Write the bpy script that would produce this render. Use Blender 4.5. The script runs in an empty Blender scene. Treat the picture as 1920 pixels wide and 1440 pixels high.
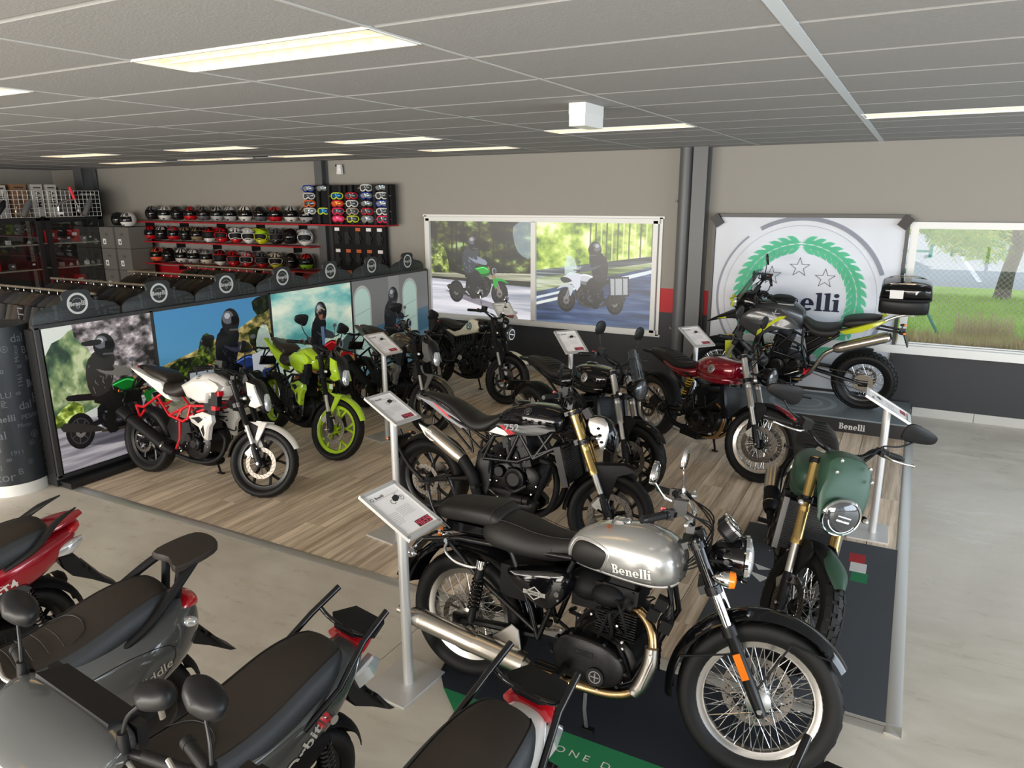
import bpy, math, random
import numpy as np
from mathutils import Matrix, Vector
from mathutils.geometry import tessellate_polygon
SC = bpy.context.scene
COL = SC.collection
PI = math.pi
rnd = random.Random(7)
def R(d): return math.radians(d)

# ---------------------------------------------------------------- camera, world, light, exposure
H = 2.42
cam_d = bpy.data.cameras.new('camera')
cam = bpy.data.objects.new('camera', cam_d)
COL.objects.link(cam)
cam_d.sensor_width = 36.0
cam_d.lens = 1377.0 / 1920.0 * 36.0
cam_d.clip_start = 0.05
cam_d.clip_end = 400
def cam_axes():
    pitch, roll, yaw = R(14.30), R(-0.27), R(28.55)
    c, s = math.cos(yaw), math.sin(yaw)
    Rz = Matrix(((c, -s, 0), (s, c, 0), (0, 0, 1)))
    fw = Vector((0, math.cos(pitch), -math.sin(pitch)))
    r = Vector((1, 0, 0))
    u = r.cross(fw)
    r2 = r * math.cos(roll) + u * math.sin(roll)
    u2 = r2.cross(fw)
    return Rz @ r2, Rz @ u2, Rz @ fw
cr, cu, cf = cam_axes()
M3 = Matrix((cr, cu, -cf)).transposed()
cam.matrix_world = Matrix.Translation((0, 0, H)) @ M3.to_4x4()
SC.camera = cam
SC.view_settings.view_transform = 'Standard'
SC.view_settings.look = 'None'
SC.view_settings.gamma = 1
SC.view_settings.use_curve_mapping = False
SC.view_settings.exposure = 0.15
world = bpy.data.worlds.new('sky')
SC.world = world
world.use_nodes = True
wn = world.node_tree
bg = wn.nodes['Background']
bg.inputs[0].default_value = (0.80, 0.90, 1.0, 1)
bg.inputs[1].default_value = 1.4
def window_light(name, loc, rot, sx, sy, power, col):
    l = bpy.data.lights.new(name, 'AREA')
    l.shape = 'RECTANGLE'; l.size = sx; l.size_y = sy; l.energy = power; l.color = col
    o = bpy.data.objects.new(name, l); COL.objects.link(o)
    o.location = loc; o.rotation_euler = rot
    return o
# daylight that enters through the glazed front (behind the camera) and the glazed right side of the hall
window_light('daylight_right_glazing', (6.8, 3.2, 1.6), (0, R(66), 0), 2.6, 9.0, 420, (0.78, 0.89, 1.0))
window_light('daylight_front_glazing', (-4.0, -4.8, 1.6), (R(66), 0, 0), 15.0, 2.6, 1650, (1.0, 0.93, 0.83))

# ---------------------------------------------------------------- materials
MATS = {}
def newmat(name):
    m = bpy.data.materials.new(name); m.use_nodes = True
    nt = m.node_tree
    return m, nt, nt.nodes['Principled BSDF']
def mat(name, col, rough=0.5, metal=0.0, coat=0.0, spec=0.5, emit=0.0, trans=0.0, alpha=1.0, bump=0.0, bscale=200.0, var=0.0, vscale=8.0, flake=0.0):
    if name in MATS: return MATS[name]
    m, nt, b = newmat(name)
    b.inputs['Base Color'].default_value = (*col, 1)
    b.inputs['Roughness'].default_value = rough
    b.inputs['Metallic'].default_value = metal
    b.inputs['Coat Weight'].default_value = coat
    b.inputs['Coat Roughness'].default_value = 0.03
    b.inputs['Specular IOR Level'].default_value = spec
    b.inputs['Transmission Weight'].default_value = trans
    b.inputs['Alpha'].default_value = alpha
    if emit:
        b.inputs['Emission Color'].default_value = (*col, 1)
        b.inputs['Emission Strength'].default_value = emit
    if bump or var:
        tc = nt.nodes.new('ShaderNodeTexCoord')
        nz = nt.nodes.new('ShaderNodeTexNoise')
        nt.links.new(tc.outputs['Object'], nz.inputs['Vector'])
        if bump:
            nz.inputs['Scale'].default_value = bscale
            bp = nt.nodes.new('ShaderNodeBump'); bp.inputs['Strength'].default_value = bump; bp.inputs['Distance'].default_value = 0.002
            nt.links.new(nz.outputs['Fac'], bp.inputs['Height']); nt.links.new(bp.outputs['Normal'], b.inputs['Normal'])
        if var:
            n2 = nt.nodes.new('ShaderNodeTexNoise'); n2.inputs['Scale'].default_value = vscale; n2.inputs['Detail'].default_value = 5
            nt.links.new(tc.outputs['Object'], n2.inputs['Vector'])
            mp = nt.nodes.new('ShaderNodeMapRange'); mp.inputs['To Min'].default_value = 1 - var; mp.inputs['To Max'].default_value = 1 + var
            nt.links.new(n2.outputs['Fac'], mp.inputs['Value'])
            vm = nt.nodes.new('ShaderNodeVectorMath'); vm.operation = 'SCALE'; vm.inputs[0].default_value = col
            nt.links.new(mp.outputs['Result'], vm.inputs['Scale']); nt.links.new(vm.outputs['Vector'], b.inputs['Base Color'])
    MATS[name] = m
    return m
def wood_mat(name, base, dark):
    m, nt, b = newmat(name)
    N, L = nt.nodes, nt.links
    tc = N.new('ShaderNodeTexCoord'); oi = N.new('ShaderNodeObjectInfo')
    mp = N.new('ShaderNodeMapping'); mp.inputs['Scale'].default_value = (8.0, 0.42, 1.0)
    av = N.new('ShaderNodeVectorMath'); av.operation = 'ADD'
    sc = N.new('ShaderNodeVectorMath'); sc.operation = 'SCALE'; sc.inputs[0].default_value = (13.0, 37.0, 5.0)
    L.new(oi.outputs['Random'], sc.inputs['Scale'])
    L.new(tc.outputs['Object'], av.inputs[0]); L.new(sc.outputs['Vector'], av.inputs[1])
    L.new(av.outputs['Vector'], mp.inputs['Vector'])
    n1 = N.new('ShaderNodeTexNoise'); n1.inputs['Scale'].default_value = 1.6; n1.inputs['Detail'].default_value = 7; n1.inputs['Roughness'].default_value = 0.62; n1.inputs['Distortion'].default_value = 0.9
    L.new(mp.outputs['Vector'], n1.inputs['Vector'])
    mp2 = N.new('ShaderNodeMapping'); mp2.inputs['Scale'].default_value = (60.0, 2.5, 1.0); L.new(av.outputs['Vector'], mp2.inputs['Vector'])
    n2 = N.new('ShaderNodeTexNoise'); n2.inputs['Scale'].default_value = 2.0; n2.inputs['Detail'].default_value = 4; L.new(mp2.outputs['Vector'], n2.inputs['Vector'])
    mx = N.new('ShaderNodeMath'); mx.operation = 'MULTIPLY_ADD'; mx.inputs[1].default_value = 0.35; L.new(n2.outputs['Fac'], mx.inputs[0]); L.new(n1.outputs['Fac'], mx.inputs[2])
    rp = N.new('ShaderNodeValToRGB'); e = rp.color_ramp.elements
    e[0].position = 0.52; e[0].color = (*dark, 1); e[1].position = 0.82; e[1].color = (*base, 1)
    L.new(mx.outputs[0], rp.inputs['Fac'])
    hv = N.new('ShaderNodeHueSaturation'); mr = N.new('ShaderNodeMapRange'); mr.inputs['To Min'].default_value = 0.88; mr.inputs['To Max'].default_value = 1.1
    L.new(oi.outputs['Random'], mr.inputs['Value']); L.new(mr.outputs['Result'], hv.inputs['Value']); L.new(rp.outputs['Color'], hv.inputs['Color'])
    L.new(hv.outputs['Color'], b.inputs['Base Color'])
    b.inputs['Roughness'].default_value = 0.42
    bp = N.new('ShaderNodeBump'); bp.inputs['Strength'].default_value = 0.15; bp.inputs['Distance'].default_value = 0.001
    L.new(mx.outputs[0], bp.inputs['Height']); L.new(bp.outputs['Normal'], b.inputs['Normal'])
    return m
def concrete_mat(name):
    m, nt, b = newmat(name)
    N, L = nt.nodes, nt.links
    tc = N.new('ShaderNodeTexCoord')
    def noise(s, d, dist=0, sx=1, sy=1):
        mp = N.new('ShaderNodeMapping'); mp.inputs['Scale'].default_value = (sx, sy, 1); L.new(tc.outputs['Object'], mp.inputs['Vector'])
        n = N.new('ShaderNodeTexNoise'); n.inputs['Scale'].default_value = s; n.inputs['Detail'].default_value = d; n.inputs['Distortion'].default_value = dist; n.inputs['Roughness'].default_value = 0.6
        L.new(mp.outputs['Vector'], n.inputs['Vector']); return n
    a = noise(0.9, 8, 0.8); c = noise(4.5, 9, 0.5, 0.6, 1.6)
    ad = N.new('ShaderNodeMath'); ad.operation = 'MULTIPLY_ADD'; ad.inputs[1].default_value = 0.6
    L.new(c.outputs['Fac'], ad.inputs[0]); L.new(a.outputs['Fac'], ad.inputs[2])
    rp = N.new('ShaderNodeValToRGB'); e = rp.color_ramp.elements
    e[0].position = 0.55; e[0].color = (0.52, 0.475, 0.40, 1); e[1].position = 1.02; e[1].color = (0.70, 0.66, 0.585, 1)
    L.new(ad.outputs[0], rp.inputs['Fac'])
    L.new(rp.outputs['Color'], b.inputs['Base Color'])
    rr = N.new('ShaderNodeMapRange'); rr.inputs['From Min'].default_value = 0.3; rr.inputs['From Max'].default_value = 0.7; rr.inputs['To Min'].default_value = 0.22; rr.inputs['To Max'].default_value = 0.48
    L.new(c.outputs['Fac'], rr.inputs['Value']); L.new(rr.outputs['Result'], b.inputs['Roughness'])
    return m

# ---------------------------------------------------------------- mesh builder
CUR = [np.eye(4)]          # transform applied to everything that is added (used for the steered front end)
def catmull(P, k, closed=False):
    P = np.asarray(P, float)
    if k <= 1 or len(P) < 3: return P
    n = len(P); out = []
    rng = range(n) if closed else range(n - 1)
    for i in rng:
        if closed: p0, p1, p2, p3 = P[(i - 1) % n], P[i], P[(i + 1) % n], P[(i + 2) % n]
        else:
            p1, p2 = P[i], P[i + 1]
            p0 = P[i - 1] if i > 0 else 2 * p1 - p2
            p3 = P[i + 2] if i + 2 < n else 2 * p2 - p1
        for j in range(k):
            t = j / k
            out.append(0.5 * ((2 * p1) + (-p0 + p2) * t + (2 * p0 - 5 * p1 + 4 * p2 - p3) * t * t + (-p0 + 3 * p1 - 3 * p2 + p3) * t ** 3))
    if not closed: out.append(P[-1])
    return np.array(out)
class MB:
    def __init__(s): s.v = []; s.f = []; s.n = 0; s.ch = []
    def add(s, V, F, T=None):
        V = np.asarray(V, float).reshape(-1, 3); y0 = V[:, 1].mean()
        T = CUR[0] if T is None else CUR[0] @ np.array(T)
        V = V @ T[:3, :3].T + T[:3, 3]
        s.ch.append((s.n, s.n + len(V), y0)); s.v.append(V); n = s.n
        s.f.extend([tuple(i + n for i in f) for f in F]); s.n += len(V)
        return s
    def box(s, c, d, rot=None, tap=1.0):
        x, y, z = [a / 2 for a in d]
        V = [(-x, -y, -z), (x, -y, -z), (x, y, -z), (-x, y, -z), (-x * tap, -y * tap, z), (x * tap, -y * tap, z), (x * tap, y * tap, z), (-x * tap, y * tap, z)]
        V = np.array(V)
        if rot is not None: V = V @ rotm(rot).T
        return s.add(V + np.array(c), [(0, 3, 2, 1), (4, 5, 6, 7), (0, 1, 5, 4), (1, 2, 6, 5), (2, 3, 7, 6), (3, 0, 4, 7)])
    def tube(s, pts, r, n=8, k=1, closed=False, caps=True, flat=1.0, up=(0, 0, 1)):
        P = catmull(pts, k, closed); m = len(P)
        rr = np.full(m, r) if np.isscalar(r) else np.interp(np.linspace(0, 1, m), np.linspace(0, 1, len(r)), r)
        if closed: Tn = np.roll(P, -1, 0) - np.roll(P, 1, 0)
        else: Tn = np.gradient(P, axis=0)
        Tn /= np.linalg.norm(Tn, axis=1)[:, None] + 1e-12
        u = np.array(up, float)
        if abs(Tn[0] @ u) > 0.95: u = np.array([1.0, 0, 0]) if abs(Tn[0][0]) < .9 else np.array([0, 1.0, 0])
        V = []; th = np.arange(n) * 2 * PI / n
        for i in range(m):
            a = np.cross(Tn[i], u); a /= np.linalg.norm(a) + 1e-12; b = np.cross(a, Tn[i]); u = b
            V.append(P[i] + rr[i] * (np.outer(np.cos(th), a) + flat * np.outer(np.sin(th), b)))
        F = []
        for i in range(m if closed else m - 1):
            j = (i + 1) % m
            for q in range(n): F.append((i * n + q, i * n + (q + 1) % n, j * n + (q + 1) % n, j * n + q))
        if caps and not closed: F.append(tuple(range(n))[::-1]); F.append(tuple((m - 1) * n + q for q in range(n)))
        return s.add(np.concatenate(V), F)
    def cyl(s, p0, p1, r0, r1=None, n=16): return s.tube([p0, p1], [r0, r0 if r1 is None else r1], n)
    def lathe(s, prof, o=(0, 0, 0), ax='y', n=32, sc=(1, 1), arc=None, caps=False, rot=None):
        # prof: (radius, height along axis)
        full = arc is None
        th = np.arange(n) * 2 * PI / n if full else np.linspace(arc[0], arc[1], n)
        V = []
        for (r, h) in prof:
            c, d = r * np.cos(th) * sc[0], r * np.sin(th) * sc[1]; hh = np.full(n, h)
            if ax == 'y': V.append(np.stack([c, hh, d], 1))
            elif ax == 'z': V.append(np.stack([c, d, hh], 1))
            else: V.append(np.stack([hh, c, d], 1))
        V = np.concatenate(V)
        if rot is not None: V = V @ rotm(rot).T
        F = []
        for i in range(len(prof) - 1):
            for q in range(n if full else n - 1):
                F.append((i * n + q, i * n + (q + 1) % n, (i + 1) * n + (q + 1) % n, (i + 1) * n + q))
        return s.add(V + np.array(o), F)
    def loft(s, rings, caps=True):
        n = len(rings[0]); F = []
        for i in range(len(rings) - 1):
            for q in range(n): F.append((i * n + q, i * n + (q + 1) % n, (i + 1) * n + (q + 1) % n, (i + 1) * n + q))
        if caps: F.append(tuple(range(n))[::-1]); F.append(tuple((len(rings) - 1) * n + q for q in range(n)))
        return s.add(np.concatenate(rings), F)
    def body(s, secs, k=5, n=28, crease=None):
        # secs: (x, zc, half width, half height[, exponent[, taper[, yc]]])
        S = [tuple(q) + (2.3, 0.0, 0.0)[len(q) - 4:] if len(q) < 7 else tuple(q) for q in secs]
        S = catmull(np.array(S), k)
        th = np.arange(n) * 2 * PI / n; rings = []
        for x, zc, hw, hh, e, tp, yc in S:
            hw = max(hw, .001); hh = max(hh, .001)
            c, d = np.cos(th), np.sin(th)
            cy = np.sign(c) * np.abs(c) ** (2 / e); cz = np.sign(d) * np.abs(d) ** (2 / e)
            rings.append(np.stack([np.full(n, x), yc + hw * cy * (1 + tp * cz), zc + hh * cz], 1))
        return s.loft(rings)
    def plate(s, poly, y0, y1, ch=0.006, k=1, bulge=0.0):
        # polygon in x-z, from y0 (inner) to y1 (outer) with a chamfered outer face
        P = catmull(np.array(poly, float), k, True) if k > 1 else np.array(poly, float)
        c = P.mean(0); n = len(P); sg = 1 if y1 > y0 else -1
        ctr = np.linalg.norm(P - c, axis=1).mean()
        Q = c + (P - c) * (1 - ch / max(ctr, 1e-6))
        def ring(A, y): return np.stack([A[:, 0], np.full(n, y), A[:, 1]], 1)
        V = [ring(P, y0), ring(P, y1 - sg * ch * .7), ring(Q, y1)]
        F = []
        for i in range(2):
            for q in range(n): F.append((i * n + q, i * n + (q + 1) % n, (i + 1) * n + (q + 1) % n, (i + 1) * n + q))
        tri = tessellate_polygon([[Vector((a, b, 0)) for a, b in Q]])
        F += [tuple(2 * n + i for i in t) for t in tri]
        F += [tuple(i for i in t) for t in tri]
        return s.add(np.concatenate(V), F)
    def plate2(s, poly, y0, y1, **kw):
        s.plate(poly, y0, y1, **kw); return s.plate(poly, -y0, -y1, **kw)
    def ell(s, c, r, n=16, m=10, rot=None):
        V = []
        for i in range(m + 1):
            a = -PI / 2 + PI * i / m
            for q in range(n): b = 2 * PI * q / n; V.append((r[0] * math.cos(a) * math.cos(b), r[1] * math.cos(a) * math.sin(b), r[2] * math.sin(a)))
        V = np.array(V)
        if rot is not None: V = V @ rotm(rot).T
        F = [(i * n + q, i * n + (q + 1) % n, (i + 1) * n + (q + 1) % n, (i + 1) * n + q) for i in range(m) for q in range(n)]
        return s.add(V + np.array(c), F)
    def sheet(s, G, th, up=None):
        # G: grid of points (m x n x 3) thickened along its normals
        G = np.asarray(G, float); m, n = G.shape[:2]
        du = np.gradient(G, axis=0); dv = np.gradient(G, axis=1)
        N = np.cross(du, dv); N /= np.linalg.norm(N, axis=2)[..., None] + 1e-9
        V = np.concatenate([G.reshape(-1, 3), (G - N * th).reshape(-1, 3)]); o = m * n; F = []
        for i in range(m - 1):
            for j in range(n - 1):
                a = i * n + j; F.append((a, a + 1, a + n + 1, a + n)); F.append((o + a, o + a + n, o + a + n + 1, o + a + 1))
        for i in range(m - 1):
            F.append((i * n, (i + 1) * n, o + (i + 1) * n, o + i * n)); F.append((i * n + n - 1, o + i * n + n - 1, o + (i + 1) * n + n - 1, (i + 1) * n + n - 1))
        for j in range(n - 1):
            F.append((j, o + j, o + j + 1, j + 1)); b = (m - 1) * n; F.append((b + j, b + j + 1, o + b + j + 1, o + b + j))
        return s.add(V, F)
    def fender(s, cx, cz, rad, hw, a0, a1, dep=.03, th=.003, m=28, n=9, tw=0.85):
        G = []
        for i in range(m):
            t = i / (m - 1); a = R(a0 + (a1 - a0) * t)
            e = math.sin(PI * min(max(t, 0.0), 1)) ; w = hw * (tw + (1 - tw) * e)
            row = []
            for j in range(n):
                y = -1 + 2 * j / (n - 1); r = rad - dep * abs(y) ** 2.4
                row.append((cx + r * math.cos(a), w * y, cz + r * math.sin(a)))
            G.append(row)
        return s.sheet(G, -th)
    def spring(s, p0, p1, r, wr, turns, n=6):
        p0 = np.array(p0, float); p1 = np.array(p1, float); d = p1 - p0; L = np.linalg.norm(d); d /= L
        a = np.cross(d, [0, 1, 0.1]); a /= np.linalg.norm(a); b = np.cross(d, a)
        t = np.linspace(0, 1, int(turns * 12))
        return s.tube(p0 + np.outer(t, d * L) + r * (np.outer(np.cos(t * turns * 2 * PI), a) + np.outer(np.sin(t * turns * 2 * PI), b)), wr, n)
def rotm(r):
    a, b, c = r
    return np.array(Matrix.Rotation(c, 3, 'Z') @ Matrix.Rotation(b, 3, 'Y') @ Matrix.Rotation(a, 3, 'X'))
def mk(name, V, F, m, parent=None, smooth=True, ang=38, loc=None):
    me = bpy.data.meshes.new(name)
    me.from_pydata([tuple(v) for v in V], [], F)
    mats = m if isinstance(m, (list, tuple)) else [m]
    for q in mats: me.materials.append(q)
    if smooth:
        me.polygons.foreach_set('use_smooth', [True] * len(me.polygons))
        me.set_sharp_from_angle(angle=R(ang))
    me.update()
    o = bpy.data.objects.new(name, me); COL.objects.link(o)
    if parent is not None: o.parent = parent
    if loc is not None: o.location = loc
    return o
PAIRED = set('radiator_shroud radiator_tank signal_lens headlight_bracket tank_shroud tail_fairing headlight_wing fender_side fender_bracket side_plate side_fairing fork_guard hand_guard cooling_duct seat_side red_bracket fender_stay headlight beak_stripe yellow_stripe pivot_plate headlight_brow side_panel grab_rail red_flash silver_reflector case_trim bar_clamp lower_panel shroud_vent centre_stand sleeve'.split())
def out(b, name, m, parent=None, smooth=True, ang=38, loc=None, **kw):
    # left and right pieces of a pair become parts of their own
    if name in PAIRED and len(b.ch) > 1 and min(c[2] for c in b.ch) < -.01 and max(c[2] for c in b.ch) > .01 and all(abs(c[2]) > .01 for c in b.ch):
        V = np.concatenate(b.v); sg = np.zeros(len(V)); res = []
        for a, e, y in b.ch: sg[a:e] = 1 if y > 0 else -1
        for q in (-1, 1):
            ids = np.nonzero(sg == q)[0]; mp = {int(i): k for k, i in enumerate(ids)}
            o = mk(name, V[ids], [tuple(mp[i] for i in f) for f in b.f if f[0] in mp], m, parent, smooth, ang, loc); res.append(o)
            for k, v in kw.items(): o[k] = v
        return res[0]
    V = np.concatenate(b.v); o = mk(name, V, b.f, m, parent, smooth, ang, loc)
    for k, v in kw.items(): o[k] = v
    return o
def empty(name, loc=(0, 0, 0), rot=(0, 0, 0)):
    o = bpy.data.objects.new(name, None); COL.objects.link(o); o.empty_display_size = .1
    o.location = loc; o.rotation_euler = rot
    return o
def tag(o, label, cat, group=None):
    o['label'] = label; o['category'] = cat
    if group: o['group'] = group
    return o
def struct(o, label=None):
    o['kind'] = 'structure'
    if label: o['label'] = label
    return o
def copy_tree(o, parent=None):
    c = o.copy(); COL.objects.link(c); c.parent = parent
    for ch in list(o.children): copy_tree(ch, c)
    return c
def cbox(name, c, d, m, parent=None, rot=None, bev=0.0, **kw):
    if bev:
        x, y, z = d; n = bev
        poly = [(-x / 2 + n, -z / 2), (x / 2 - n, -z / 2), (x / 2, -z / 2 + n), (x / 2, z / 2 - n), (x / 2 - n, z / 2), (-x / 2 + n, z / 2), (-x / 2, z / 2 - n), (-x / 2, -z / 2 + n)]
        b = MB(); P = np.array(poly); k = 8
        sc = lambda f: np.stack([P[:, 0] * (1 - f * 2 * n / x), P[:, 1] * (1 - f * 2 * n / z)], 1)
        rings = []
        for f, y in ((1, -y / 2), (0, -y / 2 + n), (0, y / 2 - n), (1, y / 2)):
            Q = sc(f); rings.append(np.stack([Q[:, 0], np.full(k, y), Q[:, 1]], 1))
        if rot is not None: rings = [r @ rotm(rot).T for r in rings]
        b.loft([r + np.array(c) for r in rings])
    else:
        b = MB().box(c, d, rot)
    return out(b, name, m, parent, smooth=False, **kw)
# ---------------------------------------------------------------- lettering
_tc = {}
def text_geo(s, bold=0.0):
    # flat letters: returns vertices (x, y), faces, width; cap height is 1
    if (s, bold) in _tc: return _tc[(s, bold)]
    cu = bpy.data.curves.new('t', 'FONT'); cu.body = s; cu.size = 1.37; cu.offset = bold; cu.resolution_u = 3
    o = bpy.data.objects.new('t', cu); COL.objects.link(o)
    dg = bpy.context.evaluated_depsgraph_get(); dg.update()
    me = o.evaluated_get(dg).to_mesh()
    V = np.array([v.co[:] for v in me.vertices]).reshape(-1, 3)[:, :2]; F = [tuple(p.vertices) for p in me.polygons]
    o.evaluated_get(dg).to_mesh_clear()
    bpy.data.objects.remove(o); bpy.data.curves.remove(cu)
    if len(V) == 0: V = np.zeros((0, 2))
    w = (V[:, 0].max() - V[:, 0].min()) if len(V) else 0
    if len(V): V = V - np.array([V[:, 0].min(), 0])
    _tc[(s, bold)] = (V, F, w)
    return _tc[(s, bold)]
def arc2(cx, cy, rx, ry, a0, a1, n=8):
    return [(cx + rx * math.cos(R(a0 + (a1 - a0) * i / n)), cy + ry * math.sin(R(a0 + (a1 - a0) * i / n))) for i in range(n + 1)]
def _glyphs():
    g = {}
    g['B'] = ([[(0, 0), (0, .09), (.09, .12), (.09, .88), (0, .91), (0, 1)] + [(.40, 1)] + arc2(.42, .755, .24, .245, 90, -60, 8) + [(.5, .52)] + arc2(.44, .27, .27, .27, 65, -90, 8)],
              [[(.31, .58), (.31, .90)] + arc2(.36, .74, .08, .16, 90, -90, 6), [(.31, .10), (.31, .48)] + arc2(.37, .29, .10, .19, 90, -90, 6)], .76)
    g['e'] = ([arc2(.30, .34, .30, .36, 0, 318, 20) + [(.44, .16)] + arc2(.33, .26, .14, .14, -40, -150, 5) + [(.22, .30), (.60, .30)]], [[(.22, .40)] + arc2(.30, .42, .08, .19, 165, 15, 6) + [(.38, .40)]], .65)
    g['n'] = ([[(0, 0), (0, .07), (.07, .09), (.07, .58), (0, .61), (0, .67), (.26, .70), (.26, .60)] + arc2(.42, .50, .18, .2, 120, 0, 6) + [(.60, .09), (.67, .07), (.67, 0), (.36, 0), (.36, .07), (.40, .09), (.40, .46)] + arc2(.34, .46, .06, .08, 0, 150, 4) + [(.27, .09), (.31, .07), (.31, 0)]], [], .71)
    g['l'] = ([[(0, 0), (0, .07), (.07, .09), (.07, .91), (0, .94), (0, 1.0), (.27, 1.04), (.27, .09), (.34, .07), (.34, 0)]], [], .37)
    g['i'] = ([[(0, 0), (0, .07), (.07, .09), (.07, .58), (0, .61), (0, .67), (.27, .70), (.27, .09), (.34, .07), (.34, 0)], arc2(.17, .90, .12, .12, 0, 330, 11)], [], .37)
    return g
GL = _glyphs()
def logo_geo():
    if 'logo' in _tc: return _tc['logo']
    V = []; F = []; x = 0
    for ch in 'Benelli':
        outs, holes, w = GL[ch]
        groups = [[o] for o in outs]
        if holes: groups = [[outs[0]] + holes]
        for loops in groups:
            flat = [p for lp in loops for p in lp]; n = len(V)
            tri = tessellate_polygon([[Vector((a, b, 0)) for a, b in lp] for lp in loops])
            V += [(a + x, b) for a, b in flat]; F += [tuple(n + i for i in t) for t in tri]
        x += w
    _tc['logo'] = (np.array(V), F, x)
    return _tc['logo']
def tgeo(s, bold=0.0): return logo_geo() if s == 'Benelli*' else text_geo(s, bold)
class Flat:
    # collects flat print (letters, shapes) in u-v and maps it onto a surface
    def __init__(s): s.V = []; s.F = []; s.n = 0
    def put(s, V, F):
        V = np.asarray(V, float)
        if len(V) == 0: return s
        s.V.append(V); s.F += [tuple(i + s.n for i in f) for f in F]; s.n += len(V); return s
    def text(s, t, u, v, h, rot=0, center=True, bold=0.0, flip=1, sx=1.0):
        V, F, w = tgeo(t, bold)
        if len(V) == 0: return s
        V = V * h * np.array([sx, 1.0]); w = w * h * sx
        if center: V = V - np.array([w / 2, h / 2])
        c, d = math.cos(rot), math.sin(rot)
        V = V @ np.array([[c, d], [-d, c]]) * np.array([flip, 1]) + np.array([u, v])
        return s.put(V, F)
    def poly(s, P, loops=None):
        L = [P] + (loops or [])
        tri = tessellate_polygon([[Vector((a, b, 0)) for a, b in q] for q in L])
        return s.put([p for q in L for p in q], [tuple(t) for t in tri])
    def ring(s, u, v, r0, r1, n=40, a0=0, a1=360, sy=1.0):
        V = []; m = n + 1
        for i in range(m):
            a = R(a0 + (a1 - a0) * i / n); V += [(u + r0 * math.cos(a), v + sy * r0 * math.sin(a)), (u + r1 * math.cos(a), v + sy * r1 * math.sin(a))]
        return s.put(V, [(2 * i, 2 * i + 1, 2 * i + 3, 2 * i + 2) for i in range(n)])
    def line(s, pts, w, closed=False):
        P = np.asarray(pts, float)
        if closed: P = np.concatenate([P, P[:1]])
        for a, b in zip(P[:-1], P[1:]):
            d = b - a; L = np.linalg.norm(d)
            if L < 1e-9: continue
            d /= L; n = np.array([-d[1], d[0]]) * w / 2; e = d * w / 2
            s.put([a - n - e, b - n + e, b + n + e, a + n - e], [(0, 1, 2, 3)])
        return s
    def rect(s, u, v, w, h): return s.put([(u - w / 2, v - h / 2), (u + w / 2, v - h / 2), (u + w / 2, v + h / 2), (u - w / 2, v + h / 2)], [(0, 1, 2, 3)])
    def build(s, name, m, fn, parent=None, **kw):
        V = np.concatenate(s.V); W = np.array([fn(a, b) for a, b in V])
        W = W @ CUR[0][:3, :3].T + CUR[0][:3, 3]
        o = mk(name, W, s.F, m, parent, smooth=False)
        for k, v in kw.items(): o[k] = v
        return o
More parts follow.
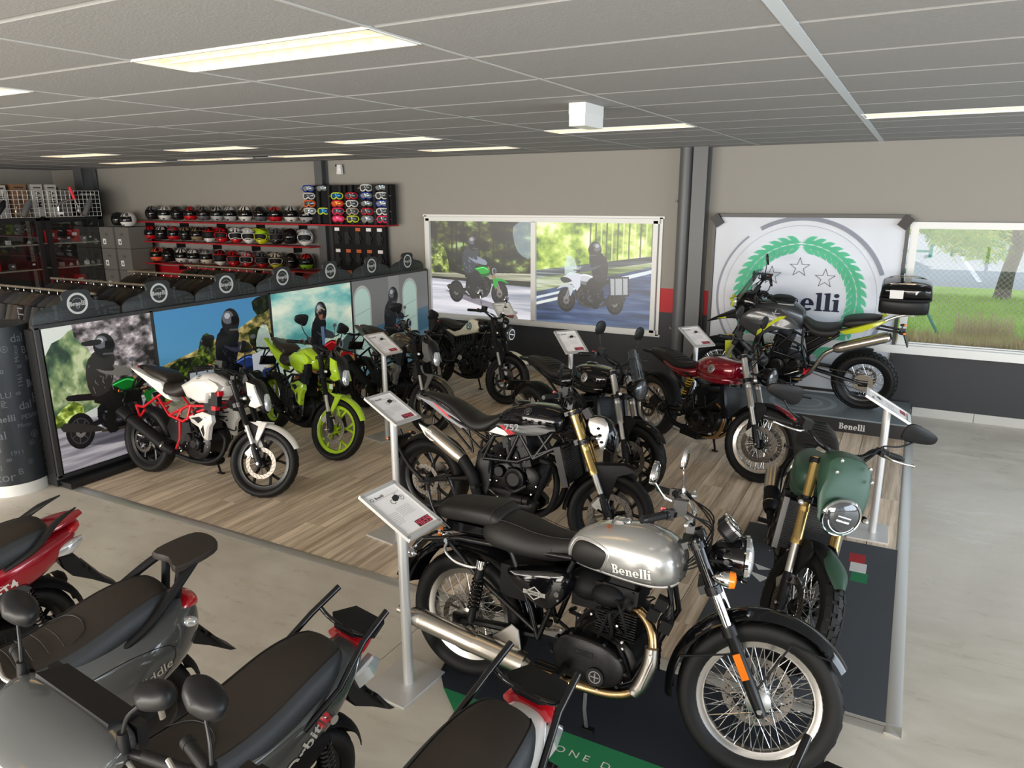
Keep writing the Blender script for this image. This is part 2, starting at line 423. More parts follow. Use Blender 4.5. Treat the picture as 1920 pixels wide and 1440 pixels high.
# ---------------------------------------------------------------- shared materials
M = dict(
 wall=mat('wall_paint', (0.27, 0.255, 0.228), .75, bump=.15, bscale=60), dark=mat('wall_dark_grey', (0.026, 0.027, 0.032), .6), red=mat('wall_red', (0.42, 0.006, 0.012), .6),
 ctile=mat('ceiling_tile', (0.285, 0.286, 0.286), .9, bump=.6, bscale=90, var=.05, vscale=30), tbar=mat('ceiling_bar', (0.45, 0.45, 0.44), .5), tbarw=mat('ceiling_bar_wide', (0.62, 0.68, 0.74), .4),
 steel=mat('grey_painted_steel', (0.095, 0.098, 0.10), .45), white=mat('white_frame', (0.72, 0.72, 0.70), .45), alu=mat('brushed_aluminium', (0.62, 0.61, 0.58), .38, metal=.85),
 alus=mat('sign_aluminium', (0.70, 0.70, 0.70), .42, metal=.55), blackf=mat('black_frame', (0.012, 0.012, 0.013), .4), paper=mat('paper', (0.82, 0.80, 0.80), .6),
 ink=mat('ink_dark', (0.02, 0.02, 0.025), .6), inkg=mat('ink_grey', (0.30, 0.30, 0.32), .6), plast=mat('black_plastic', (0.007, 0.007, 0.008), .42, spec=.32), plastm=mat('matt_black', (0.006, 0.006, 0.007), .6, spec=.25),
 gloss=mat('gloss_black', (0.004, 0.004, 0.005), .06), semi=mat('satin_black', (0.005, 0.005, 0.006), .28, spec=.4), engine=mat('engine_black', (0.005, 0.005, 0.006), .30, metal=.2, spec=.4, bump=.25, bscale=300),
 rubber=mat('rubber', (0.008, 0.008, 0.008), .55, spec=.3, bump=.3, bscale=500), chrome=mat('chrome', (0.86, 0.86, 0.88), .06, metal=1), steelb=mat('brushed_steel', (0.60, 0.56, 0.50), .28, metal=1),
 bronze=mat('heat_tinted_steel', (0.42, 0.29, 0.15), .25, metal=1), gold=mat('gold_anodised', (0.62, 0.44, 0.17), .26, metal=.9), silverf=mat('silver_fork', (0.62, 0.60, 0.57), .3, metal=.9), bolt=mat('bolt_steel', (0.75, 0.75, 0.75), .2, metal=1),
 leather=mat('black_leather', (0.012, 0.0115, 0.011), .48, spec=.32, bump=.35, bscale=420), leatherb=mat('brown_black_leather', (0.022, 0.017, 0.014), .48, spec=.35, bump=.3, bscale=420), side_leather=mat('grey_leather', (0.028, 0.031, 0.036), .42, spec=.4, bump=.3, bscale=420),
 stitch=mat('stitching', (0.012, 0.012, 0.012), .6), lens=mat('clear_lens', (0.75, 0.78, 0.80), .05, metal=.6, coat=1), darkglass=mat('dark_lens', (0.06, 0.065, 0.07), .08, metal=.2, coat=1), orange=mat('orange_lens', (0.95, 0.22, 0.01), .2, coat=.5), redl=mat('red_lens', (0.55, 0.01, 0.02), .15, coat=1),
 redp=mat('red_button', (0.75, 0.02, 0.04), .35), disc=mat('disc_steel', (0.20, 0.18, 0.16), .34, metal=1), rimal=mat('polished_rim', (0.62, 0.60, 0.57), .22, metal=1), radi=mat('radiator', (0.03, 0.03, 0.032), .5, metal=.3, bump=1, bscale=250),
)
def glass_mat(name, col, op, gl):
    m = bpy.data.materials.new(name); m.use_nodes = True; nt = m.node_tree; nt.nodes.clear()
    o = nt.nodes.new('ShaderNodeOutputMaterial'); t = nt.nodes.new('ShaderNodeBsdfTransparent'); g = nt.nodes.new('ShaderNodeBsdfGlossy'); x = nt.nodes.new('ShaderNodeMixShader')
    t.inputs[0].default_value = (*col, 1); g.inputs['Roughness'].default_value = gl; x.inputs[0].default_value = op
    nt.links.new(t.outputs[0], x.inputs[1]); nt.links.new(g.outputs[0], x.inputs[2]); nt.links.new(x.outputs[0], o.inputs[0]); return m
M['glass'] = glass_mat('window_glass', (.97, .98, .98), .012, .0)
M['screen'] = glass_mat('smoked_screen', (.75, .78, .80), .12, .02)
M['cabglass'] = glass_mat('cabinet_glass', (.9, .93, .92), .10, .02)
def fabric_mat(name, col, tr):
    m = bpy.data.materials.new(name); m.use_nodes = True; nt = m.node_tree; nt.nodes.clear()
    o = nt.nodes.new('ShaderNodeOutputMaterial'); a = nt.nodes.new('ShaderNodeBsdfDiffuse'); b = nt.nodes.new('ShaderNodeBsdfTranslucent'); x = nt.nodes.new('ShaderNodeMixShader')
    a.inputs[0].default_value = (*col, 1); b.inputs[0].default_value = (*col, 1); x.inputs[0].default_value = tr
    nt.links.new(a.outputs[0], x.inputs[1]); nt.links.new(b.outputs[0], x.inputs[2]); nt.links.new(x.outputs[0], o.inputs[0]); return m
def emis(name, col, s):
    m = bpy.data.materials.new(name); m.use_nodes = True; nt = m.node_tree; nt.nodes.clear()
    o = nt.nodes.new('ShaderNodeOutputMaterial'); e = nt.nodes.new('ShaderNodeEmission'); e.inputs[0].default_value = (*col, 1); e.inputs[1].default_value = s
    nt.links.new(e.outputs[0], o.inputs[0]); return m
YW, ZC = 9.17, 2.983
# ---------------------------------------------------------------- floor
conc = concrete_mat('polished_concrete')
fl = struct(cbox('floor', (-5, 2.2, -.04), (23, 15, .04), mat('joint_dark', (.10, .095, .085), .9)))
xs = [-16.2, -8.3, -2.29, 3.7, 7.2]; ys = [-5.2, -.9, 4.235, 9.2]
for i in range(4):
    for j in range(3):
        x0, x1, y0, y1 = xs[i] + .002, xs[i + 1] - .002, ys[j] + .002, ys[j + 1] - .002
        mk('slab', [(x0, y0, -.019), (x1, y0, -.019), (x1, y1, -.019), (x0, y1, -.019), (x0, y0, 0), (x1, y0, 0), (x1, y1, 0), (x0, y1, 0)], [(4, 5, 6, 7), (0, 1, 5, 4), (1, 2, 6, 5), (2, 3, 7, 6), (3, 0, 4, 7)], conc, fl, smooth=False)
# wooden display floor
wood = wood_mat('parquet_oak', (0.92, 0.76, 0.59), (0.44, 0.335, 0.235))
pf = cbox('parquet_floor', (-3.03, 6.28, .0015), (6.28, 5.72, .003), mat('underlay', (.05, .035, .02), .9))
pf['kind'] = 'structure'; pf['label'] = 'pale oak plank display floor under the motorcycles'
pw, pl = .19, 1.28
pm = None
for i in range(33):
    x = -6.155 + pw * (i + .5); y = 3.43 - [0, .45, .9, .2, .7][i % 5]
    while y < 9.12:
        y0, y1 = max(y, 3.43), min(y + pl, 9.13)
        if y1 - y0 > .06:
            ln = y1 - y0 - .0025; hx = pw / 2 - .0017
            if abs(y1 - y0 - pl) < 1e-6 and pm is not None:
                o = bpy.data.objects.new('plank', pm); COL.objects.link(o); o.parent = pf
            else:
                o = mk('plank', [(-hx, -ln / 2, 0), (hx, -ln / 2, 0), (hx, ln / 2, 0), (-hx, ln / 2, 0), (-hx + .001, -ln / 2 + .001, .007), (hx - .001, -ln / 2 + .001, .007), (hx - .001, ln / 2 - .001, .007), (-hx + .001, ln / 2 - .001, .007)],
                       [(4, 5, 6, 7), (0, 1, 5, 4), (1, 2, 6, 5), (2, 3, 7, 6), (3, 0, 4, 7)], wood, pf, smooth=False)
                if abs(y1 - y0 - pl) < 1e-6: pm = o.data
            o.location = (x, (y0 + y1) / 2, .003)
        y += pl
def ramp(name, p0, p1, w, lab):
    # aluminium edge ramp: low on its outer side
    d = Vector(p1) - Vector(p0); L = d.length; d.normalize(); n = Vector((d.y, -d.x, 0))
    prof = [(0, 0), (w * .12, .006), (w * .5, .013), (w * .85, .015), (w, .012), (w, 0)]
    V = []; F = []
    for q, e in ((p0, 1), (p1, -1)):
        for a, z in prof: V.append(Vector(q) + n * (w - a) * 1.0 - n * w + d * (a if True else 0) * 0 + Vector((0, 0, z)))
    k = len(prof); F = [(i, (i + 1) % k, k + (i + 1) % k, k + i) for i in range(k)] + [tuple(range(k))[::-1], tuple(range(k, 2 * k))]
    o = mk(name, V, F, M['alu'], smooth=True, ang=20); struct(o, lab); return o
ramp('trim_1', (-6.2, 3.36, 0), (.195, 3.36, 0), .075, 'metal edge ramp along the front of the plank floor')
ramp('trim_2', (.195, 3.36, 0), (.195, 8.08, 0), .075, 'metal edge ramp along the open side of the plank floor')
# ---------------------------------------------------------------- ceiling
cl = struct(cbox('ceiling', (-5, 2.2, ZC + .08), (23, 15, .05), mat('ceiling_void', (.08, .08, .08), .9)))
TX, TY = 1.26, .655
gx = [-.459 + TX * k for k in range(-12, 6)]; gy = [2.15 + TY * k for k in range(-11, 11)] + [YW]
FIX = [(-2.979, 2.15), (-5.499, 2.15), (-2.979, 6.08), (-.459, 6.08), (-5.499, 6.08), (-8.019, 6.08), (-10.539, 6.08), (-11.8, 7.72), (-10.45, 7.72), (-8.019, 7.72), (-5.499, 7.72),
       (2.061, 2.15), (-.459, -1.78), (-4.239, -1.78), (2.061, -1.78), (-8.019, 2.15), (-10.539, 2.15)]  # this row: unseen fixtures outside the view, added for extra illumination
FIX = [f for f in FIX if f != (-10.45, 7.72)] + [(-9.9, 7.72)]
def tile_mesh(w, d):
    n = .012; hx, hy = w / 2 - .006, d / 2 - .006
    V = [(-hx, -hy, .012), (hx, -hy, .012), (hx, hy, .012), (-hx, hy, .012), (-hx, -hy, .004), (hx, -hy, .004), (hx, hy, .004), (-hx, hy, .004), (-hx + n, -hy + n, -.004), (hx - n, -hy + n, -.004), (hx - n, hy - n, -.004), (-hx + n, hy - n, -.004)]
    F = [(0, 1, 5, 4), (1, 2, 6, 5), (2, 3, 7, 6), (3, 0, 4, 7), (4, 5, 9, 8), (5, 6, 10, 9), (6, 7, 11, 10), (7, 4, 8, 11), (8, 9, 10, 11)]
    return V, F
tm = {}; rest = MB()
for i in range(len(gx) - 1):
    for j in range(len(gy) - 1):
        x0, x1, y0, y1 = gx[i], gx[i + 1], gy[j], gy[j + 1]
        segs = [(y0, y1)]
        for fx, fy in FIX:
            if abs(fx - x0) < .75 and x0 - .01 <= fx + .63 <= x1 + .01 and fy >= y0 - .01 and fy < y1 - .01:
                segs = [s for s in ((y0, fy), (fy + .31, y1)) if s[1] - s[0] > .08]
        for a, b_ in segs:
            w, d = round(x1 - x0, 3), round(b_ - a, 3)
            if (w, d) not in tm: tm[(w, d)] = (tile_mesh(w, d), [None])
            (V, F), me = tm[(w, d)]
            c = ((x0 + x1) / 2, (a + b_) / 2, ZC)
            vis = (b_ > 1.3 and x1 > -15 and x0 < 2.2)
            if not vis: rest.add(np.array(V) + np.array(c), F); continue
            if me[0] is None: o = mk('ceiling_tile', V, F, M['ctile'], cl, smooth=False); me[0] = o.data
            else: o = bpy.data.objects.new('ceiling_tile', me[0]); COL.objects.link(o); o.parent = cl
            o.location = c
out(rest, 'ceiling_tile_field', M['ctile'], cl, smooth=False, kind='stuff')
for x in gx:
    w = .05 if abs(x + .459) < .01 else .014
    mk('ceiling_bar', [(x - w / 2, -5, ZC - .006), (x + w / 2, -5, ZC - .006), (x + w / 2, YW, ZC - .006), (x - w / 2, YW, ZC - .006)] + [(x - w / 2, -5, ZC + .01), (x + w / 2, -5, ZC + .01), (x + w / 2, YW, ZC + .01), (x - w / 2, YW, ZC + .01)],
       [(0, 3, 2, 1), (0, 4, 7, 3), (1, 2, 6, 5), (4, 5, 6, 7)], M['tbarw'] if w > .02 else M['tbar'], cl, smooth=False)
# recessed luminaires
E_l = emis('lamp_diffuser', (1.0, .63, .23), 2.5)
E_b = mat('louver_glow', (.85, .72, .50), .35, emit=.45)  # yellow lamp light put into the blades as tint and own glow
for n, (x, y) in enumerate(FIX):
    t = empty('ceiling_light', (x + .63, y + .155, ZC))
    near = n == 0
    tag(t, ['large recessed louvred ceiling light nearest the viewer', 'recessed ceiling light at the far left edge near the viewer', 'recessed light behind the white emergency light box', 'recessed light beside the wide pale ceiling bar', 'recessed light above the helmet wall, nearer row, third from the wide bar', 'recessed light in the nearer far row above the clothes rails', 'recessed light in the nearer far row above the shop cabinets', 'short recessed light in the last row above the cabinets', 'recessed light', 'recessed light', 'recessed light'][n] if n < 8 else
        ({11: 'added recessed ceiling light right of the wide bar, outside the view', 12: 'added recessed ceiling light behind the viewer, first from the wide bar', 13: 'added recessed ceiling light behind the viewer, third from the wide bar', 14: 'added recessed ceiling light behind the viewer, right of the wide bar', 15: 'added recessed ceiling light left of the view, nearer the viewer', 16: 'recessed ceiling light farthest left of the view', 10: 'added recessed ceiling light right of the view', 8: 'recessed light in the last row above the goggle rack', 9: 'recessed light in the last row above the lit poster windows'}.get(n, 'recessed fluorescent ceiling light out of view')), 'ceiling light', 'recessed fluorescent ceiling lights')
    fr = MB()
    for c, d in (((0, -.15, 0), (1.26, .012, .02)), ((0, .15, 0), (1.26, .012, .02)), ((-.625, 0, 0), (.012, .31, .02)), ((.625, 0, 0), (.012, .31, .02))): fr.box(c, d)
    for c, d in (((0, -.15, .03), (1.24, .003, .05)), ((0, .15, .03), (1.24, .003, .05)), ((-.62, 0, .03), (.003, .30, .05)), ((.62, 0, .03), (.003, .30, .05))): fr.box(c, d)
    out(fr, 'frame', M['white'], t, smooth=False)
    out(MB().box((0, 0, .048), (1.24, .29, .004)), 'diffuser', E_l, t, smooth=False)
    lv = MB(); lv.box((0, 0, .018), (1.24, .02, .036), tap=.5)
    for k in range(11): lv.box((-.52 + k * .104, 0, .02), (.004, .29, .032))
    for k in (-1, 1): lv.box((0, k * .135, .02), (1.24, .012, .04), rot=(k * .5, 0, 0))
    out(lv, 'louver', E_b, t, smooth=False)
# emergency light box
t = empty('emergency_light', (-1.93, 4.55, ZC)); tag(t, 'white boxy emergency light hanging under the ceiling tiles', 'emergency light')
out(MB().box((0, 0, -.035), (.11, .30, .07)), 'housing', M['white'], t, smooth=False)
out(MB().box((.0, 0, -.105), (.105, .30, .07), tap=1.0), 'diffuser', mat('milky_diffuser', (.78, .78, .76), .25), t, smooth=False)
f = Flat(); f.text('ON', 0, .006, .012); f.text('ooo ooo', 0, -.014, .010); f.build('print', M['inkg'], lambda u, v: (u, -.1505, -.03 + v), t)
# ---------------------------------------------------------------- walls
def wallseg(name, x0, x1, z0, z1, m, y=YW, th=.2):
    return struct(cbox(name, ((x0 + x1) / 2, y + th / 2, (z0 + z1) / 2), (x1 - x0, th, z1 - z0), m))
WX0, WX1, WZ0, WZ1 = -1.80, 3.6, .80, 2.09
wallseg('wall_back', -15.6, WX0, 1.28, ZC + .05, M['wall'])
wallseg('wall_back.001', -15.6, WX0, .974, 1.28, M['red'])
wallseg('wall_back.002', -15.6, WX0, 0, .974, M['dark'])
wallseg('wall_back.003', WX0, WX1, WZ1, ZC + .05, M['wall'])
wallseg('wall_back.004', WX0, WX1, 0, WZ0, M['dark'])
wallseg('wall_back.005', WX1, 7.2, 0, ZC + .05, M['wall'])
struct(cbox('wall_left', (-15.7, 2, 1.5), (.2, 14.5, 3.1), M['wall']))
struct(cbox('wall_right', (7.2, 2, .2), (.2, 14.5, .4), M['wall']))
struct(cbox('wall_right.001', (7.2, 2, 2.95), (.2, 14.5, .15), M['wall']))
struct(cbox('wall_front', (-13.6, -5.1, 1.5), (4.0, .2, 3.1), M['wall']))
struct(cbox('wall_front', (-2.2, -5.1, .15), (18.8, .2, .3), M['wall'])); struct(cbox('wall_front', (-2.2, -5.1, 2.97), (18.8, .2, .12), M['wall']))
for nm, ax in (('window_2', 0), ('window_3', 1)):
    w_ = empty(nm); w_['kind'] = 'structure'; w_['label'] = 'glazed shop front behind the viewer' if ax == 0 else 'glazed side wall right of the view'
    for k in range(8):
        out(MB().box((-11.5 + 2.64 * k, -5.1, 1.6), (.07, .12, 2.7)) if ax == 0 else MB().box((7.2, -4.9 + 2.0 * k, 1.6), (.12, .07, 2.7)), 'mullion', M['steel'], w_, smooth=False)
for k in range(7): struct(cbox('trim_%d' % (3 + k), (0.16 + .6 * k + .3, YW - .006, .05), (.595, .012, .10), mat('pale_skirting_tile', (.50, .49, .46), .35)))
struct(cbox('baseboard_back', (-3.0, YW - .006, .035), (6.3, .012, .07), mat('pale_skirting_tile', (.5, .49, .46), .35)))
# window behind the banner and beside it
wf = empty('window_1'); wf['kind'] = 'structure'; wf['label'] = 'white framed window looking out on the tree and grass'
b = MB()
for c, d in (((WX0 / 2 + WX1 / 2, YW - .02, WZ0 - .04), (WX1 - WX0, .16, .09)), ((WX0 / 2 + WX1 / 2, YW + .0, WZ1 + .015), (WX1 - WX0, .10, .07)), ((WX0 + .03, YW, 1.45), (.06, .1, 1.3)), ((WX1 - .03, YW, 1.45), (.06, .1, 1.3)), ((-.035, YW + .0, 1.445), (.075, .09, 1.29)), ((1.9, YW, 1.445), (.075, .09, 1.29))): b.box(c, d)
out(b, 'frame', M['white'], wf, smooth=False)
out(MB().box((WX0 / 2 + WX1 / 2, YW - .02, WZ0 + .012), (WX1 - WX0, .03, .015)).box((WX0 / 2 + WX1 / 2, YW - .02, WZ0 + .034), (WX1 - WX0, .02, .010)), 'sill_bead', M['white'], wf, smooth=False)
for x0, x1 in ((WX0 + .06, -.07), (0, 1.86), (1.94, WX1 - .06)): out(MB().box(((x0 + x1) / 2, YW + .03, 1.445), (x1 - x0, .006, 1.25)), 'pane', M['glass'], wf, smooth=False)
# columns and pipe
def ibeam(name, x, y, w, d, lab):
    b = MB()
    b.box((x, y - d / 2 + .006, ZC / 2), (w, .012, ZC)); b.box((x, y + d / 2 - .006, ZC / 2), (w, .012, ZC)); b.box((x, y, ZC / 2), (.01, d - .02, ZC))
    o = out(b, name, M['steel'], smooth=False); struct(o, lab); return o
ibeam('column_right', -2.345, YW - .11, .17, .2, 'grey steel column beside the banner')
ibeam('column_middle', -8.33, YW - .08, .15, .15, 'dark steel column behind the goggle rack')
ibeam('column_left', -14.2, YW - .2, .24, .3, 'dark steel column behind the shop cabinets')
dp = empty('downpipe', (-2.53, YW - .12, 0)); tag(dp, 'thick grey vertical pipe clamped beside the steel column', 'pipe')
out(MB().cyl((0, 0, 0), (0, 0, ZC), .082, n=28), 'pipe', M['steel'], dp)
for z in (2.36, .80):
    cb = MB().cyl((0, 0, z - .012), (0, 0, z + .012), .090, n=28); cb.box((-.1, 0, z), (.03, .03, .03)); cb.box((.1, 0, z), (.04, .02, .02)); out(cb, 'clamp', M['steel'], dp)
# little detector on the wall
t = empty('motion_detector', (-7.98, YW, 2.86)); tag(t, 'small white detector on a wall bracket above the goggle rack', 'detector')
out(MB().box((-.06, -.03, .04), (.03, .06, .03)), 'bracket', M['plast'], t, smooth=False)
out(MB().box((.02, -.07, -.02), (.09, .05, .14), tap=.8), 'housing', M['white'], t, smooth=False)
out(MB().ell((.02, -.098, -.02), (.03, .01, .04)), 'lens', mat('milky_diffuser', (.8, .8, .8), .2), t)
# ---------------------------------------------------------------- outdoors
asph = mat('asphalt', (.22, .22, .225), .85, var=.12, vscale=3, bump=.3, bscale=40)
struct(cbox('ground', (1, 12.1, -.17), (40, 5.7, .1), asph), 'grey asphalt strip outside the window')
grass_m = mat('grass_green', (.36, .52, .09), .8, var=.35, vscale=1.3)
struct(cbox('ground', (1, 19.6, -.18), (60, 9.6, .1), grass_m))
struct(cbox('ground', (1, 56, -.19), (120, 64, .1), mat('court_grey', (.40, .40, .405), .8, var=.08, vscale=.4)))
struct(mk('ground_marking', [(1.66, 43, -.135), (1.80, 43, -.135), (1.86, 26.2, -.135), (1.72, 26.2, -.135)], [(0, 1, 2, 3)], mat('line_white', (.75, .75, .75), .7), smooth=False))
def blades(n, x0, x1, y0, y1, h, cols, name, seed):
    r = random.Random(seed); V = []; F = []
    for i in range(n):
        x, y = r.uniform(x0, x1), r.uniform(y0, y1); a = r.uniform(0, PI); hh = h * r.uniform(.5, 1.3); w = .012; k = len(V)
        V += [(x - w * math.cos(a), y - w * math.sin(a), -.13), (x + w * math.cos(a), y + w * math.sin(a), -.13), (x + r.uniform(-.05, .05), y + r.uniform(-.05, .05), -.13 + hh)]; F.append((k, k + 1, k + 2))
    o = mk(name, V, F, cols, smooth=False); o['kind'] = 'stuff'; return o
tag(blades(26000, -1.5, 4.2, 14.9, 22, .11, grass_m, 'grass', 3), 'bright green lawn grass beyond the window', 'grass')
tag(blades(4500, -1.5, 4.2, 14.6, 15.4, .16, mat('dry_grass', (.46, .36, .17), .9, var=.3, vscale=3), 'dry_grass', 4), 'dry straw-coloured grass along the path edge', 'grass')
tag(blades(350, .8, 1.7, 15.4, 16.4, .4, mat('dry_grass', (.46, .36, .17), .9), 'weeds', 5), 'tall dry weeds standing in the lawn', 'grass')
fn = empty('chain_link_fence', (0, 15.6, 0)); tag(fn, 'wire mesh fence on green posts outside the window', 'fence')
b = MB()
for k in range(-60, 90):
    x = k * .095
    b.tube([(x, 0, -.1), (x + 2.1, 0, 2.0)], .0022, 3, caps=False); b.tube([(x, .004, 2.0), (x + 2.1, .004, -.1)], .0022, 3, caps=False)
out(b, 'wire_mesh', mat('galvanised_wire', (.42, .43, .43), .4, metal=.6), fn, kind='stuff')
gp = mat('green_post', (.03, .22, .13), .5)
for x in (-2.2, 4.2): out(MB().tube([(x, .02, -.12), (x, .02, 2.1)], .03, 12), 'post', gp, fn)
out(MB().tube([(.55, -.1, -.12), (.05, .05, .75), (-.5, .1, 1.6)], .028, 12), 'brace', gp, fn)
for x, y, h in ((-.9, 33, 2.2), (.35, 33, 2.2)): pass
gf = empty('green_goal_frame', (0, 36, -.14)); tag(gf, 'green painted goal frame standing on the grey court', 'goal frame')
out(MB().box((.55, 0, .75), (.14, .14, 1.5)).box((-1.2, 0, 1.45), (3.6, .1, .12)).box((-1.2, .0, .25), (3.6, .1, .10)), 'frame', mat('court_green', (.02, .26, .19), .5), gf, smooth=False)
gq = empty('green_court_posts', (1.35, 37, -.14)); tag(gq, 'pair of thin green posts on the court', 'post')
out(MB().tube([(0, 0, 0), (0, 0, 1.6)], .06, 10), 'post', gp, gq); out(MB().tube([(.35, 0, -.3), (.35, 0, 1.6)], .06, 10), 'post', gp, gq)
tr = empty('tree', (2.0, 21.8, -.15)); tag(tr, 'tree with a rough grey trunk and hanging green fronds', 'tree')
bark = mat('bark', (.16, .135, .11), .9, bump=1.0, bscale=25, var=.3, vscale=14)
out(MB().tube([(0, 0, -.1), (.0, 0, .12), (.05, 0, .7), (.16, 0, 1.5), (.12, .1, 2.6), (.2, .1, 4.2)], [.26, .19, .155, .16, .15, .10], 16, 5).tube([(.14, 0, 1.35), (.55, -.1, 1.95), (1.3, -.2, 2.3)], [.10, .08, .05], 10, 4).tube([(.10, 0, 1.4), (-.6, -.1, 1.9), (-1.7, -.2, 2.1), (-2.8, -.2, 2.0)], [.09, .07, .05, .03], 10, 4), 'trunk', bark, tr)
r = random.Random(11); V = []; F = []; fm = []
for k in range(700):
    x = r.uniform(-3.4, 2.6); y = r.uniform(-2.2, 2.5); z0 = r.uniform(1.6, 2.9)
    L = r.uniform(.3, .8); low = 1.50 + .35 * math.sin(x * 2.3) + (.0 if x < 0 else -.05)
    if abs(x) < .35 and y < 0: continue
    dx, dy = r.uniform(-.5, .5), r.uniform(-.4, .4); n = 16
    for i in range(n):
        t = i / n; px_, py_, pz = x + dx * t, y + dy * t, max(z0 - L * t * t * 1.3 - .3 * t, low + r.uniform(-.1, .25))
        for s in (-1, 1):
            a = r.uniform(.3, 1.2) * s; l = r.uniform(.09, .17); k0 = len(V); w = .026; ex, ez = math.cos(a) * l * s, -abs(math.sin(a)) * l
            V += [(px_, py_, pz), (px_ + ex * .5, py_ + r.uniform(-.04, .04), pz + ez * .5 + w), (px_ + ex, py_, pz + ez), (px_ + ex * .5, py_, pz + ez * .5 - w)]; F.append((k0, k0 + 1, k0 + 2, k0 + 3)); fm.append(0 if r.random() < .6 else 1)
lf = mk('foliage', V, F, [mat('leaf_green', (.26, .44, .09), .6), mat('leaf_yellow', (.56, .62, .17), .6)], tr, smooth=False); lf['kind'] = 'stuff'
lf.data.polygons.foreach_set('material_index', fm)
# ================================================================ motorcycles
def steer_T(wx, Rf, ang, rake=.43):
    a = Vector((-math.sin(rake), 0, math.cos(rake)))
    A0 = Matrix.Translation((wx - .045, 0, Rf))
    return np.array(A0 @ Matrix.Rotation(ang, 4, a) @ A0.inverted())
def bolts(b, pts, r=.007, y=0.0, l=.006, sg=-1):
    for x, z in pts: b.cyl((x, y, z), (x, y + sg * l, z), r, r * .8, 8)
def wheel(parent, name, cx, Rw, w, rim_r, kind='cast', rimm=None, spm=None, discs=((-.07, .15),), tread='road', hub=.05, ns=5, blocks=0, whitewall=None):
    o = (cx, 0, Rw); rimm = rimm or M['semi']; spm = spm or rimm
    hw = w * .98
    b = MB()
    rw = w * .62
    prof = [(rim_r + .012, -rw), (rim_r + .014, -rw + .006), (rim_r - .006, -rw + .012), (rim_r - .018, -rw * .6), (rim_r - .024, 0), (rim_r - .018, rw * .6), (rim_r - .006, rw - .012), (rim_r + .014, rw - .006), (rim_r + .012, rw)]
    inn = [(r - .006 if i in (0, 8) else r - .007, h) for i, (r, h) in enumerate(prof)]
    b.lathe(prof + inn[::-1] + prof[:1], o, 'y', 56)
    wl = out(b, name, rimm, parent)
    b = MB()
    if kind == 'cast':
        for k in range(ns):
            a = 2 * PI * k / ns + .3
            for da in (-.16, .16):
                p0 = np.array((cx + .035 * math.cos(a), 0, Rw + .035 * math.sin(a)))
                pm = np.array((cx + rim_r * .52 * math.cos(a + da * .35), 0, Rw + rim_r * .52 * math.sin(a + da * .35)))
                p1 = np.array((cx + (rim_r - .02) * math.cos(a + da * 1.6), 0, Rw + (rim_r - .02) * math.sin(a + da * 1.6)))
                b.tube([p0, pm, p1], [.017, .010, .011], 6, 3, flat=1.2)
        b.lathe([(.0, -.05), (.032, -.05), (.045, -.03), (.045, .03), (.032, .05), (0, .05)], o, 'y', 20)
        out(b, 'spokes', spm, wl)
    else:
        n = 18
        for k in range(n):
            a = 2 * PI * k / n
            for sd, da in ((-1, .75), (1, -.75)):
                for q in (0, .5):
                    a1 = a + q * 2 * PI / n
                    p0 = (cx + hub * math.cos(a1 + da * (1 if q else -1)), sd * .035, Rw + hub * math.sin(a1 + da * (1 if q else -1)))
                    p1 = (cx + (rim_r - .012) * math.cos(a1), sd * .006, Rw + (rim_r - .012) * math.sin(a1))
                    b.tube([p0, p1], .0019, 4, caps=False)
                    b.tube([tuple(np.array(p1) * .93 + np.array(p0) * .07), p1], .0034, 5)
        out(b, 'spokes', M['bolt'], wl)
        b = MB().lathe([(0, -.055), (.022, -.055), (hub - .012, -.045), (hub, -.038), (hub, -.030), (hub - .018, -.022), (hub - .018, .022), (hub, .030), (hub, .038), (hub - .012, .045), (.022, .055), (0, .055)], o, 'y', 24)
        out(b, 'hub', spm, wl)
    b = MB(); s0 = rim_r + .004
    prof = [(s0, -rw * .95), (s0 + (Rw - s0) * .35, -hw * 1.0), (Rw - w * .42, -hw * .97), (Rw - w * .16, -hw * .70), (Rw - .003, -hw * .32), (Rw, 0), (Rw - .003, hw * .32), (Rw - w * .16, hw * .70), (Rw - w * .42, hw * .97), (s0 + (Rw - s0) * .35, hw * 1.0), (s0, rw * .95)]
    prof = [tuple(p) for p in catmull(prof, 2)]
    b.lathe(prof, o, 'y', 64)
    ty = out(b, 'tyre', M['rubber'], wl)
    b = MB()
    if blocks:
        for k in range(blocks):
            a = 2 * PI * k / blocks
            for row, (yy, rr, tl, wd) in enumerate(((-.62, .965, .75, .44), (-.14, 1.0, .12, .34), (.26, .998, -.2, .36), (.72, .955, -.8, .34))):
                aa = a + (PI / blocks if row % 2 else 0)
                L = 2 * PI * Rw / blocks * (.74 if row in (0, 3) else .70)
                T = Matrix.Translation(o) @ Matrix.Rotation(-aa, 4, 'Y') @ Matrix.Translation((Rw * rr - .004, yy * hw, 0)) @ Matrix.Rotation(-tl * .9, 4, 'Z')
                V = MB(); V.box((.003, 0, 0), (.016, wd * hw * 1.25, L))
                b.add(V.v[0] @ np.linalg.inv(CUR[0])[:3, :3].T + np.linalg.inv(CUR[0])[:3, 3], V.f, T)
    else:
        nn = 26
        for k in range(nn):
            a = 2 * PI * k / nn
            for sd in (-1, 1):
                P = []
                for q in range(5):
                    t = .12 + q * .16; aa = a + t * .28 + (0 if sd < 0 else PI / nn)
                    rr = np.interp(t, [0, .32, .70, .97], [Rw, Rw - .003, Rw - w * .16, Rw - w * .42]) + .0003
                    P.append((cx + rr * math.cos(aa), sd * t * hw, Rw + rr * math.sin(aa)))
                b.tube(P, [.0012, .003, .0035, .003, .0012], 4, 1)
    out(b, 'tread', M['rubber'] if blocks else M['plastm'], wl, kind='stuff')
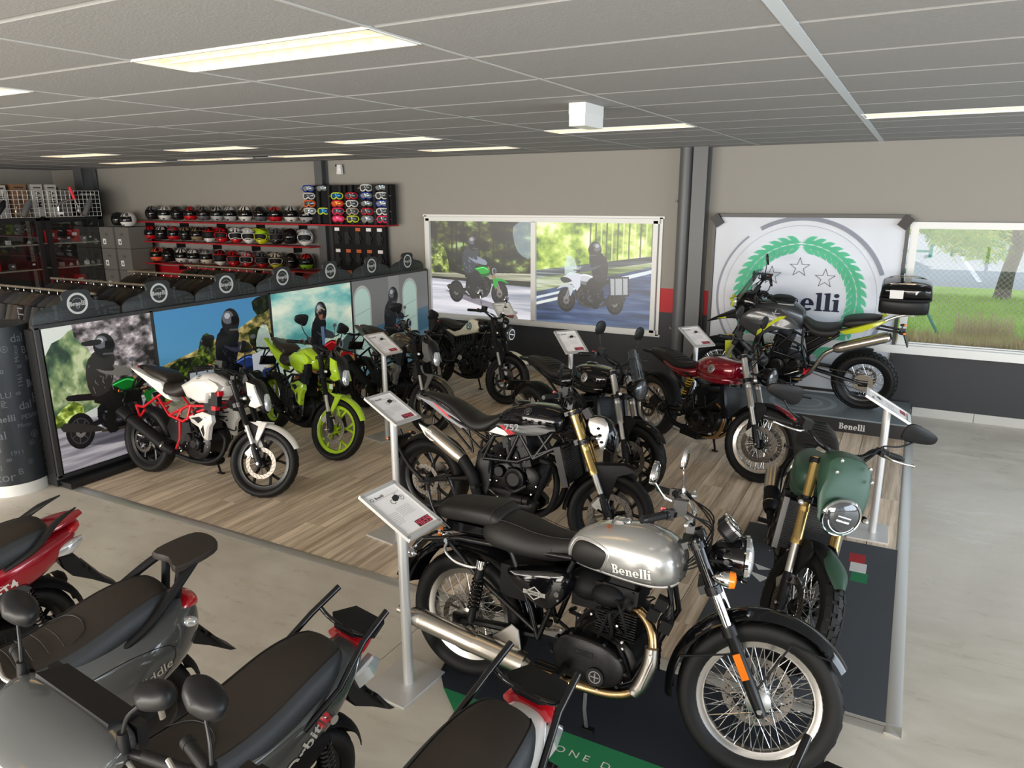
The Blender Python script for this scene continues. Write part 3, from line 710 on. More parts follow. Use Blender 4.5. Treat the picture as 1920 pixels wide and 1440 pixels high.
    for dy, dr in discs:
        b = MB(); n = 64
        b.lathe([(dr, dy - .002), (dr, dy + .002), (dr * .74, dy + .002), (dr * .74, dy - .002), (dr, dy - .002)], o, 'y', n)
        for k in range(8):
            a = 2 * PI * k / 8; b.tube([(cx + .045 * math.cos(a), dy * .8, Rw + .045 * math.sin(a)), (cx + dr * .76 * math.cos(a + .25), dy, Rw + dr * .76 * math.sin(a + .25))], .007, 5)
        d = out(b, 'brake_disc', M['disc'], wl)
        b = MB()
        for k in range(20):
            for q in range(3):
                a = 2 * PI * k / 20 + q * .09; r = dr * (.79 + .075 * q)
                for s in (-1, 1): b.cyl((cx + r * math.cos(a), dy + s * .0018, Rw + r * math.sin(a)), (cx + r * math.cos(a), dy + s * .0028, Rw + r * math.sin(a)), .0038, n=6)
    
        out(b, 'disc_holes', M['plastm'], wl, smooth=False, kind='stuff')
    return wl
def mirror(parent, base, hd, r=(.055, .012, .04), mt=None, shape='round', tilt=0.0, name='mirror', stem=.005):
    b = MB(); bx = np.array(base); h = np.array(hd)
    mid = bx * .45 + h * .55 + np.array([.0, 0, -.03])
    b.tube([bx, bx * .9 + mid * .1 + np.array((0, 0, .015)), mid, h + np.array((0, 0, -r[2] * .6))], stem, 8, 4)
    b.cyl(bx + np.array((0, 0, -.012)), bx + np.array((0, 0, .012)), .009, n=10)
    m = out(b, name, mt or M['plast'], parent)
    b = MB(); n = 2.2 if shape == 'round' else 3.2
    rings = []
    for q, f in ((-1, .25), (-.8, .7), (-.3, .97), (.3, 1.0), (.55, .96)):
        th = np.arange(22) * 2 * PI / 22
        c, d = np.cos(th), np.sin(th); cy = np.sign(c) * np.abs(c) ** (2 / n); cz = np.sign(d) * np.abs(d) ** (2 / n)
        sk = .35 * cy if shape != 'round' else 0
        rings.append(np.stack([np.full(22, -q * r[1]) , f * r[0] * cy, f * r[2] * cz * (1 + sk * (1 if h[1] < 0 else -1))], 1) @ rotm((tilt, .12, 0)).T + h)
    b.loft(rings); out(b, 'mirror_shell', mt or M['plast'], m)
    out(MB().loft([rings[-1] * .93 + h * .07 + np.array((-.0015, 0, 0)), rings[-1] * .9 + h * .1 + np.array((-.002, 0, 0))]), 'mirror_glass', M['chrome'], m)
    return m
def turnsig(parent, base, tip, chrome=False, lens=None, r=.022, l=.05, ax=1, name='turn_signal'):
    b = MB(); b.tube([base, tip], .0075, 8); t = np.array(tip)
    if chrome:
        b.lathe([(0, -l * .75), (r * .55, -l * .6), (r * .9, -l * .2), (r * 1.05, l * .05), (r * 1.05, l * .15)], t, 'x', 18, rot=None if ax > 0 else (0, 0, PI)) if ax > 0 else b.lathe([(0, l * .75), (r * .55, l * .6), (r * .9, l * .2), (r * 1.05, -l * .05), (r * 1.05, -l * .15)], t, 'x', 18)
        s = out(b, name, M['chrome'], parent)
        b = MB().lathe([(r * 1.05, ax * l * .14), (r * 1.1, ax * l * .2), (r * 1.0, ax * l * .45), (r * .5, ax * l * .52), (0, ax * l * .53)], t, 'x', 18)
        out(b, 'amber_lens', M['orange'], s)
    else:
        b.ell(t, (l * .62, r * .62, r * .8)); s = out(b, name, M['plast'], parent)
        out(MB().ell(t + np.array((ax * .012, 0, 0)), (l * .5, r * .6, r * .66)), 'signal_lens', lens or M['lens'], s)
    return s
def usd_fork(p, ax, Rf, rake, L, hs, upm, lowm, split=.46, ru=.027, rl=.021, gaiter=False, footm=None, inverted=True, caliper=True):
    d = np.array((-math.sin(rake), 0, math.cos(rake)))
    for sd in (-1, 1):
        a = np.array((ax - .0, sd * hs, Rf)); b = MB()
        if inverted:
            b.tube([a + d * L * split, a + d * L * (split + .04), a + d * L * (split + .045), a + d * L * .99], [ru * 1.1, ru * 1.1, ru, ru], 20)
            b.tube([a + d * L * (split + .22), a + d * L * (split + .25)], ru * 1.06, 20)
            f = out(b, 'fork_leg', upm, p)
            out(MB().tube([a + d * .10, a + d * L * split], rl, 18), 'stanchion', lowm, f)
            b = MB().tube([a + d * (-.03), a + d * .02, a + d * .12, a + d * .17], [.020, .030, .027, .022], 14)
            b.lathe([(0, sd * .018), (.020, sd * .018), (.020, -sd * .018)], a + np.array((0, sd * .012, 0)), 'y', 14)
            out(b, 'fork_foot', footm or M['plast'], f)
        else:
            b.tube([a + d * (-.03), a + d * .06, a + d * L * split, a + d * L * (split + .01)], [.022, .026, .026, .030], 18)
            f = out(b, 'fork_leg', footm or M['semi'], p)
            out(MB().tube([a + d * L * split, a + d * L * .69], rl, 20), 'stanchion', lowm, f)
            out(MB().tube([a + d * L * (split - .01), a + d * L * (split + .045)], [.034, .030], 20), 'dust_seal', M['plast'], f)
            out(MB().tube([a + d * L * .68, a + d * L * 1.0], .029, 20), 'fork_cover', upm, f)
        q = MB().lathe([(0, 0), (.011, 0), (.013, .004), (.013, .012)], a + np.array((0, sd * (hs * 0 + .033), 0)), 'y', 6)
        out(q, 'axle_nut', M['bolt'], f)
        if caliper and (sd == -1 or caliper == 2):
            c = a + np.array((-.075, -sd * .0 - sd * .012, .095)); b = MB()
            b.box(c, (.05, .05, .10), rot=(0, rake + .25, 0)); b.box(c + np.array((.03, 0, -.03)), (.05, .03, .05), rot=(0, .4, 0)); bolts(b, [(c[0], c[2] + .03), (c[0] - .005, c[2] - .03)], .008, c[1] + sd * .026, .005, sd)
            out(b, 'brake_caliper', M['alu'] if caliper is not 3 else M['plast'], f)
    # clamps
    for fr, hh, nm in ((.70, .035, 'lower_clamp'), (.965, .028, 'upper_clamp')):
        c = np.array((ax, 0, Rf)) + d * L * fr; b = MB()
        b.box(c + np.array((-.02, 0, 0)), (.085, 2 * hs, hh), rot=(0, -rake, 0))
        for sd in (-1, 1):
            b.tube([c + np.array((0, sd * hs, 0)) - d * hh * .5, c + np.array((0, sd * hs, 0)) + d * hh * .5], ru + .009, 18)
        bolts(b, [(c[0] + .01, c[2] + .012), (c[0] + .015, c[2] - .008)], .006, -(hs + ru + .006), .005)
        out(b, nm, M['semi'], p)
    return d
def bars(p, c, w, rise, back, drop=.0, barm=None, r=.012, grip=.115, levers=True, mir=None, mirm=None, mirshape='round', mir_r=(.055, .012, .04), stemm=None, lever_m=None, mz=.17, my=.05, mx=-.02, switchred=True, res=True, mxr=0):
    # c: centre clamp; w: half width; grips sweep back
    c = np.array(c); P = []
    for sd in (1, -1):
        P.append([c + np.array((0, sd * .05, 0)), c + np.array((.005, sd * .13, rise * .35)), c + np.array((-back * .35, sd * .21, rise)), c + np.array((-back, sd * w, rise - drop))])
    b = MB()
    for s in P: b.tube(s, r, 12, 5)
    b.tube([P[0][0], P[1][0]], r, 12)
    hb = out(b, 'handlebar', barm or M['semi'], p)
    b = MB()
    for sd in (-1, 1): b.box(c + np.array((0, sd * .035, -.018)), (.035, .028, .045))
    out(b, 'bar_clamp', M['semi'], hb)
    for s, sd in ((P[0], 1), (P[1], -1)):
        e = s[3]; u = (s[3] - s[2]); u /= np.linalg.norm(u); g0 = e - u * grip
        b = MB()
        for q in range(7): 
            a0 = g0 + u * grip * q / 7; b.tube([a0, a0 + u * grip / 7 * .8], .0165, 14)
        b.tube([g0, e], .0155, 12)
        g = out(b, 'grip', M['rubber'], hb)
        out(MB().tube([e, e + u * .02], [.016, .014], 12), 'bar_end', M['semi'], g)
        b = MB(); s0 = g0 - u * .022
        b.box(s0, (.045, .034, .042), rot=(0, 0, -sd * .25)); b.tube([s0 - u * .02, s0 + u * .018], .021, 14)
        sw = out(b, 'switch_box', M['plast'], hb)
        if switchred and sd < 0: out(MB().box(s0 + np.array((-.018, 0, .020)), (.02, .012, .012)), 'kill_switch', M['redp'], sw)
        m0 = s0 - u * .045
        b = MB(); b.tube([m0 - u * .012, m0 + u * .012], .020, 14); b.box(m0 + np.array((.025, 0, 0)), (.045, .03, .022))
        pc = out(b, 'lever_perch', M['plast'], hb)
        if sd < 0 and res: out(MB().box(m0 + np.array((.022, 0, .03)), (.055, .05, .042)).box(m0 + np.array((.022, 0, .053)), (.06, .055, .008)), 'fluid_reservoir', M['plast'], pc)
        l0 = m0 + np.array((.045, sd * .01, -.002))
        out(MB().tube([l0, l0 + np.array((.025, sd * .04, -.004)), l0 + np.array((.012, sd * .11, -.008)), l0 + np.array((.010, sd * .165, -.004))], [.008, .007, .006, .006], 8, 4).ell(l0 + np.array((.010, sd * .17, -.004)), (.009, .009, .009)), 'lever', lever_m or M['semi'], pc)
        if mir: mirror(hb, m0 + np.array((.012, 0, .02)), m0 + np.array((mx - (mxr if sd < 0 else 0), sd * my, mz)), mir_r, mirm, mirshape)
    b = MB()
    for sd in (-1, 1):
        m0 = P[0 if sd > 0 else 1][2]
        for q in range(3): b.tube([m0 + np.array((.02, 0, .01 * q)), c + np.array((.09, sd * (.10 - .02 * q), .02 - .02 * q)), c + np.array((.06, sd * .04, -.10 - .03 * q)), c + np.array((-.03, sd * .02, -.22))], .0035, 6, 5)
    out(b, 'cables', M['plastm'], hb, kind='stuff')
    return hb
def chain_drive(p, ax, R0, piv, y=.085, sprm=None, n=42):
    b = MB().lathe([(.02, y - .004), (.095, y - .004), (.095, y + .004), (.02, y + .004)], (ax, 0, R0), 'y', 40)
    for k in range(n): 
        a = 2 * PI * k / n; b.box((ax + .097 * math.cos(a), y, R0 + .097 * math.sin(a)), (.008, .004, .006), rot=(0, -a, 0))
    s = out(b, 'sprocket', sprm or M['disc'], p)
    b = MB()
    for sg in (1, -1):
        p0 = np.array((ax, y, R0 + sg * .095)); p1 = np.array((piv[0] + .04, y, piv[1] + sg * .032)); L = np.linalg.norm(p1 - p0); m = int(L / .016)
        for k in range(m):
            c = p0 + (p1 - p0) * (k + .5) / m; b.box(c, (.012, .012 if k % 2 else .008, .010), rot=(0, -math.atan2(p1[2] - p0[2], p1[0] - p0[0]), 0))
    out(b, 'chain', M['disc'], p, smooth=False, kind='stuff')
def swingarm(p, ax, Rr, piv, m=None, hs=.095, w=.03, h=.05):
    b = MB()
    for sd in (-1, 1):
        b.tube([(piv[0], sd * .07, piv[1]), ((piv[0] + ax) / 2, sd * hs, (piv[1] + Rr) / 2 + .01), (ax + .01, sd * hs, Rr)], [.030, .030, .022], 10, 3, flat=.7)
        b.box((ax, sd * hs, Rr), (.09, .022, .05))
        b.lathe([(0, sd * .02), (.013, sd * .02), (.013, 0)], (ax, sd * (hs + .006), Rr), 'y', 6)
    b.tube([(piv[0] - .08, -.07, piv[1]), (piv[0] - .08, .07, piv[1])], .025, 10)
    return out(b, 'swingarm', m or M['semi'], p)
def sidestand(p, x, L=.30, m=None, z0=.27):
    b = MB().tube([(x, .10, z0), (x + .01, .16, z0 * .5), (x - .01, .205, .055)], [.011, .011, .010], 8, 2)
    b.box((x - .015, .215, .047), (.06, .035, .012)); b.spring((x + .03, .11, z0), (x + .01, .165, z0 * .45), .007, .0018, 14)
    return out(b, 'side_stand', m or M['semi'], p)
def footpeg(p, x, z, y0=.13, y1=.23, rub=True):
    for sd in (-1, 1):
        b = MB().tube([(x, sd * (y0 - .06), z + .02), (x, sd * y0, z)], .011, 8); f = out(b, 'footpeg', M['semi'], p)
        b = MB().box((x, sd * (y0 + y1) / 2, z), (.034, y1 - y0, .018))
        for q in range(6): b.box((x, sd * (y0 + (y1 - y0) * (q + .5) / 6), z + .011), (.03, .006, .006))
        out(b, 'peg_pad', M['rubber'], f)
        b = MB().tube([(x + .04, sd * (y0 - .03), z - .02), (x + .14, sd * (y0 + .0), z - .055), (x + .17, sd * (y0 + .04), z - .05)], .006, 8, 3)
        out(b, 'foot_lever', M['steelb'], f)
def muffler(p, p0, p1, r, m, tipm=None, shield=None, n=28, flat=1.0, cone=.6):
    p0 = np.array(p0, float); p1 = np.array(p1, float); d = p1 - p0
    b = MB().tube([p0, p0 + d * .06, p0 + d * .15, p0 + d * .9, p0 + d * .97, p1], [r * cone, r * .9, r, r, r * .9, r * .62], n, 1, flat=flat)
    o = out(b, 'muffler', m, p)
    b = MB().tube([p1 - d * .02, p1 + d * .012], [r * .5, r * .5], n); out(b, 'muffler_tip', tipm or M['plastm'], o)
    b = MB()
    for q in (.16, .88): b.tube([p0 + d * q, p0 + d * (q + .015)], r * 1.03, n, flat=flat)
    out(b, 'clamp_band', M['steelb'], o)
    return o
def plate_holder(p, base, tip, plate=True, sig=True, lens=None, chrome=False, tail=None):
    b = MB(); base = np.array(base); tip = np.array(tip)
    for sd in (-1, 1): b.tube([base + np.array((0, sd * .035, 0)), (base + tip) / 2 + np.array((0, sd * .055, .03)), tip + np.array((0, sd * .03, 0))], .009, 8, 3)
    b.box((base + tip) / 2, (abs(tip[0] - base[0]) * .8, .06, .012), rot=(0, math.atan2(base[2] - tip[2], base[0] - tip[0]) * -1, 0))
    b.box(tip + np.array((-.01, 0, .0)), (.03, .15, .02)); b.box(tip + np.array((-.02, 0, -.05)), (.012, .17, .11), rot=(0, .35, 0))
    o = out(b, 'number_plate_holder', M['plast'], p)
    if sig:
        for sd in (-1, 1): turnsig(p, tip + np.array((.01, sd * .06, .01)), tip + np.array((.01, sd * .14, .015)), chrome, lens or M['orange'], ax=-1)
    return o
def trellis(p, segs, m, r=.011, y=.12, name='frame'):
    b = MB()
    for s in segs:
        for sd in (-1, 1): b.tube([(a[0], sd * (a[2] if len(a) > 2 else y), a[1]) for a in s], r, 10, 1)
    return out(b, name, m, p)
def radiator(p, x, z, w=.26, h=.24, tilt=.25):
    b = MB()
    for k in range(16): b.box((x, 0, z - h / 2 + h * (k + .5) / 16), (.022, w, h / 40), rot=(0, -tilt, 0)) if False else None
    Rm = rotm((0, -tilt, 0))
    def tp(v): return tuple(np.array((x, 0, z)) + Rm @ np.array(v))
    for k in range(20): b.box(tp((0.008, 0, -h / 2 + h * (k + .5) / 20)), (.012, w, .004), rot=(0, -tilt, 0))
    b.box(tp((-.005, 0, 0)), (.02, w, h), rot=(0, -tilt, 0))
    o = out(b, 'radiator', M['radi'], p, smooth=False)
    b = MB()
    for sd in (-1, 1): b.box(tp((0, sd * (w / 2 + .012), 0)), (.05, .03, h * 1.08), rot=(0, -tilt, 0))
    out(b, 'radiator_tank', M['semi'], o, smooth=False)
def vengine(p, cx=.08, cz=.36, s=1.0, twin=False, water=True, clutch_r=.075, fins=False, cyl=(.10, .25), cyl_tilt=-.15, m=None, covm=None):
    m = m or M['engine']; b = MB()
    b.plate2([(cx - .20 * s, cz - .06), (cx - .17 * s, cz + .06), (cx - .05 * s, cz + .11), (cx + .10 * s, cz + .10), (cx + .17 * s, cz + .02), (cx + .14 * s, cz - .09), (cx + .02, cz - .15), (cx - .12 * s, cz - .14)], 0, .115, ch=.02, k=2)
    e = out(b, 'engine', m, p)
    for sd in (-1, 1):
        b = MB(); o = (cx + (.02 if sd < 0 else .05), 0, cz)
        b.lathe([(0, sd * .178), (clutch_r * .55, sd * .178), (clutch_r * .62, sd * .172), (clutch_r * .9, sd * .165), (clutch_r, sd * .15), (clutch_r * 1.02, sd * .11)], o, 'y', 36)
        bolts(b, [(o[0] + clutch_r * 1.08 * math.cos(k * PI / 4), cz + clutch_r * 1.08 * math.sin(k * PI / 4)) for k in range(8)], .007, sd * .125, .012, sd)
        b.lathe([(0, sd * .145), (.035, sd * .145), (.045, sd * .13), (.048, sd * .1)], (cx - .10 * s, 0, cz + .03), 'y', 24)
        c = out(b, 'clutch_cover' if sd < 0 else 'generator_cover', covm or m, e)
        out(MB().lathe([(clutch_r * .3, sd * .1785), (clutch_r * .5, sd * .1795), (clutch_r * .55, sd * .1785)], o, 'y', 30), 'cover_ring', M['inkg'], c) if False else None
    b = MB(); ca, sa = math.cos(cyl_tilt), math.sin(cyl_tilt)
    def cp(a, h): return (cx + .05 + a * ca - h * sa * -1 * -1, cz + .10 + h * ca)
    hw = .085 * s if not twin else .15
    c0 = (cx + .055 - math.sin(cyl_tilt) * cyl[1] / 2, 0, cz + .08 + cyl[1] / 2)
    b.box(c0, (.15 * s, hw * 1.8, cyl[1]), rot=(0, -cyl_tilt, 0))
    if fins:
        for k in range(11):
            q = .01 + k * cyl[1] * .62 / 11
            b.box((cx + .055 - math.sin(cyl_tilt) * q, 0, cz + .10 + q), (.19 * s, hw * 2.3, .006), rot=(0, -cyl_tilt, 0))
    out(b, 'cylinder', m, e, smooth=False)
    b = MB(); hx, hz = cx + .055 - math.sin(cyl_tilt) * cyl[1], cz + .09 + cyl[1]
    b.box((hx, 0, hz), (.17 * s, hw * 2.1, .07), rot=(0, -cyl_tilt, 0)); b.box((hx, 0, hz + .045), (.13 * s, hw * 1.8, .03), rot=(0, -cyl_tilt, 0), tap=.8)
    bolts(b, [(hx - .06, hz + .02), (hx + .06, hz + .02), (hx - .06, hz - .025), (hx + .06, hz - .025)], .007, -hw * 1.05, .008); bolts(b, [(hx - .06, hz + .02), (hx + .06, hz + .02)], .007, hw * 1.05, .008, 1)
    out(b, 'cylinder_head', covm or m, e)
    # small fittings
    b = MB(); rr = random.Random(int(cx * 1000 + cz * 100))
    for k in range(16):
        x = cx + rr.uniform(-.24, .20); z = cz + rr.uniform(-.12, .30); yy = .135 + rr.uniform(-.03, .02)
        for sd in (-1, 1): b.cyl((x, sd * yy, z), (x, sd * (yy + .008), z), .006, n=6)
    out(b, 'bolts', M['bolt'], e, kind='stuff')
    b = MB()
    for k in range(9):
        x = cx + rr.uniform(-.22, .12); z = cz + rr.uniform(.08, .30)
        for sd in (-1, 1): b.tube([(x, sd * .09, z), (x + rr.uniform(-.05, .08), sd * (.14 + rr.uniform(-.01, .02)), z + rr.uniform(-.05, .03)), (x + rr.uniform(-.05, .12), sd * .13, z - rr.uniform(.05, .16)), (x + rr.uniform(-.08, .12), sd * .08, z - rr.uniform(.1, .22))], rr.uniform(.004, .010), 7, 4)
    out(b, 'hoses', M['plastm'], e, kind='stuff')
    return e
def emblem(p, x, y, z, r, m, nrm=(0, -1, 0), ring=True, ink=None):
    # round badge lying on a side surface; nrm is its outward direction
    n = Vector(nrm).normalized(); up = Vector((0, 0, 1)); u = up.cross(n).normalized(); v = n.cross(u)
    c = Vector((x, y, z)); b = MB(); th = np.arange(28) * 2 * PI / 28
    rings = []
    for f, h in ((1, -.004), (1, .002), (.93, .004)): rings.append(np.array([tuple(c + u * (r * f * math.cos(a)) + v * (r * f * math.sin(a)) + n * h) for a in th]))
    b.loft(rings); e = out(b, 'emblem', m, p)
    f = Flat(); f.ring(0, 0, r * .80, r * .90, 32); f.ring(0, 0, r * .45, r * .52, 24); f.rect(0, r * .22, r * .9, r * .12); f.rect(0, -r * .2, r * .5, r * .3); f.text('Benelli', 0, r * .62, r * .16)
    f.build('emblem_print', ink or M['ink'], lambda a, b_: tuple(c + u * a + v * b_ + n * .0055), e)
    return e
def place(t, pose, zb=0.0):
    X, Y, h, lean = pose[:4]
    t.matrix_world = Matrix.Translation((X, Y, zb)) @ Matrix.Rotation(h, 4, 'Z') @ Matrix.Rotation(-lean, 4, 'X')
def paint(name, col, rough=.22, metal=0.0, coat=1.0): return mat(name, col, rough, metal=metal, coat=coat)
def side_y(secs, x, z, sd=-1, k=5):
    S = [tuple(q) + (2.3, 0.0, 0.0)[len(q) - 4:] if len(q) < 7 else tuple(q) for q in secs]
    S = catmull(np.array(S), k); xs_ = S[:, 0]
    if xs_[0] > xs_[-1]: S = S[::-1]; xs_ = S[:, 0]
    v = [np.interp(x, xs_, S[:, j]) for j in range(7)]
    zc, hw, hh, e, tp = v[1:6]
    q = min(abs((z - zc) / hh), .999); q = q * (1 if z > zc else -1)
    c = (1 - abs(q) ** e) ** (1 / e)
    return sd * hw * c * (1 + tp * q)
def sidetext(p, secs, s, x, z, h, m, rot=0, sd=-1, bold=0.0, off=.0015, name='lettering', sx=1.0):
    f = Flat().text(s, 0, 0, h, rot, bold=bold, sx=sx)
    return f.build(name, m, lambda u, v: (x + u * (1 if sd < 0 else -1), side_y(secs, x + u, z + v, sd) + sd * off, z + v), p)
def lathe_lamp(p, c, r, dep, shell, rim, lens, name='headlight', tilt=0.0):
    # round headlight pointing forward (x)
    b = MB(); b.lathe([(0, -dep), (r * .35, -dep * .97), (r * .70, -dep * .75), (r * .93, -dep * .35), (r, 0)], c, 'x', 32, rot=(0, tilt, 0)); o = out(b, name, shell, p)
    out(MB().lathe([(r, -.012), (r * 1.06, -.006), (r * 1.07, .008), (r * 1.0, .016), (r * .95, .014)], c, 'x', 40, rot=(0, tilt, 0)), 'headlight_rim', rim, o)
    out(MB().lathe([(r * .97, .008), (r * .8, .020), (r * .5, .030), (r * .2, .034), (0, .035)], c, 'x', 36, rot=(0, tilt, 0)), 'headlight_lens', lens, o)
    return o
# ---------------------------------------------------------------- J: silver classic
def imperiale(pose):
    t = empty('motorcycle'); wb = pose[5]; Rf, Rr = .34, .333; fx, rx = wb / 2, -wb / 2
    GB = M['gloss']
    CUR[0] = steer_T(fx, Rf, pose[4])
    wheel(t, 'front_wheel', fx, Rf, .052, .250, 'wire', M['rimal'], M['alu'], ((.068, .15),), hub=.052)
    rk = .46
    d = usd_fork(t, fx, Rf, rk, .74, .105, GB, M['chrome'], split=.44, rl=.0205, inverted=False, caliper=False, footm=M['semi'])
    b = MB().fender(fx, Rf, .392, .072, 32, 188, .034, m=40); fo = out(b, 'front_fender', GB, t)
    b = MB()
    for sd in (-1, 1):
        b.tube([(fx, sd * .105, Rf + .03), (fx - .13, sd * .09, Rf + .20), (fx - .34, sd * .066, Rf + .14)], .005, 8)
        b.tube([(fx - .03, sd * .10, Rf + .05), (fx + .10, sd * .08, Rf + .28), (fx + .26, sd * .06, Rf + .24)], .005, 8)
    out(b, 'fender_stay', M['plast'], fo)
    b = MB().box((fx - .11 * 1 + .02, -.134, Rf + .17), (.03, .008, .11), rot=(0, -rk, 0)); out(b, 'amber_reflector', M['orange'], t)
    hx, hz = fx - .24, Rf + .585
    lathe_lamp(t, (hx + .13, 0, hz), .098, .15, GB, M['chrome'], M['lens'])
    b = MB()
    for sd in (-1, 1): b.tube([(hx - .05, sd * .09, hz - .01), (hx + .07, sd * .092, hz)], .009, 8); b.cyl((hx + .05, sd * .09, hz), (hx + .05, sd * .104, hz), .012)
    out(b, 'headlight_bracket', M['semi'], t)
    for sd in (-1, 1): turnsig(t, (hx + .02, sd * .09, hz - .06), (hx + .055, sd * .175, hz - .05), True, r=.033, l=.075)
    for sd in (-1, 1):
        b = MB().lathe([(0, -.03), (.036, -.03), (.046, -.02), (.048, .012), (.044, .018)], (0, 0, 0), 'z', 32)
        T = Matrix.Translation((hx + .06, sd * .052, hz + .135)) @ Matrix.Rotation(.75, 4, 'Y')
        O = CUR[0]; CUR[0] = O @ np.array(T)
        b = MB().lathe([(0, -.05), (.036, -.05), (.048, -.035), (.048, .004)], (0, 0, 0), 'z', 32); g = out(b, 'instrument_dial', M['plast'], t)
        out(MB().lathe([(.048, .002), (.0515, .004), (.0515, .012), (.046, .014)], (0, 0, 0), 'z', 36), 'dial_ring', M['chrome'], g)
        out(MB().lathe([(.046, .010), (0, .012)], (0, 0, 0), 'z', 32), 'dial_face', M['darkglass'], g)
        CUR[0] = O
    hb = bars(t, (fx - .35, 0, Rf + .71), .37, .075, .17, .015, M['chrome'], mir=True, mirm=M['chrome'], mirshape='oval', mir_r=(.062, .02, .045), lever_m=M['alu'], mz=.16, my=.09, mx=.0, mxr=.09)
    CUR[0] = np.eye(4)
    wheel(t, 'rear_wheel', rx, Rr, .063, .238, 'wire', M['rimal'], M['alu'], ((-.075, .12),), hub=.06)
    tank = [(-.175, .815, .05, .03, 2.3), (-.155, .83, .098, .062), (-.09, .852, .128, .095), (.03, .865, .148, .118), (.15, .868, .158, .128, 2.3, -.03), (.25, .862, .152, .122), (.315, .855, .128, .102), (.355, .85, .085, .07), (.37, .85, .03, .03)]
    sil = paint('silver_paint', (.50, .50, .49), .25, metal=.65)
    tk = out(MB().body(tank, 6, 36), 'fuel_tank', sil, t)
    kn = Flat()
    kp = catmull([(-.13, .80), (-.115, .885), (-.05, .905), (.035, .888), (.045, .85), (.01, .785), (-.05, .765)], 4, True)
    for sd in (-1, 1):
        b = MB(); c = kp.mean(0); rings = []
        for f, o in ((1.0, -.002), (.98, .005), (.9, .008), (.6, .009), (.3, .010), (.02, .010)):
            Q = c + (kp - c) * f; rings.append(np.array([(x, side_y(tank, x, z, sd) + sd * o, z) for x, z in Q]))
        out(b.loft(rings), 'knee_pad', M['leather'], tk)
        b = MB(); Q = c + (kp - c) * 1.16; b.tube([(x, side_y(tank, x, z, sd), z) for x, z in Q], .004, 6, closed=True); out(b, 'pad_surround', sil, tk)
    sidetext(tk, tank, 'Benelli*', .168, .822, .047, M['white'], rot=.05, off=.003, name='lettering')
    sidetext(tk, tank, 'Benelli*', .1655, .8195, .048, M['ink'], rot=.05, off=.0015, name='lettering_shadow')
    sidetext(tk, tank, 'Benelli*', .168, .822, .045, M['white'], rot=.05, sd=1, off=.003)
    b = MB().lathe([(0, .018), (.03, .018), (.040, .012), (.044, 0), (.05, -.01)], (.06, 0, .988), 'z', 28); out(b, 'fuel_cap', M['chrome'], tk)
    f = Flat().rect(0, 0, .045, .008); f.rect(0, -.012, .045, .008)
    f.build('orange_stripe', mat('stripe_orange', (.85, .13, .01), .4), lambda u, v: (.03 + v * 1.0, -.075 + u, .978 - .0), tk)
    b = MB(); E_ = [(x, zc - hh * .93, hw) for x, zc, hw, hh in [q[:4] for q in tank[1:-1]]]
    b.tube([(x, -hw * .5, z) for x, z, hw in E_], .006, 6, 3); b.tube([(x, hw * .5, z) for x, z, hw in E_], .006, 6, 3); out(b, 'tank_seam', sil, tk)
    seat = [(-.125, .835, .055, .03), (-.15, .822, .085, .06), (-.24, .808, .108, .068, 2.6, -.1), (-.34, .812, .138, .074, 2.6, -.12), (-.44, .825, .156, .082, 2.6, -.12), (-.54, .832, .152, .080, 2.6, -.1), (-.60, .828, .125, .062), (-.625, .825, .06, .03)]
    st = out(MB().body(seat, 6, 32), 'seat', M['leather'], t)
    b = MB()
    for yy in (-.092, .092): b.tube([(x, yy * min(1, hw / .15) * 1.15, zc + hh * .86) for x, zc, hw, hh in [q[:4] for q in seat[1:-1]]], .0018, 5, 4)
    b.tube([(-.19, -.085, .79), (-.24, -.11, .81), (-.22, -.06, .86), (-.22, 0, .868), (-.22, .06, .86)], .0018, 5, 4); out(b, 'stitch_line', M['stitch'], st)
    pil = [(-.515, .885, .07, .02), (-.525, .885, .115, .045), (-.58, .895, .130, .052, 3.2), (-.70, .892, .132, .052, 3.2), (-.83, .880, .122, .050, 3.2), (-.885, .872, .10, .042), (-.905, .868, .05, .02)]
    pl_ = out(MB().body(pil, 6, 32), 'pillion_seat', M['leather'], t)
    b = MB(); b.tube([(-.50 - .02, y, z) for y, z in []] or [(-.56, -.125, .86), (-.56, -.12, .93), (-.56, 0, .949), (-.56, .12, .93), (-.56, .125, .86)], .0016, 5, 4); out(b, 'stitch_line', M['stitch'], pl_)
    rf = out(MB().fender(rx, Rr, .415, .092, 8, 172, .045, m=44, tw=.95), 'rear_fender', GB, t)
    b = MB(); b.box((-.52, 0, .815), (.10, .12, .02)); b.box((-.70, 0, .80), (.30, .15, .05)); out(b, 'seat_rail', GB, t)
    b = MB().tube([(-.80, .11, .80), (-.90, .11, .87), (-.96, .085, .99), (-.955, 0, 1.015), (-.96, -.085, .99), (-.90, -.11, .87), (-.80, -.11, .80)], .008, 10, 5)
    bk = out(b, 'backrest_hoop', GB, t)
    trellis(t, [[(-.13, .80), (-.45, .775), (-.75, .76, .11), (-.97, .70, .09)], [(-.12, .79), (-.20, .60), (-.28, .36)], [(-.45, .76), (-.33, .5), (-.28, .36)], [(.30, .82, .03), (.34, .62, .05), (.20, .30, .10), (.10, .24, .11), (-.28, .25, .11)], [(.3, .86, .03), (-.12, .8, .10)], [(-.30, .40), (-.62, .58), (-.80, .72)]], M['semi'], .013, .105)
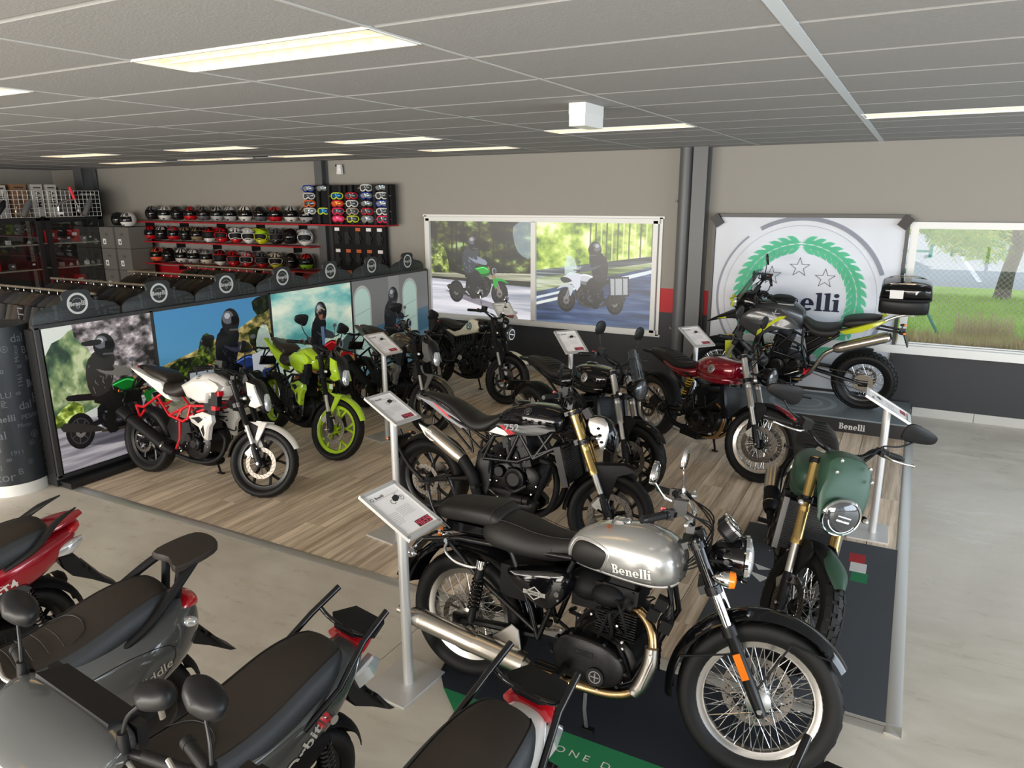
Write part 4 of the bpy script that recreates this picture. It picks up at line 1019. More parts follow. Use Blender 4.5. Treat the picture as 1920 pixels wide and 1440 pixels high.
    # chrome grab rail
    for sd in (-1,):
        b = MB().tube([(-.80, sd * .135, .735), (-.79, sd * .165, .70), (-.72, sd * .17, .66), (-.62, sd * .165, .655), (-.58, sd * .15, .67)], .008, 10, 5); b.cyl((-.58, sd * .12, .67), (-.58, sd * .175, .67), .018); b.cyl((-.80, sd * .12, .745), (-.80, sd * .15, .745), .012)
        out(b, 'grab_rail', M['chrome'], t)
    # side cover
    sp_ = catmull([(-.45, .665), (-.40, .695), (-.20, .735), (-.13, .72), (-.12, .66), (-.165, .58), (-.24, .535), (-.36, .585)], 3, True)
    for sd in (-1, 1):
        c = sp_.mean(0); rings = [np.array([(x, sd * o, z) for x, z in c + (sp_ - c) * f]) for f, o in ((1.02, .09), (1.0, .135), (.93, .152), (.75, .160), (.4, .165), (.02, .166))]
        sc_ = out(MB().loft(rings), 'side_cover', GB, t)
        b = MB().cyl((-.17, sd * .16, .635), (-.17, sd * .172, .635), .012); out(b, 'cover_lock', M['bolt'], sc_)
        f = Flat().poly([(-.055, 0), (-.03, .014), (0, .034), (.03, .014), (.055, 0), (.03, -.014), (0, -.034), (-.03, -.014)], [[(-.044, 0), (-.025, .010), (0, .027), (.025, .010), (.044, 0), (.025, -.010), (0, -.027), (-.025, -.010)][::-1]]); f.rect(0, 0, .115, .020)
        f.build('badge', M['alu'], lambda u, v: (-.285 + u * -sd, sd * .1665, .61 + v), sc_)
        Flat().text('IMPERIALE', 0, 0, .011, bold=.01).build('badge_text', M['ink'], lambda u, v: (-.285 + u * -sd, sd * .1675, .61 + v), sc_)
    swingarm(t, rx, Rr, (-.30, .36)); chain_drive(t, rx, Rr, (-.30, .36))
    for sd in (-1, 1):
        sh = out(MB().tube([(-.585, sd * .15, .68), (-.60, sd * .15, .60)], .024, 14).tube([(-.60, sd * .15, .60), (-.625, sd * .15, .40)], .014, 10).tube([(-.62, sd * .15, .44), (-.63, sd * .15, .37)], .02, 12), 'shock_absorber', M['semi'], t)
        out(MB().spring((-.598, sd * .15, .60), (-.622, sd * .15, .43), .027, .0052, 8), 'spring', M['gloss'], sh)
        out(MB().tube([(-.583, sd * .15, .70), (-.588, sd * .15, .66)], .028, 16), 'spring_cap', M['chrome'], sh)
    # engine
    e = vengine(t, .04, .37, 1.0, fins=True, clutch_r=.055, cyl=(.1, .22), cyl_tilt=-.05)
    cc = catmull([(-.17, .36), (-.15, .435), (-.08, .475), (.08, .465), (.16, .42), (.185, .36), (.15, .29), (.05, .255), (-.10, .27)], 3, True)
    for sd in (-1, 1):
        c = cc.mean(0); rings = [np.array([(x, sd * o, z) for x, z in c + (cc - c) * f]) for f, o in ((1, .10), (1, .165), (.96, .178), (.88, .184), (.4, .186), (.02, .187))]
        cv = out(MB().loft(rings), 'crankcase_cover', M['engine'], e)
        b = MB(); Q = c + (cc - c) * 1.01
        for k in range(0, len(Q), 3): b.cyl((Q[k][0], sd * .15, Q[k][1]), (Q[k][0], sd * .176, Q[k][1]), .008, n=8)
        b.cyl((.055, sd * .18, .315), (.055, sd * .197, .315), .044, .042, 28); out(b, 'oil_cap', M['semi'], cv)
        f = Flat().ring(0, 0, .024, .029, 28); f.rect(0, 0, .04, .006); f.rect(0, 0, .006, .04); f.build('cap_print', M['inkg'], lambda u, v: (.055 + u, sd * .1975, .315 + v), cv)
        f = Flat(); f.line([(-.045, -.008), (.045, -.008), (.045, .012), (-.045, .012)], .002, True); f.text('Benelli', 0, .002, .011); f.build('case_lettering', M['plastm'], lambda u, v: (-.01 + u * -sd, sd * .1875, .405 + v), cv)
    # exhaust
    b = MB().tube([(.14, -.04, .60), (.20, -.07, .615), (.265, -.10, .56), (.285, -.125, .44), (.235, -.14, .30), (.15, -.15, .245), (0, -.165, .235), (-.30, -.19, .25)], .024, 16, 6); ex = out(b, 'exhaust_pipe', M['bronze'], t)
    b = MB().tube([(.285, -.135, .50), (.282, -.140, .42), (.255, -.148, .33), (.225, -.155, .28)], [.030, .034, .034, .030], 18, 4, flat=1.0); hs_ = out(b, 'heat_shield', M['steelb'], ex)
    b = MB(); b.tube([(.300, -.170, .45), (.262, -.185, .32)], .007, 8); b.cyl((.29, -.16, .475), (.292, -.178, .475), .008); b.cyl((.235, -.175, .30), (.235, -.193, .30), .008); out(b, 'shield_bolts', M['bolt'], hs_)
    mu = muffler(t, (-.28, -.185, .25), (-.95, -.22, .345), .049, M['steelb'], M['steelb'])
    out(MB().tube([(-.30, -.19, .262), (-.56, -.203, .296)], .053, 24), 'muffler_guard', M['steelb'], mu); out(MB().tube([(-.95, -.22, .345), (-1.02, -.224, .354)], .02, 16), 'tail_pipe', M['steelb'], mu)
    out(MB().plate([(-.50, .33), (-.40, .42), (-.36, .40), (-.34, .30), (-.46, .285)], -.15, -.16, k=1), 'muffler_bracket', M['alu'], mu)
    footpeg(t, -.10, .31, .16, .29); sidestand(t, -.05); 
    b = MB().tube([(-.02, -.10, .26), (.0, -.15, .12), (.02, -.16, .04)], .012, 8); b.tube([(-.02, .10, .26), (.0, .15, .12), (.02, .16, .04)], .012, 8); b.box((.03, -.165, .035), (.06, .03, .02)); out(b, 'centre_stand', M['semi'], t)
    b = MB(); b.lathe([(0, -.05), (.028, -.045), (.036, -.02), (.038, .01)], (-1.02, 0, .79), 'x', 20); tl = out(b, 'tail_light', M['chrome'], t)
    out(MB().lathe([(.037, -.052), (.034, -.066), (0, -.07)], (-1.0, 0, .79), 'x', 20), 'red_lens', M['redl'], tl)
    plate_holder(t, (-.98, 0, .70), (-1.10, 0, .56), sig=False)
    for sd in (-1, 1): turnsig(t, (-.98, sd * .06, .70), (-1.01, sd * .17, .645), True, r=.030, l=.07, ax=-1)
    b = MB()
    for q in range(5): b.tube([(.30, -.05 + .02 * q, .80), (.34, -.09, .70 - .02 * q), (.29, -.08, .60), (.30, -.05, .48 - .03 * q)], .006, 7, 4)
    for c in ((.30, -.09, .69), (.33, -.10, .60), (.27, -.10, .64)): b.box(c, (.05, .04, .06), rot=(.2, .3, .2)); 
    out(b, 'wiring_loom', M['plast'], t, kind='stuff')
    b = MB().box((-.03, 0, .64), (.20, .16, .14)); b.ell((.05, -.09, .66), (.08, .05, .05)); b.ell((-.06, 0, .66), (.12, .11, .08)); out(b, 'airbox', M['plastm'], t)
    b = MB().tube([(-.30, .05, .60), (-.52, .07, .50)], .05, 12); b.box((-.40, 0, .60), (.22, .18, .16)); out(b, 'battery_box', M['plastm'], t)
    place(t, pose); return t
# ---------------------------------------------------------------- neo-retro roadster family
def leoncino(pose, body, zb=0, trail=False, rimm=None, forkm=None, seatm=None, cowl=None, fly=False, block=0, highpipe=False, emblem_m=None):
    t = empty('motorcycle'); wb = pose[5]; fx, rx = wb / 2, -wb / 2
    Rf, Rr = (.33, .32) if trail else (.30, .315); forkm = forkm or M['silverf']
    CUR[0] = steer_T(fx, Rf, pose[4]); rk = .43
    if trail: wheel(t, 'front_wheel', fx, Rf, .056, .245, 'wire', rimm or M['rimal'], M['plast'], ((-.072, .155), (.072, .155)), hub=.045, blocks=block)
    else: wheel(t, 'front_wheel', fx, Rf, .060, .222, 'cast', rimm or M['semi'], None, ((-.072, .155), (.072, .155)), ns=6)
    L = .80 if trail else .76
    d = usd_fork(t, fx, Rf, rk, L, .105, forkm, M['silverf'], split=.40, ru=.027, caliper=2, footm=M['plast'])
    fm = body if cowl is None else body
    b = MB().fender(fx, Rf, Rf + .035, .070, 58 if trail else 42, 150, .03, m=24, tw=.7); fo = out(b, 'front_fender', M['plastm'], t)
    b = MB().fender(fx, Rf, Rf + .041, .060, 52 if trail else 38, 90, .025, m=14, tw=.45); out(b, 'fender_tip', fm, fo)
    b = MB()
    for sd in (-1, 1): b.plate([(fx - .13, Rf + .34), (fx - .02, Rf + .33), (fx - .03, Rf + .24), (fx - .10, Rf + .06), (fx - .14, Rf + .10)], sd * .062, sd * .078, k=2)
    out(b, 'fender_bracket', M['plastm'], fo)
    hz = Rf + .555; hx = fx - .16
    if cowl:
        # large matt headlight shroud
        secs = []
        b = MB(); rings = []
        for q, (x, z, hw, hh) in enumerate([(-.13, .14, .105, .10), (-.06, .15, .130, .115), (.0, .12, .136, .135), (.05, .06, .130, .13), (.075, .0, .116, .108), (.088, -.02, .098, .092)]):
            th = np.arange(36) * 2 * PI / 36; c, s_ = np.cos(th), np.sin(th)
            e = 2.8; cy = np.sign(c) * np.abs(c) ** (2 / e); cz = np.sign(s_) * np.abs(s_) ** (2 / e)
            rings.append(np.stack([hx + x + np.zeros(36) + .05 * cz * -1 * .6, hw * cy, hz + z + hh * cz], 1))
        b.loft(rings); cw = out(b, 'headlight_cowl', cowl, t)
        b = MB()
        for sd in (-1, 1):
            for xx, zz, yy in ((-.04, .235, .08), (-.005, .18, .098)): b.lathe([(0, .012), (.009, .010), (.010, 0)], (hx + xx + .045, sd * yy, hz + zz + .008), 'x', 12)
        out(b, 'cowl_screw', M['bolt'], cw)
        lathe_lamp(t, (hx + .10, 0, hz - .02), .098, .08, M['plast'], M['chrome'], M['darkglass'])
        f = Flat().rect(0, .012, .070, .007); f.rect(0, -.012, .070, .010); f.ring(0, 0, .072, .077, 30, 200, 340)
        f.build('light_bar', mat('led_white', (.8, .82, .85), .3, emit=.25), lambda u, v: (hx + .140 - abs(u) * .15, u, hz - .015 + v), t)
    else:
        lathe_lamp(t, (hx + .09, 0, hz + .02), .088, .13, M['gloss'], M['plast'], M['darkglass'])
        b = MB()
        for sd in (-1, 1): b.tube([(hx - .06, sd * .10, hz + .02), (hx + .03, sd * .095, hz + .02)], .010, 8)
        out(b, 'headlight_bracket', M['plast'], t)
    b = MB(); b.lathe([(0, 0), (.05, 0), (.055, .02), (.05, .03)], (hx - .02, 0, hz + .15), 'x', 24, rot=None); o_ = out(MB().ell((hx - .02, 0, hz + .155), (.03, .065, .045)), 'instrument_cluster', M['plast'], t)
    if fly:
        G = []
        for i in range(8):
            a = i / 7; G.append([(hx + .07 - .13 * a, (-1 + 2 * j / 8) * (.10 - .03 * a * a), hz + .10 + .24 * a - .03 * abs(-1 + 2 * j / 8) ** 2) for j in range(9)])
        out(MB().sheet(G, .003), 'fly_screen', M['screen'], t)
    for sd in (-1, 1): turnsig(t, (hx - .03, sd * .11, hz - .03), (hx + .01, sd * .185, hz - .03), False, r=.022, l=.045)
    wide = .40
    bars(t, (fx - .345, 0, Rf + L * math.cos(rk) + .045), wide, .07, .10, .02, M['semi'], mir=True, mirm=M['plast'], mirshape='round' if not cowl else 'leaf', mir_r=(.062, .014, .062) if not cowl else (.10, .014, .048), lever_m=M['steelb'] if cowl else M['semi'], mz=.22 if not cowl else .15, my=.05 if not cowl else .17, mx=.0)
    CUR[0] = np.eye(4)
    if trail: wheel(t, 'rear_wheel', rx, Rr, .078, .226, 'wire', rimm or M['rimal'], M['plast'], ((-.085, .12),), hub=.055, blocks=block)
    else: wheel(t, 'rear_wheel', rx, Rr, .082, .222, 'cast', rimm or M['semi'], None, ((-.09, .12),), ns=6)
    tank = [(-.17, .86, .03, .02), (-.155, .86, .075, .045), (-.09, .865, .112, .078, 2.4), (.0, .875, .145, .105, 2.5), (.12, .88, .165, .115, 2.6), (.23, .885, .165, .110, 2.6), (.32, .89, .145, .095, 2.6), (.37, .895, .10, .07), (.385, .9, .03, .02)]
    tk = out(MB().body(tank, 6, 36), 'fuel_tank', body, t)
    lo = [(-.13, .78, .06, .05), (.0, .79, .13, .05, 3), (.15, .785, .150, .05, 3), (.28, .80, .14, .045, 3), (.34, .81, .10, .03)]
    out(MB().body(lo, 4, 28), 'tank_skirt', body, tk)
    for sd in (-1, 1):
        x, z = .16, .885; n = (-.05, sd * 1.0, .22)
        emblem(tk, x, side_y(tank, x, z, sd) + sd * .003, z, .042, emblem_m or M['alu'], n)
    b = MB().lathe([(0, .012), (.04, .012), (.052, .006), (.056, -.004)], (.05, 0, .99), 'z', 32); fc = out(b, 'fuel_cap', M['alu'] if cowl else M['gloss'], tk)
    out(Flat().ring(0, 0, .030, .034).rect(0, 0, .02, .03) and MB().box((.05, 0, 1.003), (.018, .03, .004)), 'cap_lock', M['plast'], fc)
    seatm = seatm or M['leather']
    seat = [(-.125, .872, .06, .018), (-.16, .862, .085, .035), (-.26, .830, .115, .042, 2.8), (-.38, .822, .138, .042, 3), (-.48, .845, .140, .048, 3), (-.58, .870, .132, .046, 3), (-.72, .885, .112, .038, 3), (-.82, .885, .085, .028), (-.85, .884, .04, .012)]
    st = out(MB().body(seat, 6, 32), 'seat', seatm, t)
    b = MB()
    for k in range(11):
        x = -.30 - k * .05; zt = np.interp(x, [-.85, -.72, -.58, -.48, -.38, -.26], [.912, .923, .916, .893, .864, .872]); w = np.interp(x, [-.85, -.72, -.58, -.38, -.26], [.06, .095, .115, .118, .095])
        b.tube([(x + .012, -w, zt - .018), (x, -w * .6, zt - .001), (x - .004, 0, zt + .004), (x, w * .6, zt - .001), (x + .012, w, zt - .018)], .0035, 5, 3)
    out(b, 'seat_rib', seatm, st)
    lo2 = [(-.16, .79, .05, .05), (-.24, .765, .10, .055, 3), (-.36, .765, .118, .05, 3), (-.50, .79, .11, .045, 3), (-.62, .825, .09, .035), (-.68, .84, .05, .02)]
    out(MB().body(lo2, 4, 24), 'tail_panel', body, t)
    trellis(t, [[(.32, .86, .04), (.33, .72, .09), (.10, .66, .14), (-.12, .56, .13), (-.20, .38, .11)], [(.33, .70, .09), (.16, .52, .15)], [(.10, .66, .14), (.16, .52, .15), (.0, .46, .14)], [(-.06, .60, .135), (.0, .46, .14)], [(-.10, .70, .11), (-.12, .56, .13)], [(-.15, .74, .10), (-.55, .82, .09), (-.86, .86, .06)], [(-.14, .60, .12), (-.45, .76, .10), (-.84, .85, .06)], [(.32, .74, .05), (.28, .50, .08), (.20, .30, .08)]], M['semi'], .013)
    b = MB().tube([(-.83, .09, .87), (-.95, .08, .87), (-.99, .04, .865), (-.99, -.04, .865), (-.95, -.08, .87), (-.83, -.09, .87)], .010, 10, 4); b.box((-.93, 0, .855), (.14, .10, .03)); out(b, 'tail_loop', M['plast'], t)
    out(MB().box((-1.0, 0, .86), (.012, .09, .02)), 'tail_light', M['redl'], t)
    out(MB().fender(rx, Rr, Rr + .04, .09, 20, 110, .03, m=16), 'rear_hugger', M['plastm'], t)
    b = MB()
    for sd in (-1, 1): b.tube([(rx + .02, sd * .11, Rr + .0), (rx - .20, sd * .11, Rr + .16), (rx - .34, sd * .03, Rr + .26)], .009, 8, 3)
    b.fender(rx, Rr, Rr + .05, .08, 118, 165, .02, m=12); b.box((rx - .37, 0, Rr + .24), (.012, .18, .12), rot=(0, .4, 0)); ph = out(b, 'number_plate_holder', M['plast'], t)
    for sd in (-1, 1): turnsig(t, (rx - .34, sd * .06, Rr + .27), (rx - .35, sd * .14, Rr + .28), False, M['orange'], ax=-1, r=.018)
    swingarm(t, rx, Rr, (-.20, .40), hs=.11); chain_drive(t, rx, Rr, (-.20, .40))
    sh = out(MB().tube([(-.26, .0, .72), (-.33, 0, .50)], .02, 10), 'shock_absorber', M['semi'], t); out(MB().spring((-.265, 0, .71), (-.32, 0, .53), .034, .006, 7), 'spring', mat('yellow_spring', (.7, .45, .02), .4) if trail and not cowl else M['gloss'], sh)
    radiator(t, .375, .62, .29, .27, .30)
    e = vengine(t, .06, .40, 1.05, twin=True, cyl=(.1, .17), cyl_tilt=.25, clutch_r=.078)
    pipes = [[(.20, y, .56), (.30, y, .50), (.30, y * .9, .36), (.20, y * .6, .25), (.05, -.03, .215), (-.12, -.05, .22)] for y in (-.06, .06)]
    b = MB()
    for q in pipes: b.tube(q, .019, 14, 6)
    out(b, 'exhaust_pipe', M['bronze'] if not cowl else M['steelb'], t)
    b = MB().box((-.08, -.02, .22), (.24, .14, .09)); b.tube([(-.15, -.06, .23), (-.28, -.13, .27), (-.36, -.17, .36)], .024, 12, 5); out(b, 'collector', M['plastm'], t)
    mu = muffler(t, (-.36, -.17, .36), (-.74, -.19, .50 if not highpipe else .58), .050, M['plastm'], M['plast'], cone=.7)
    out(MB().tube([(-.55, -.182, .43), (-.735, -.19, .50)], .053, 24), 'muffler_sleeve', M['steelb'], mu)
    footpeg(t, -.18, .36, .14, .24); sidestand(t, .02)
    place(t, pose, zb); return t
# ---------------------------------------------------------------- small naked bikes
def bn(pose, body, rimm, framem, accent=None, decal=None, tail=None, plates=False):
    t = empty('motorcycle'); wb = pose[5]; fx, rx = wb / 2, -wb / 2; Rf, Rr = .293, .305; rk = .44
    accent = accent or body
    CUR[0] = steer_T(fx, Rf, pose[4])
    wheel(t, 'front_wheel', fx, Rf, .052, .222, 'cast', rimm, None, ((-.066, .13),), ns=5)
    usd_fork(t, fx, Rf, rk, .73, .10, M['semi'], M['silverf'], split=.45, ru=.025, rl=.019, caliper=True, footm=M['plast'])
    b = MB().fender(fx, Rf, Rf + .033, .064, 28, 128, .03, m=24, tw=.55); fo = out(b, 'front_fender', body, t)
    b = MB()
    for sd in (-1, 1): b.plate([(fx - .14, Rf + .33), (fx + .02, Rf + .335), (fx - .01, Rf + .25), (fx - .06, Rf + .12), (fx - .09, Rf + .11), (fx - .13, Rf + .22)], sd * .062, sd * .078)
    out(b, 'fender_side', accent, fo)
    b = MB()
    for sd in (-1, 1): b.plate([(fx - .145, Rf + .335), (fx - .05, Rf + .30), (fx - .075, Rf + .16), (fx - .12, Rf + .20)], sd * .072, sd * .083)
    out(b, 'fork_guard', M['plastm'], fo)
    out(MB().fender(fx, Rf, Rf + .030, .060, 128, 178, .03, m=12, tw=.8), 'mud_flap', M['plastm'], fo)
    hz = Rf + .52; hx = fx - .13
    # angular headlight: nose, side wings, lens
    nose = [(-.10, .09, .06, .06, 2.6), (-.04, .085, .082, .085, 2.6), (.02, .05, .085, .105, 2.8), (.07, .0, .070, .100, 2.8), (.105, -.045, .050, .07, 2.6), (.12, -.065, .02, .035)]
    h = out(MB().body([(hx + x, hz + z, w, hh, e) for x, z, w, hh, *e_ in nose for e in [(e_ or [2.3])[0]]], 5, 28), 'headlight', M['plast'], t)
    lensp = [(.045, .04, .062, .058, 2.8), (.085, .0, .058, .066, 2.8), (.115, -.045, .044, .05, 2.8), (.132, -.07, .02, .02)]
    out(MB().body([(hx + x, hz + z, w, hh, e) for x, z, w, hh, e in [(*q, 2.4)[:5] for q in lensp]], 5, 26), 'headlight_lens', M['lens'], h)
    b = MB()
    for sd in (-1, 1):
        P = [(hx - .06, hz + .135), (hx + .015, hz + .115), (hx + .045, hz + .05), (hx + .10, hz - .045), (hx + .045, hz - .075), (hx - .01, hz - .06), (hx + .005, hz - .02), (hx - .035, hz + .03)]
        b.plate(P, sd * .070, sd * .102, ch=.012)
    out(b, 'headlight_wing', accent, h)
    G = [[(hx - .09 + .12 * (1 - a), (-1 + 2 * j / 6) * (.075 - .03 * a), hz + .12 + .085 * a - .012 * abs(-1 + 2 * j / 6) ** 2) for j in range(7)] for a in (0, .25, .5, .75, 1)]
    out(MB().sheet(G, .004), 'fly_screen', M['gloss'], h)
    out(MB().box((hx - .09, 0, hz + .155), (.05, .12, .07), rot=(0, -.5, 0)), 'instrument_cluster', M['plast'], t)
    for sd in (-1, 1):
        if tail is None: turnsig(t, (hx - .07, sd * .10, hz + .0), (hx - .04, sd * .155, hz + .0), False, r=.024, l=.045)
        else: turnsig(t, (hx - .07, sd * .10, hz + .0), (hx - .04, sd * .155, hz + .0), False, r=.024, l=.045)
    bars(t, (fx - .335, 0, Rf + .70), .365, .05, .14, .02, M['semi'], mir=True, mirm=M['plast'], mirshape='leaf', mir_r=(.088, .016, .05), mz=.20, my=.10, mx=-.05, stemm=None)
    CUR[0] = np.eye(4)
    wheel(t, 'rear_wheel', rx, Rr, .065, .222, 'cast', rimm, None, ((-.078, .11),), ns=5)
    tank = [(-.135, .865, .03, .02), (-.12, .865, .075, .05), (-.05, .875, .115, .085, 2.4), (.06, .885, .150, .108, 2.6), (.17, .885, .165, .110, 2.6), (.26, .88, .150, .090, 2.6), (.32, .88, .105, .065), (.34, .88, .04, .03)]
    tk = out(MB().body(tank, 6, 34), 'fuel_tank', body, t)
    b = MB()
    for sd in (-1, 1):
        P = [(-.11, .87), (.02, .935), (.20, .955), (.285, .93), (.325, .90), (.30, .855), (.215, .835), (.20, .755), (.10, .745), (-.05, .79)]
        b.plate(P, sd * .08, sd * .172, ch=.030)
    out(b, 'tank_shroud', body, tk)
    b = MB()
    b.body([(.08, .965, .02, .018), (.16, .985, .045, .022), (.26, .975, .05, .025), (.33, .94, .045, .025), (.36, .93, .02, .01)], 4, 18); out(b, 'tank_cover', M['plast'], tk)
    f = Flat().ring(0, 0, .026, .031, 30, sy=.7); f.rect(0, 0, .006, .03); f.rect(0, .006, .026, .006); f.build('tank_badge', decal or M['ink'], lambda u, v: (.075 + u, side_y(tank, .075 + u, .955 + v * .8) - .004, .957 + v * .8 + .004), tk)
    s1 = [(-.095, .86, .05, .03), (-.12, .85, .08, .05), (-.20, .815, .125, .062, 2.6, -.1), (-.30, .80, .140, .060, 2.6, -.1), (-.38, .815, .130, .055, 2.8), (-.43, .84, .10, .035), (-.44, .845, .05, .02)]
    out(MB().body(s1, 6, 30), 'seat', M['leatherb'], t)
    s2 = [(-.35, .875, .06, .02), (-.365, .885, .10, .04, 3), (-.45, .91, .112, .045, 3), (-.56, .93, .105, .038, 3), (-.66, .95, .085, .026), (-.72, .962, .04, .012)]
    out(MB().body(s2, 6, 28), 'pillion_seat', M['leatherb'], t)
    b = MB()
    for sd in (-1, 1):
        P = [(-.79, .965), (-.70, .945), (-.52, .895), (-.38, .865), (-.30, .77), (-.22, .715), (-.30, .725), (-.42, .78), (-.60, .87), (-.72, .925)]
        b.plate(P, sd * .07, sd * .135, ch=.014)
    out(b, 'tail_fairing', body, t)
    out(MB().body([(-.42, .86, .08, .04), (-.6, .91, .075, .03), (-.76, .955, .05, .018), (-.80, .965, .02, .008)], 4, 18), 'tail_core', M['plast'], t)
    out(MB().box((-.80, 0, .958), (.012, .08, .022)), 'tail_light', M['redl'], t)
    if plates:
        b = MB()
        for sd in (-1, 1): b.tube([(-.70, sd * .03, .90), (-.86, sd * .07, .84), (-.93, sd * .08, .68)], .009, 8, 1); b.tube([(-.78, sd * .04, .86), (-.93, sd * .08, .70)], .007, 8)
        b.box((-.88, 0, .84), (.05, .24, .02)); b.box((-.94, 0, .70), (.012, .18, .10), rot=(0, .3, 0)); b.box((-.93, 0, .66), (.03, .20, .012)); out(b, 'number_plate_holder', M['plast'], t)
        for sd in (-1, 1): turnsig(t, (-.87, sd * .10, .845), (-.88, sd * .19, .85), False, M['orange'], ax=-1, r=.02)
    else: plate_holder(t, (-.72, 0, .90), (-.90, 0, .72))
    trellis(t, [[(-.74, .62, .10), (-.62, .62, .12), (-.44, .735, .12), (-.28, .59, .13), (-.05, .70, .13), (.15, .72, .12)], [(-.28, .59, .13), (-.10, .56, .14), (.06, .66, .14), (.16, .70, .12)], [(-.44, .735, .12), (-.34, .80, .10)], [(-.18, .575, .135), (-.12, .67, .13)], [(-.05, .58, .14), (-.02, .71, .13)], [(-.15, .56, .13), (-.16, .40, .12), (-.22, .30, .11)], [(-.74, .62, .10), (-.68, .52, .11), (-.60, .60, .12)], [(.30, .84, .05), (.15, .72, .12)]], framem, .012)
    b = MB()
    for sd in (-1, 1): b.plate([(-.28, .58), (-.06, .56), (-.02, .44), (-.14, .34), (-.26, .36), (-.33, .48)], sd * .07, sd * .125, ch=.015)
    out(b, 'side_plate', M['plastm'], t)
    b = MB()
    for sd in (-1, 1):
        b.plate([(-.01, .615), (.15, .675), (.25, .66), (.265, .60), (.23, .555), (.215, .44), (.175, .45), (.12, .54), (.02, .575)], sd * .12, sd * .175, ch=.022)
    sh_ = out(b, 'radiator_shroud', accent, t)
    b = MB()
    for sd in (-1, 1): b.plate([(.03, .61), (.13, .635), (.17, .61), (.12, .575), (.08, .60)], sd * .174, sd * .1775, ch=.002); b.plate([(.15, .53), (.18, .57), (.195, .50), (.185, .47)], sd * .174, sd * .1775, ch=.002)
    out(b, 'shroud_vent', M['plastm'], sh_)
    f = Flat().text('BN125', 0, 0, .020, .25, bold=.01); f.build('lettering', decal or M['ink'], lambda u, v: (.175 + u, -.178, .625 + v), sh_)
    swingarm(t, rx, Rr, (-.22, .38), hs=.09); chain_drive(t, rx, Rr, (-.22, .38))
    b = MB()
    for sd in (-1, 1): b.box((.28, sd * .13, .80), (.07, .05, .13)); b.box((.25, sd * .135, .70), (.09, .04, .08)); b.box((.20, sd * .12, .74), (.10, .05, .10))
    out(b, 'cooling_duct', M['plast'], t)
    if framem is not M['semi']:
        b = MB()
        for sd in (-1, 1): b.box((.31, sd * .13, .845), (.045, .05, .04)); b.box((.28, sd * .14, .72), (.05, .045, .035))
        out(b, 'red_bracket', framem, t)
    vengine(t, .04, .39, .85, cyl=(.1, .17), cyl_tilt=.5, clutch_r=.06)
    b = MB().tube([(.20, -.03, .50), (.29, -.04, .44), (.27, -.06, .31), (.16, -.08, .235), (.0, -.10, .22), (-.20, -.12, .25)], .018, 12, 6); out(b, 'exhaust_pipe', M['plastm'], t)
    out(MB().body([(-.16, .235, .03, .02), (-.08, .235, .08, .045, 3), (.10, .225, .085, .045, 3), (.19, .235, .05, .03)], 3, 18), 'belly_pan', M['plastm'], t)
    mu = muffler(t, (-.22, -.13, .27), (-.83, -.165, .555), .058, M['plastm'], M['plast'], flat=.8, cone=.45)
    b = MB().tube([(-.72, -.166, .51), (-.84, -.168, .565)], [.062, .064], 20, flat=.8); out(b, 'muffler_cap', M['plast'], mu)
    footpeg(t, -.26, .36, .13, .22); sidestand(t, -.02)
    place(t, pose); return t
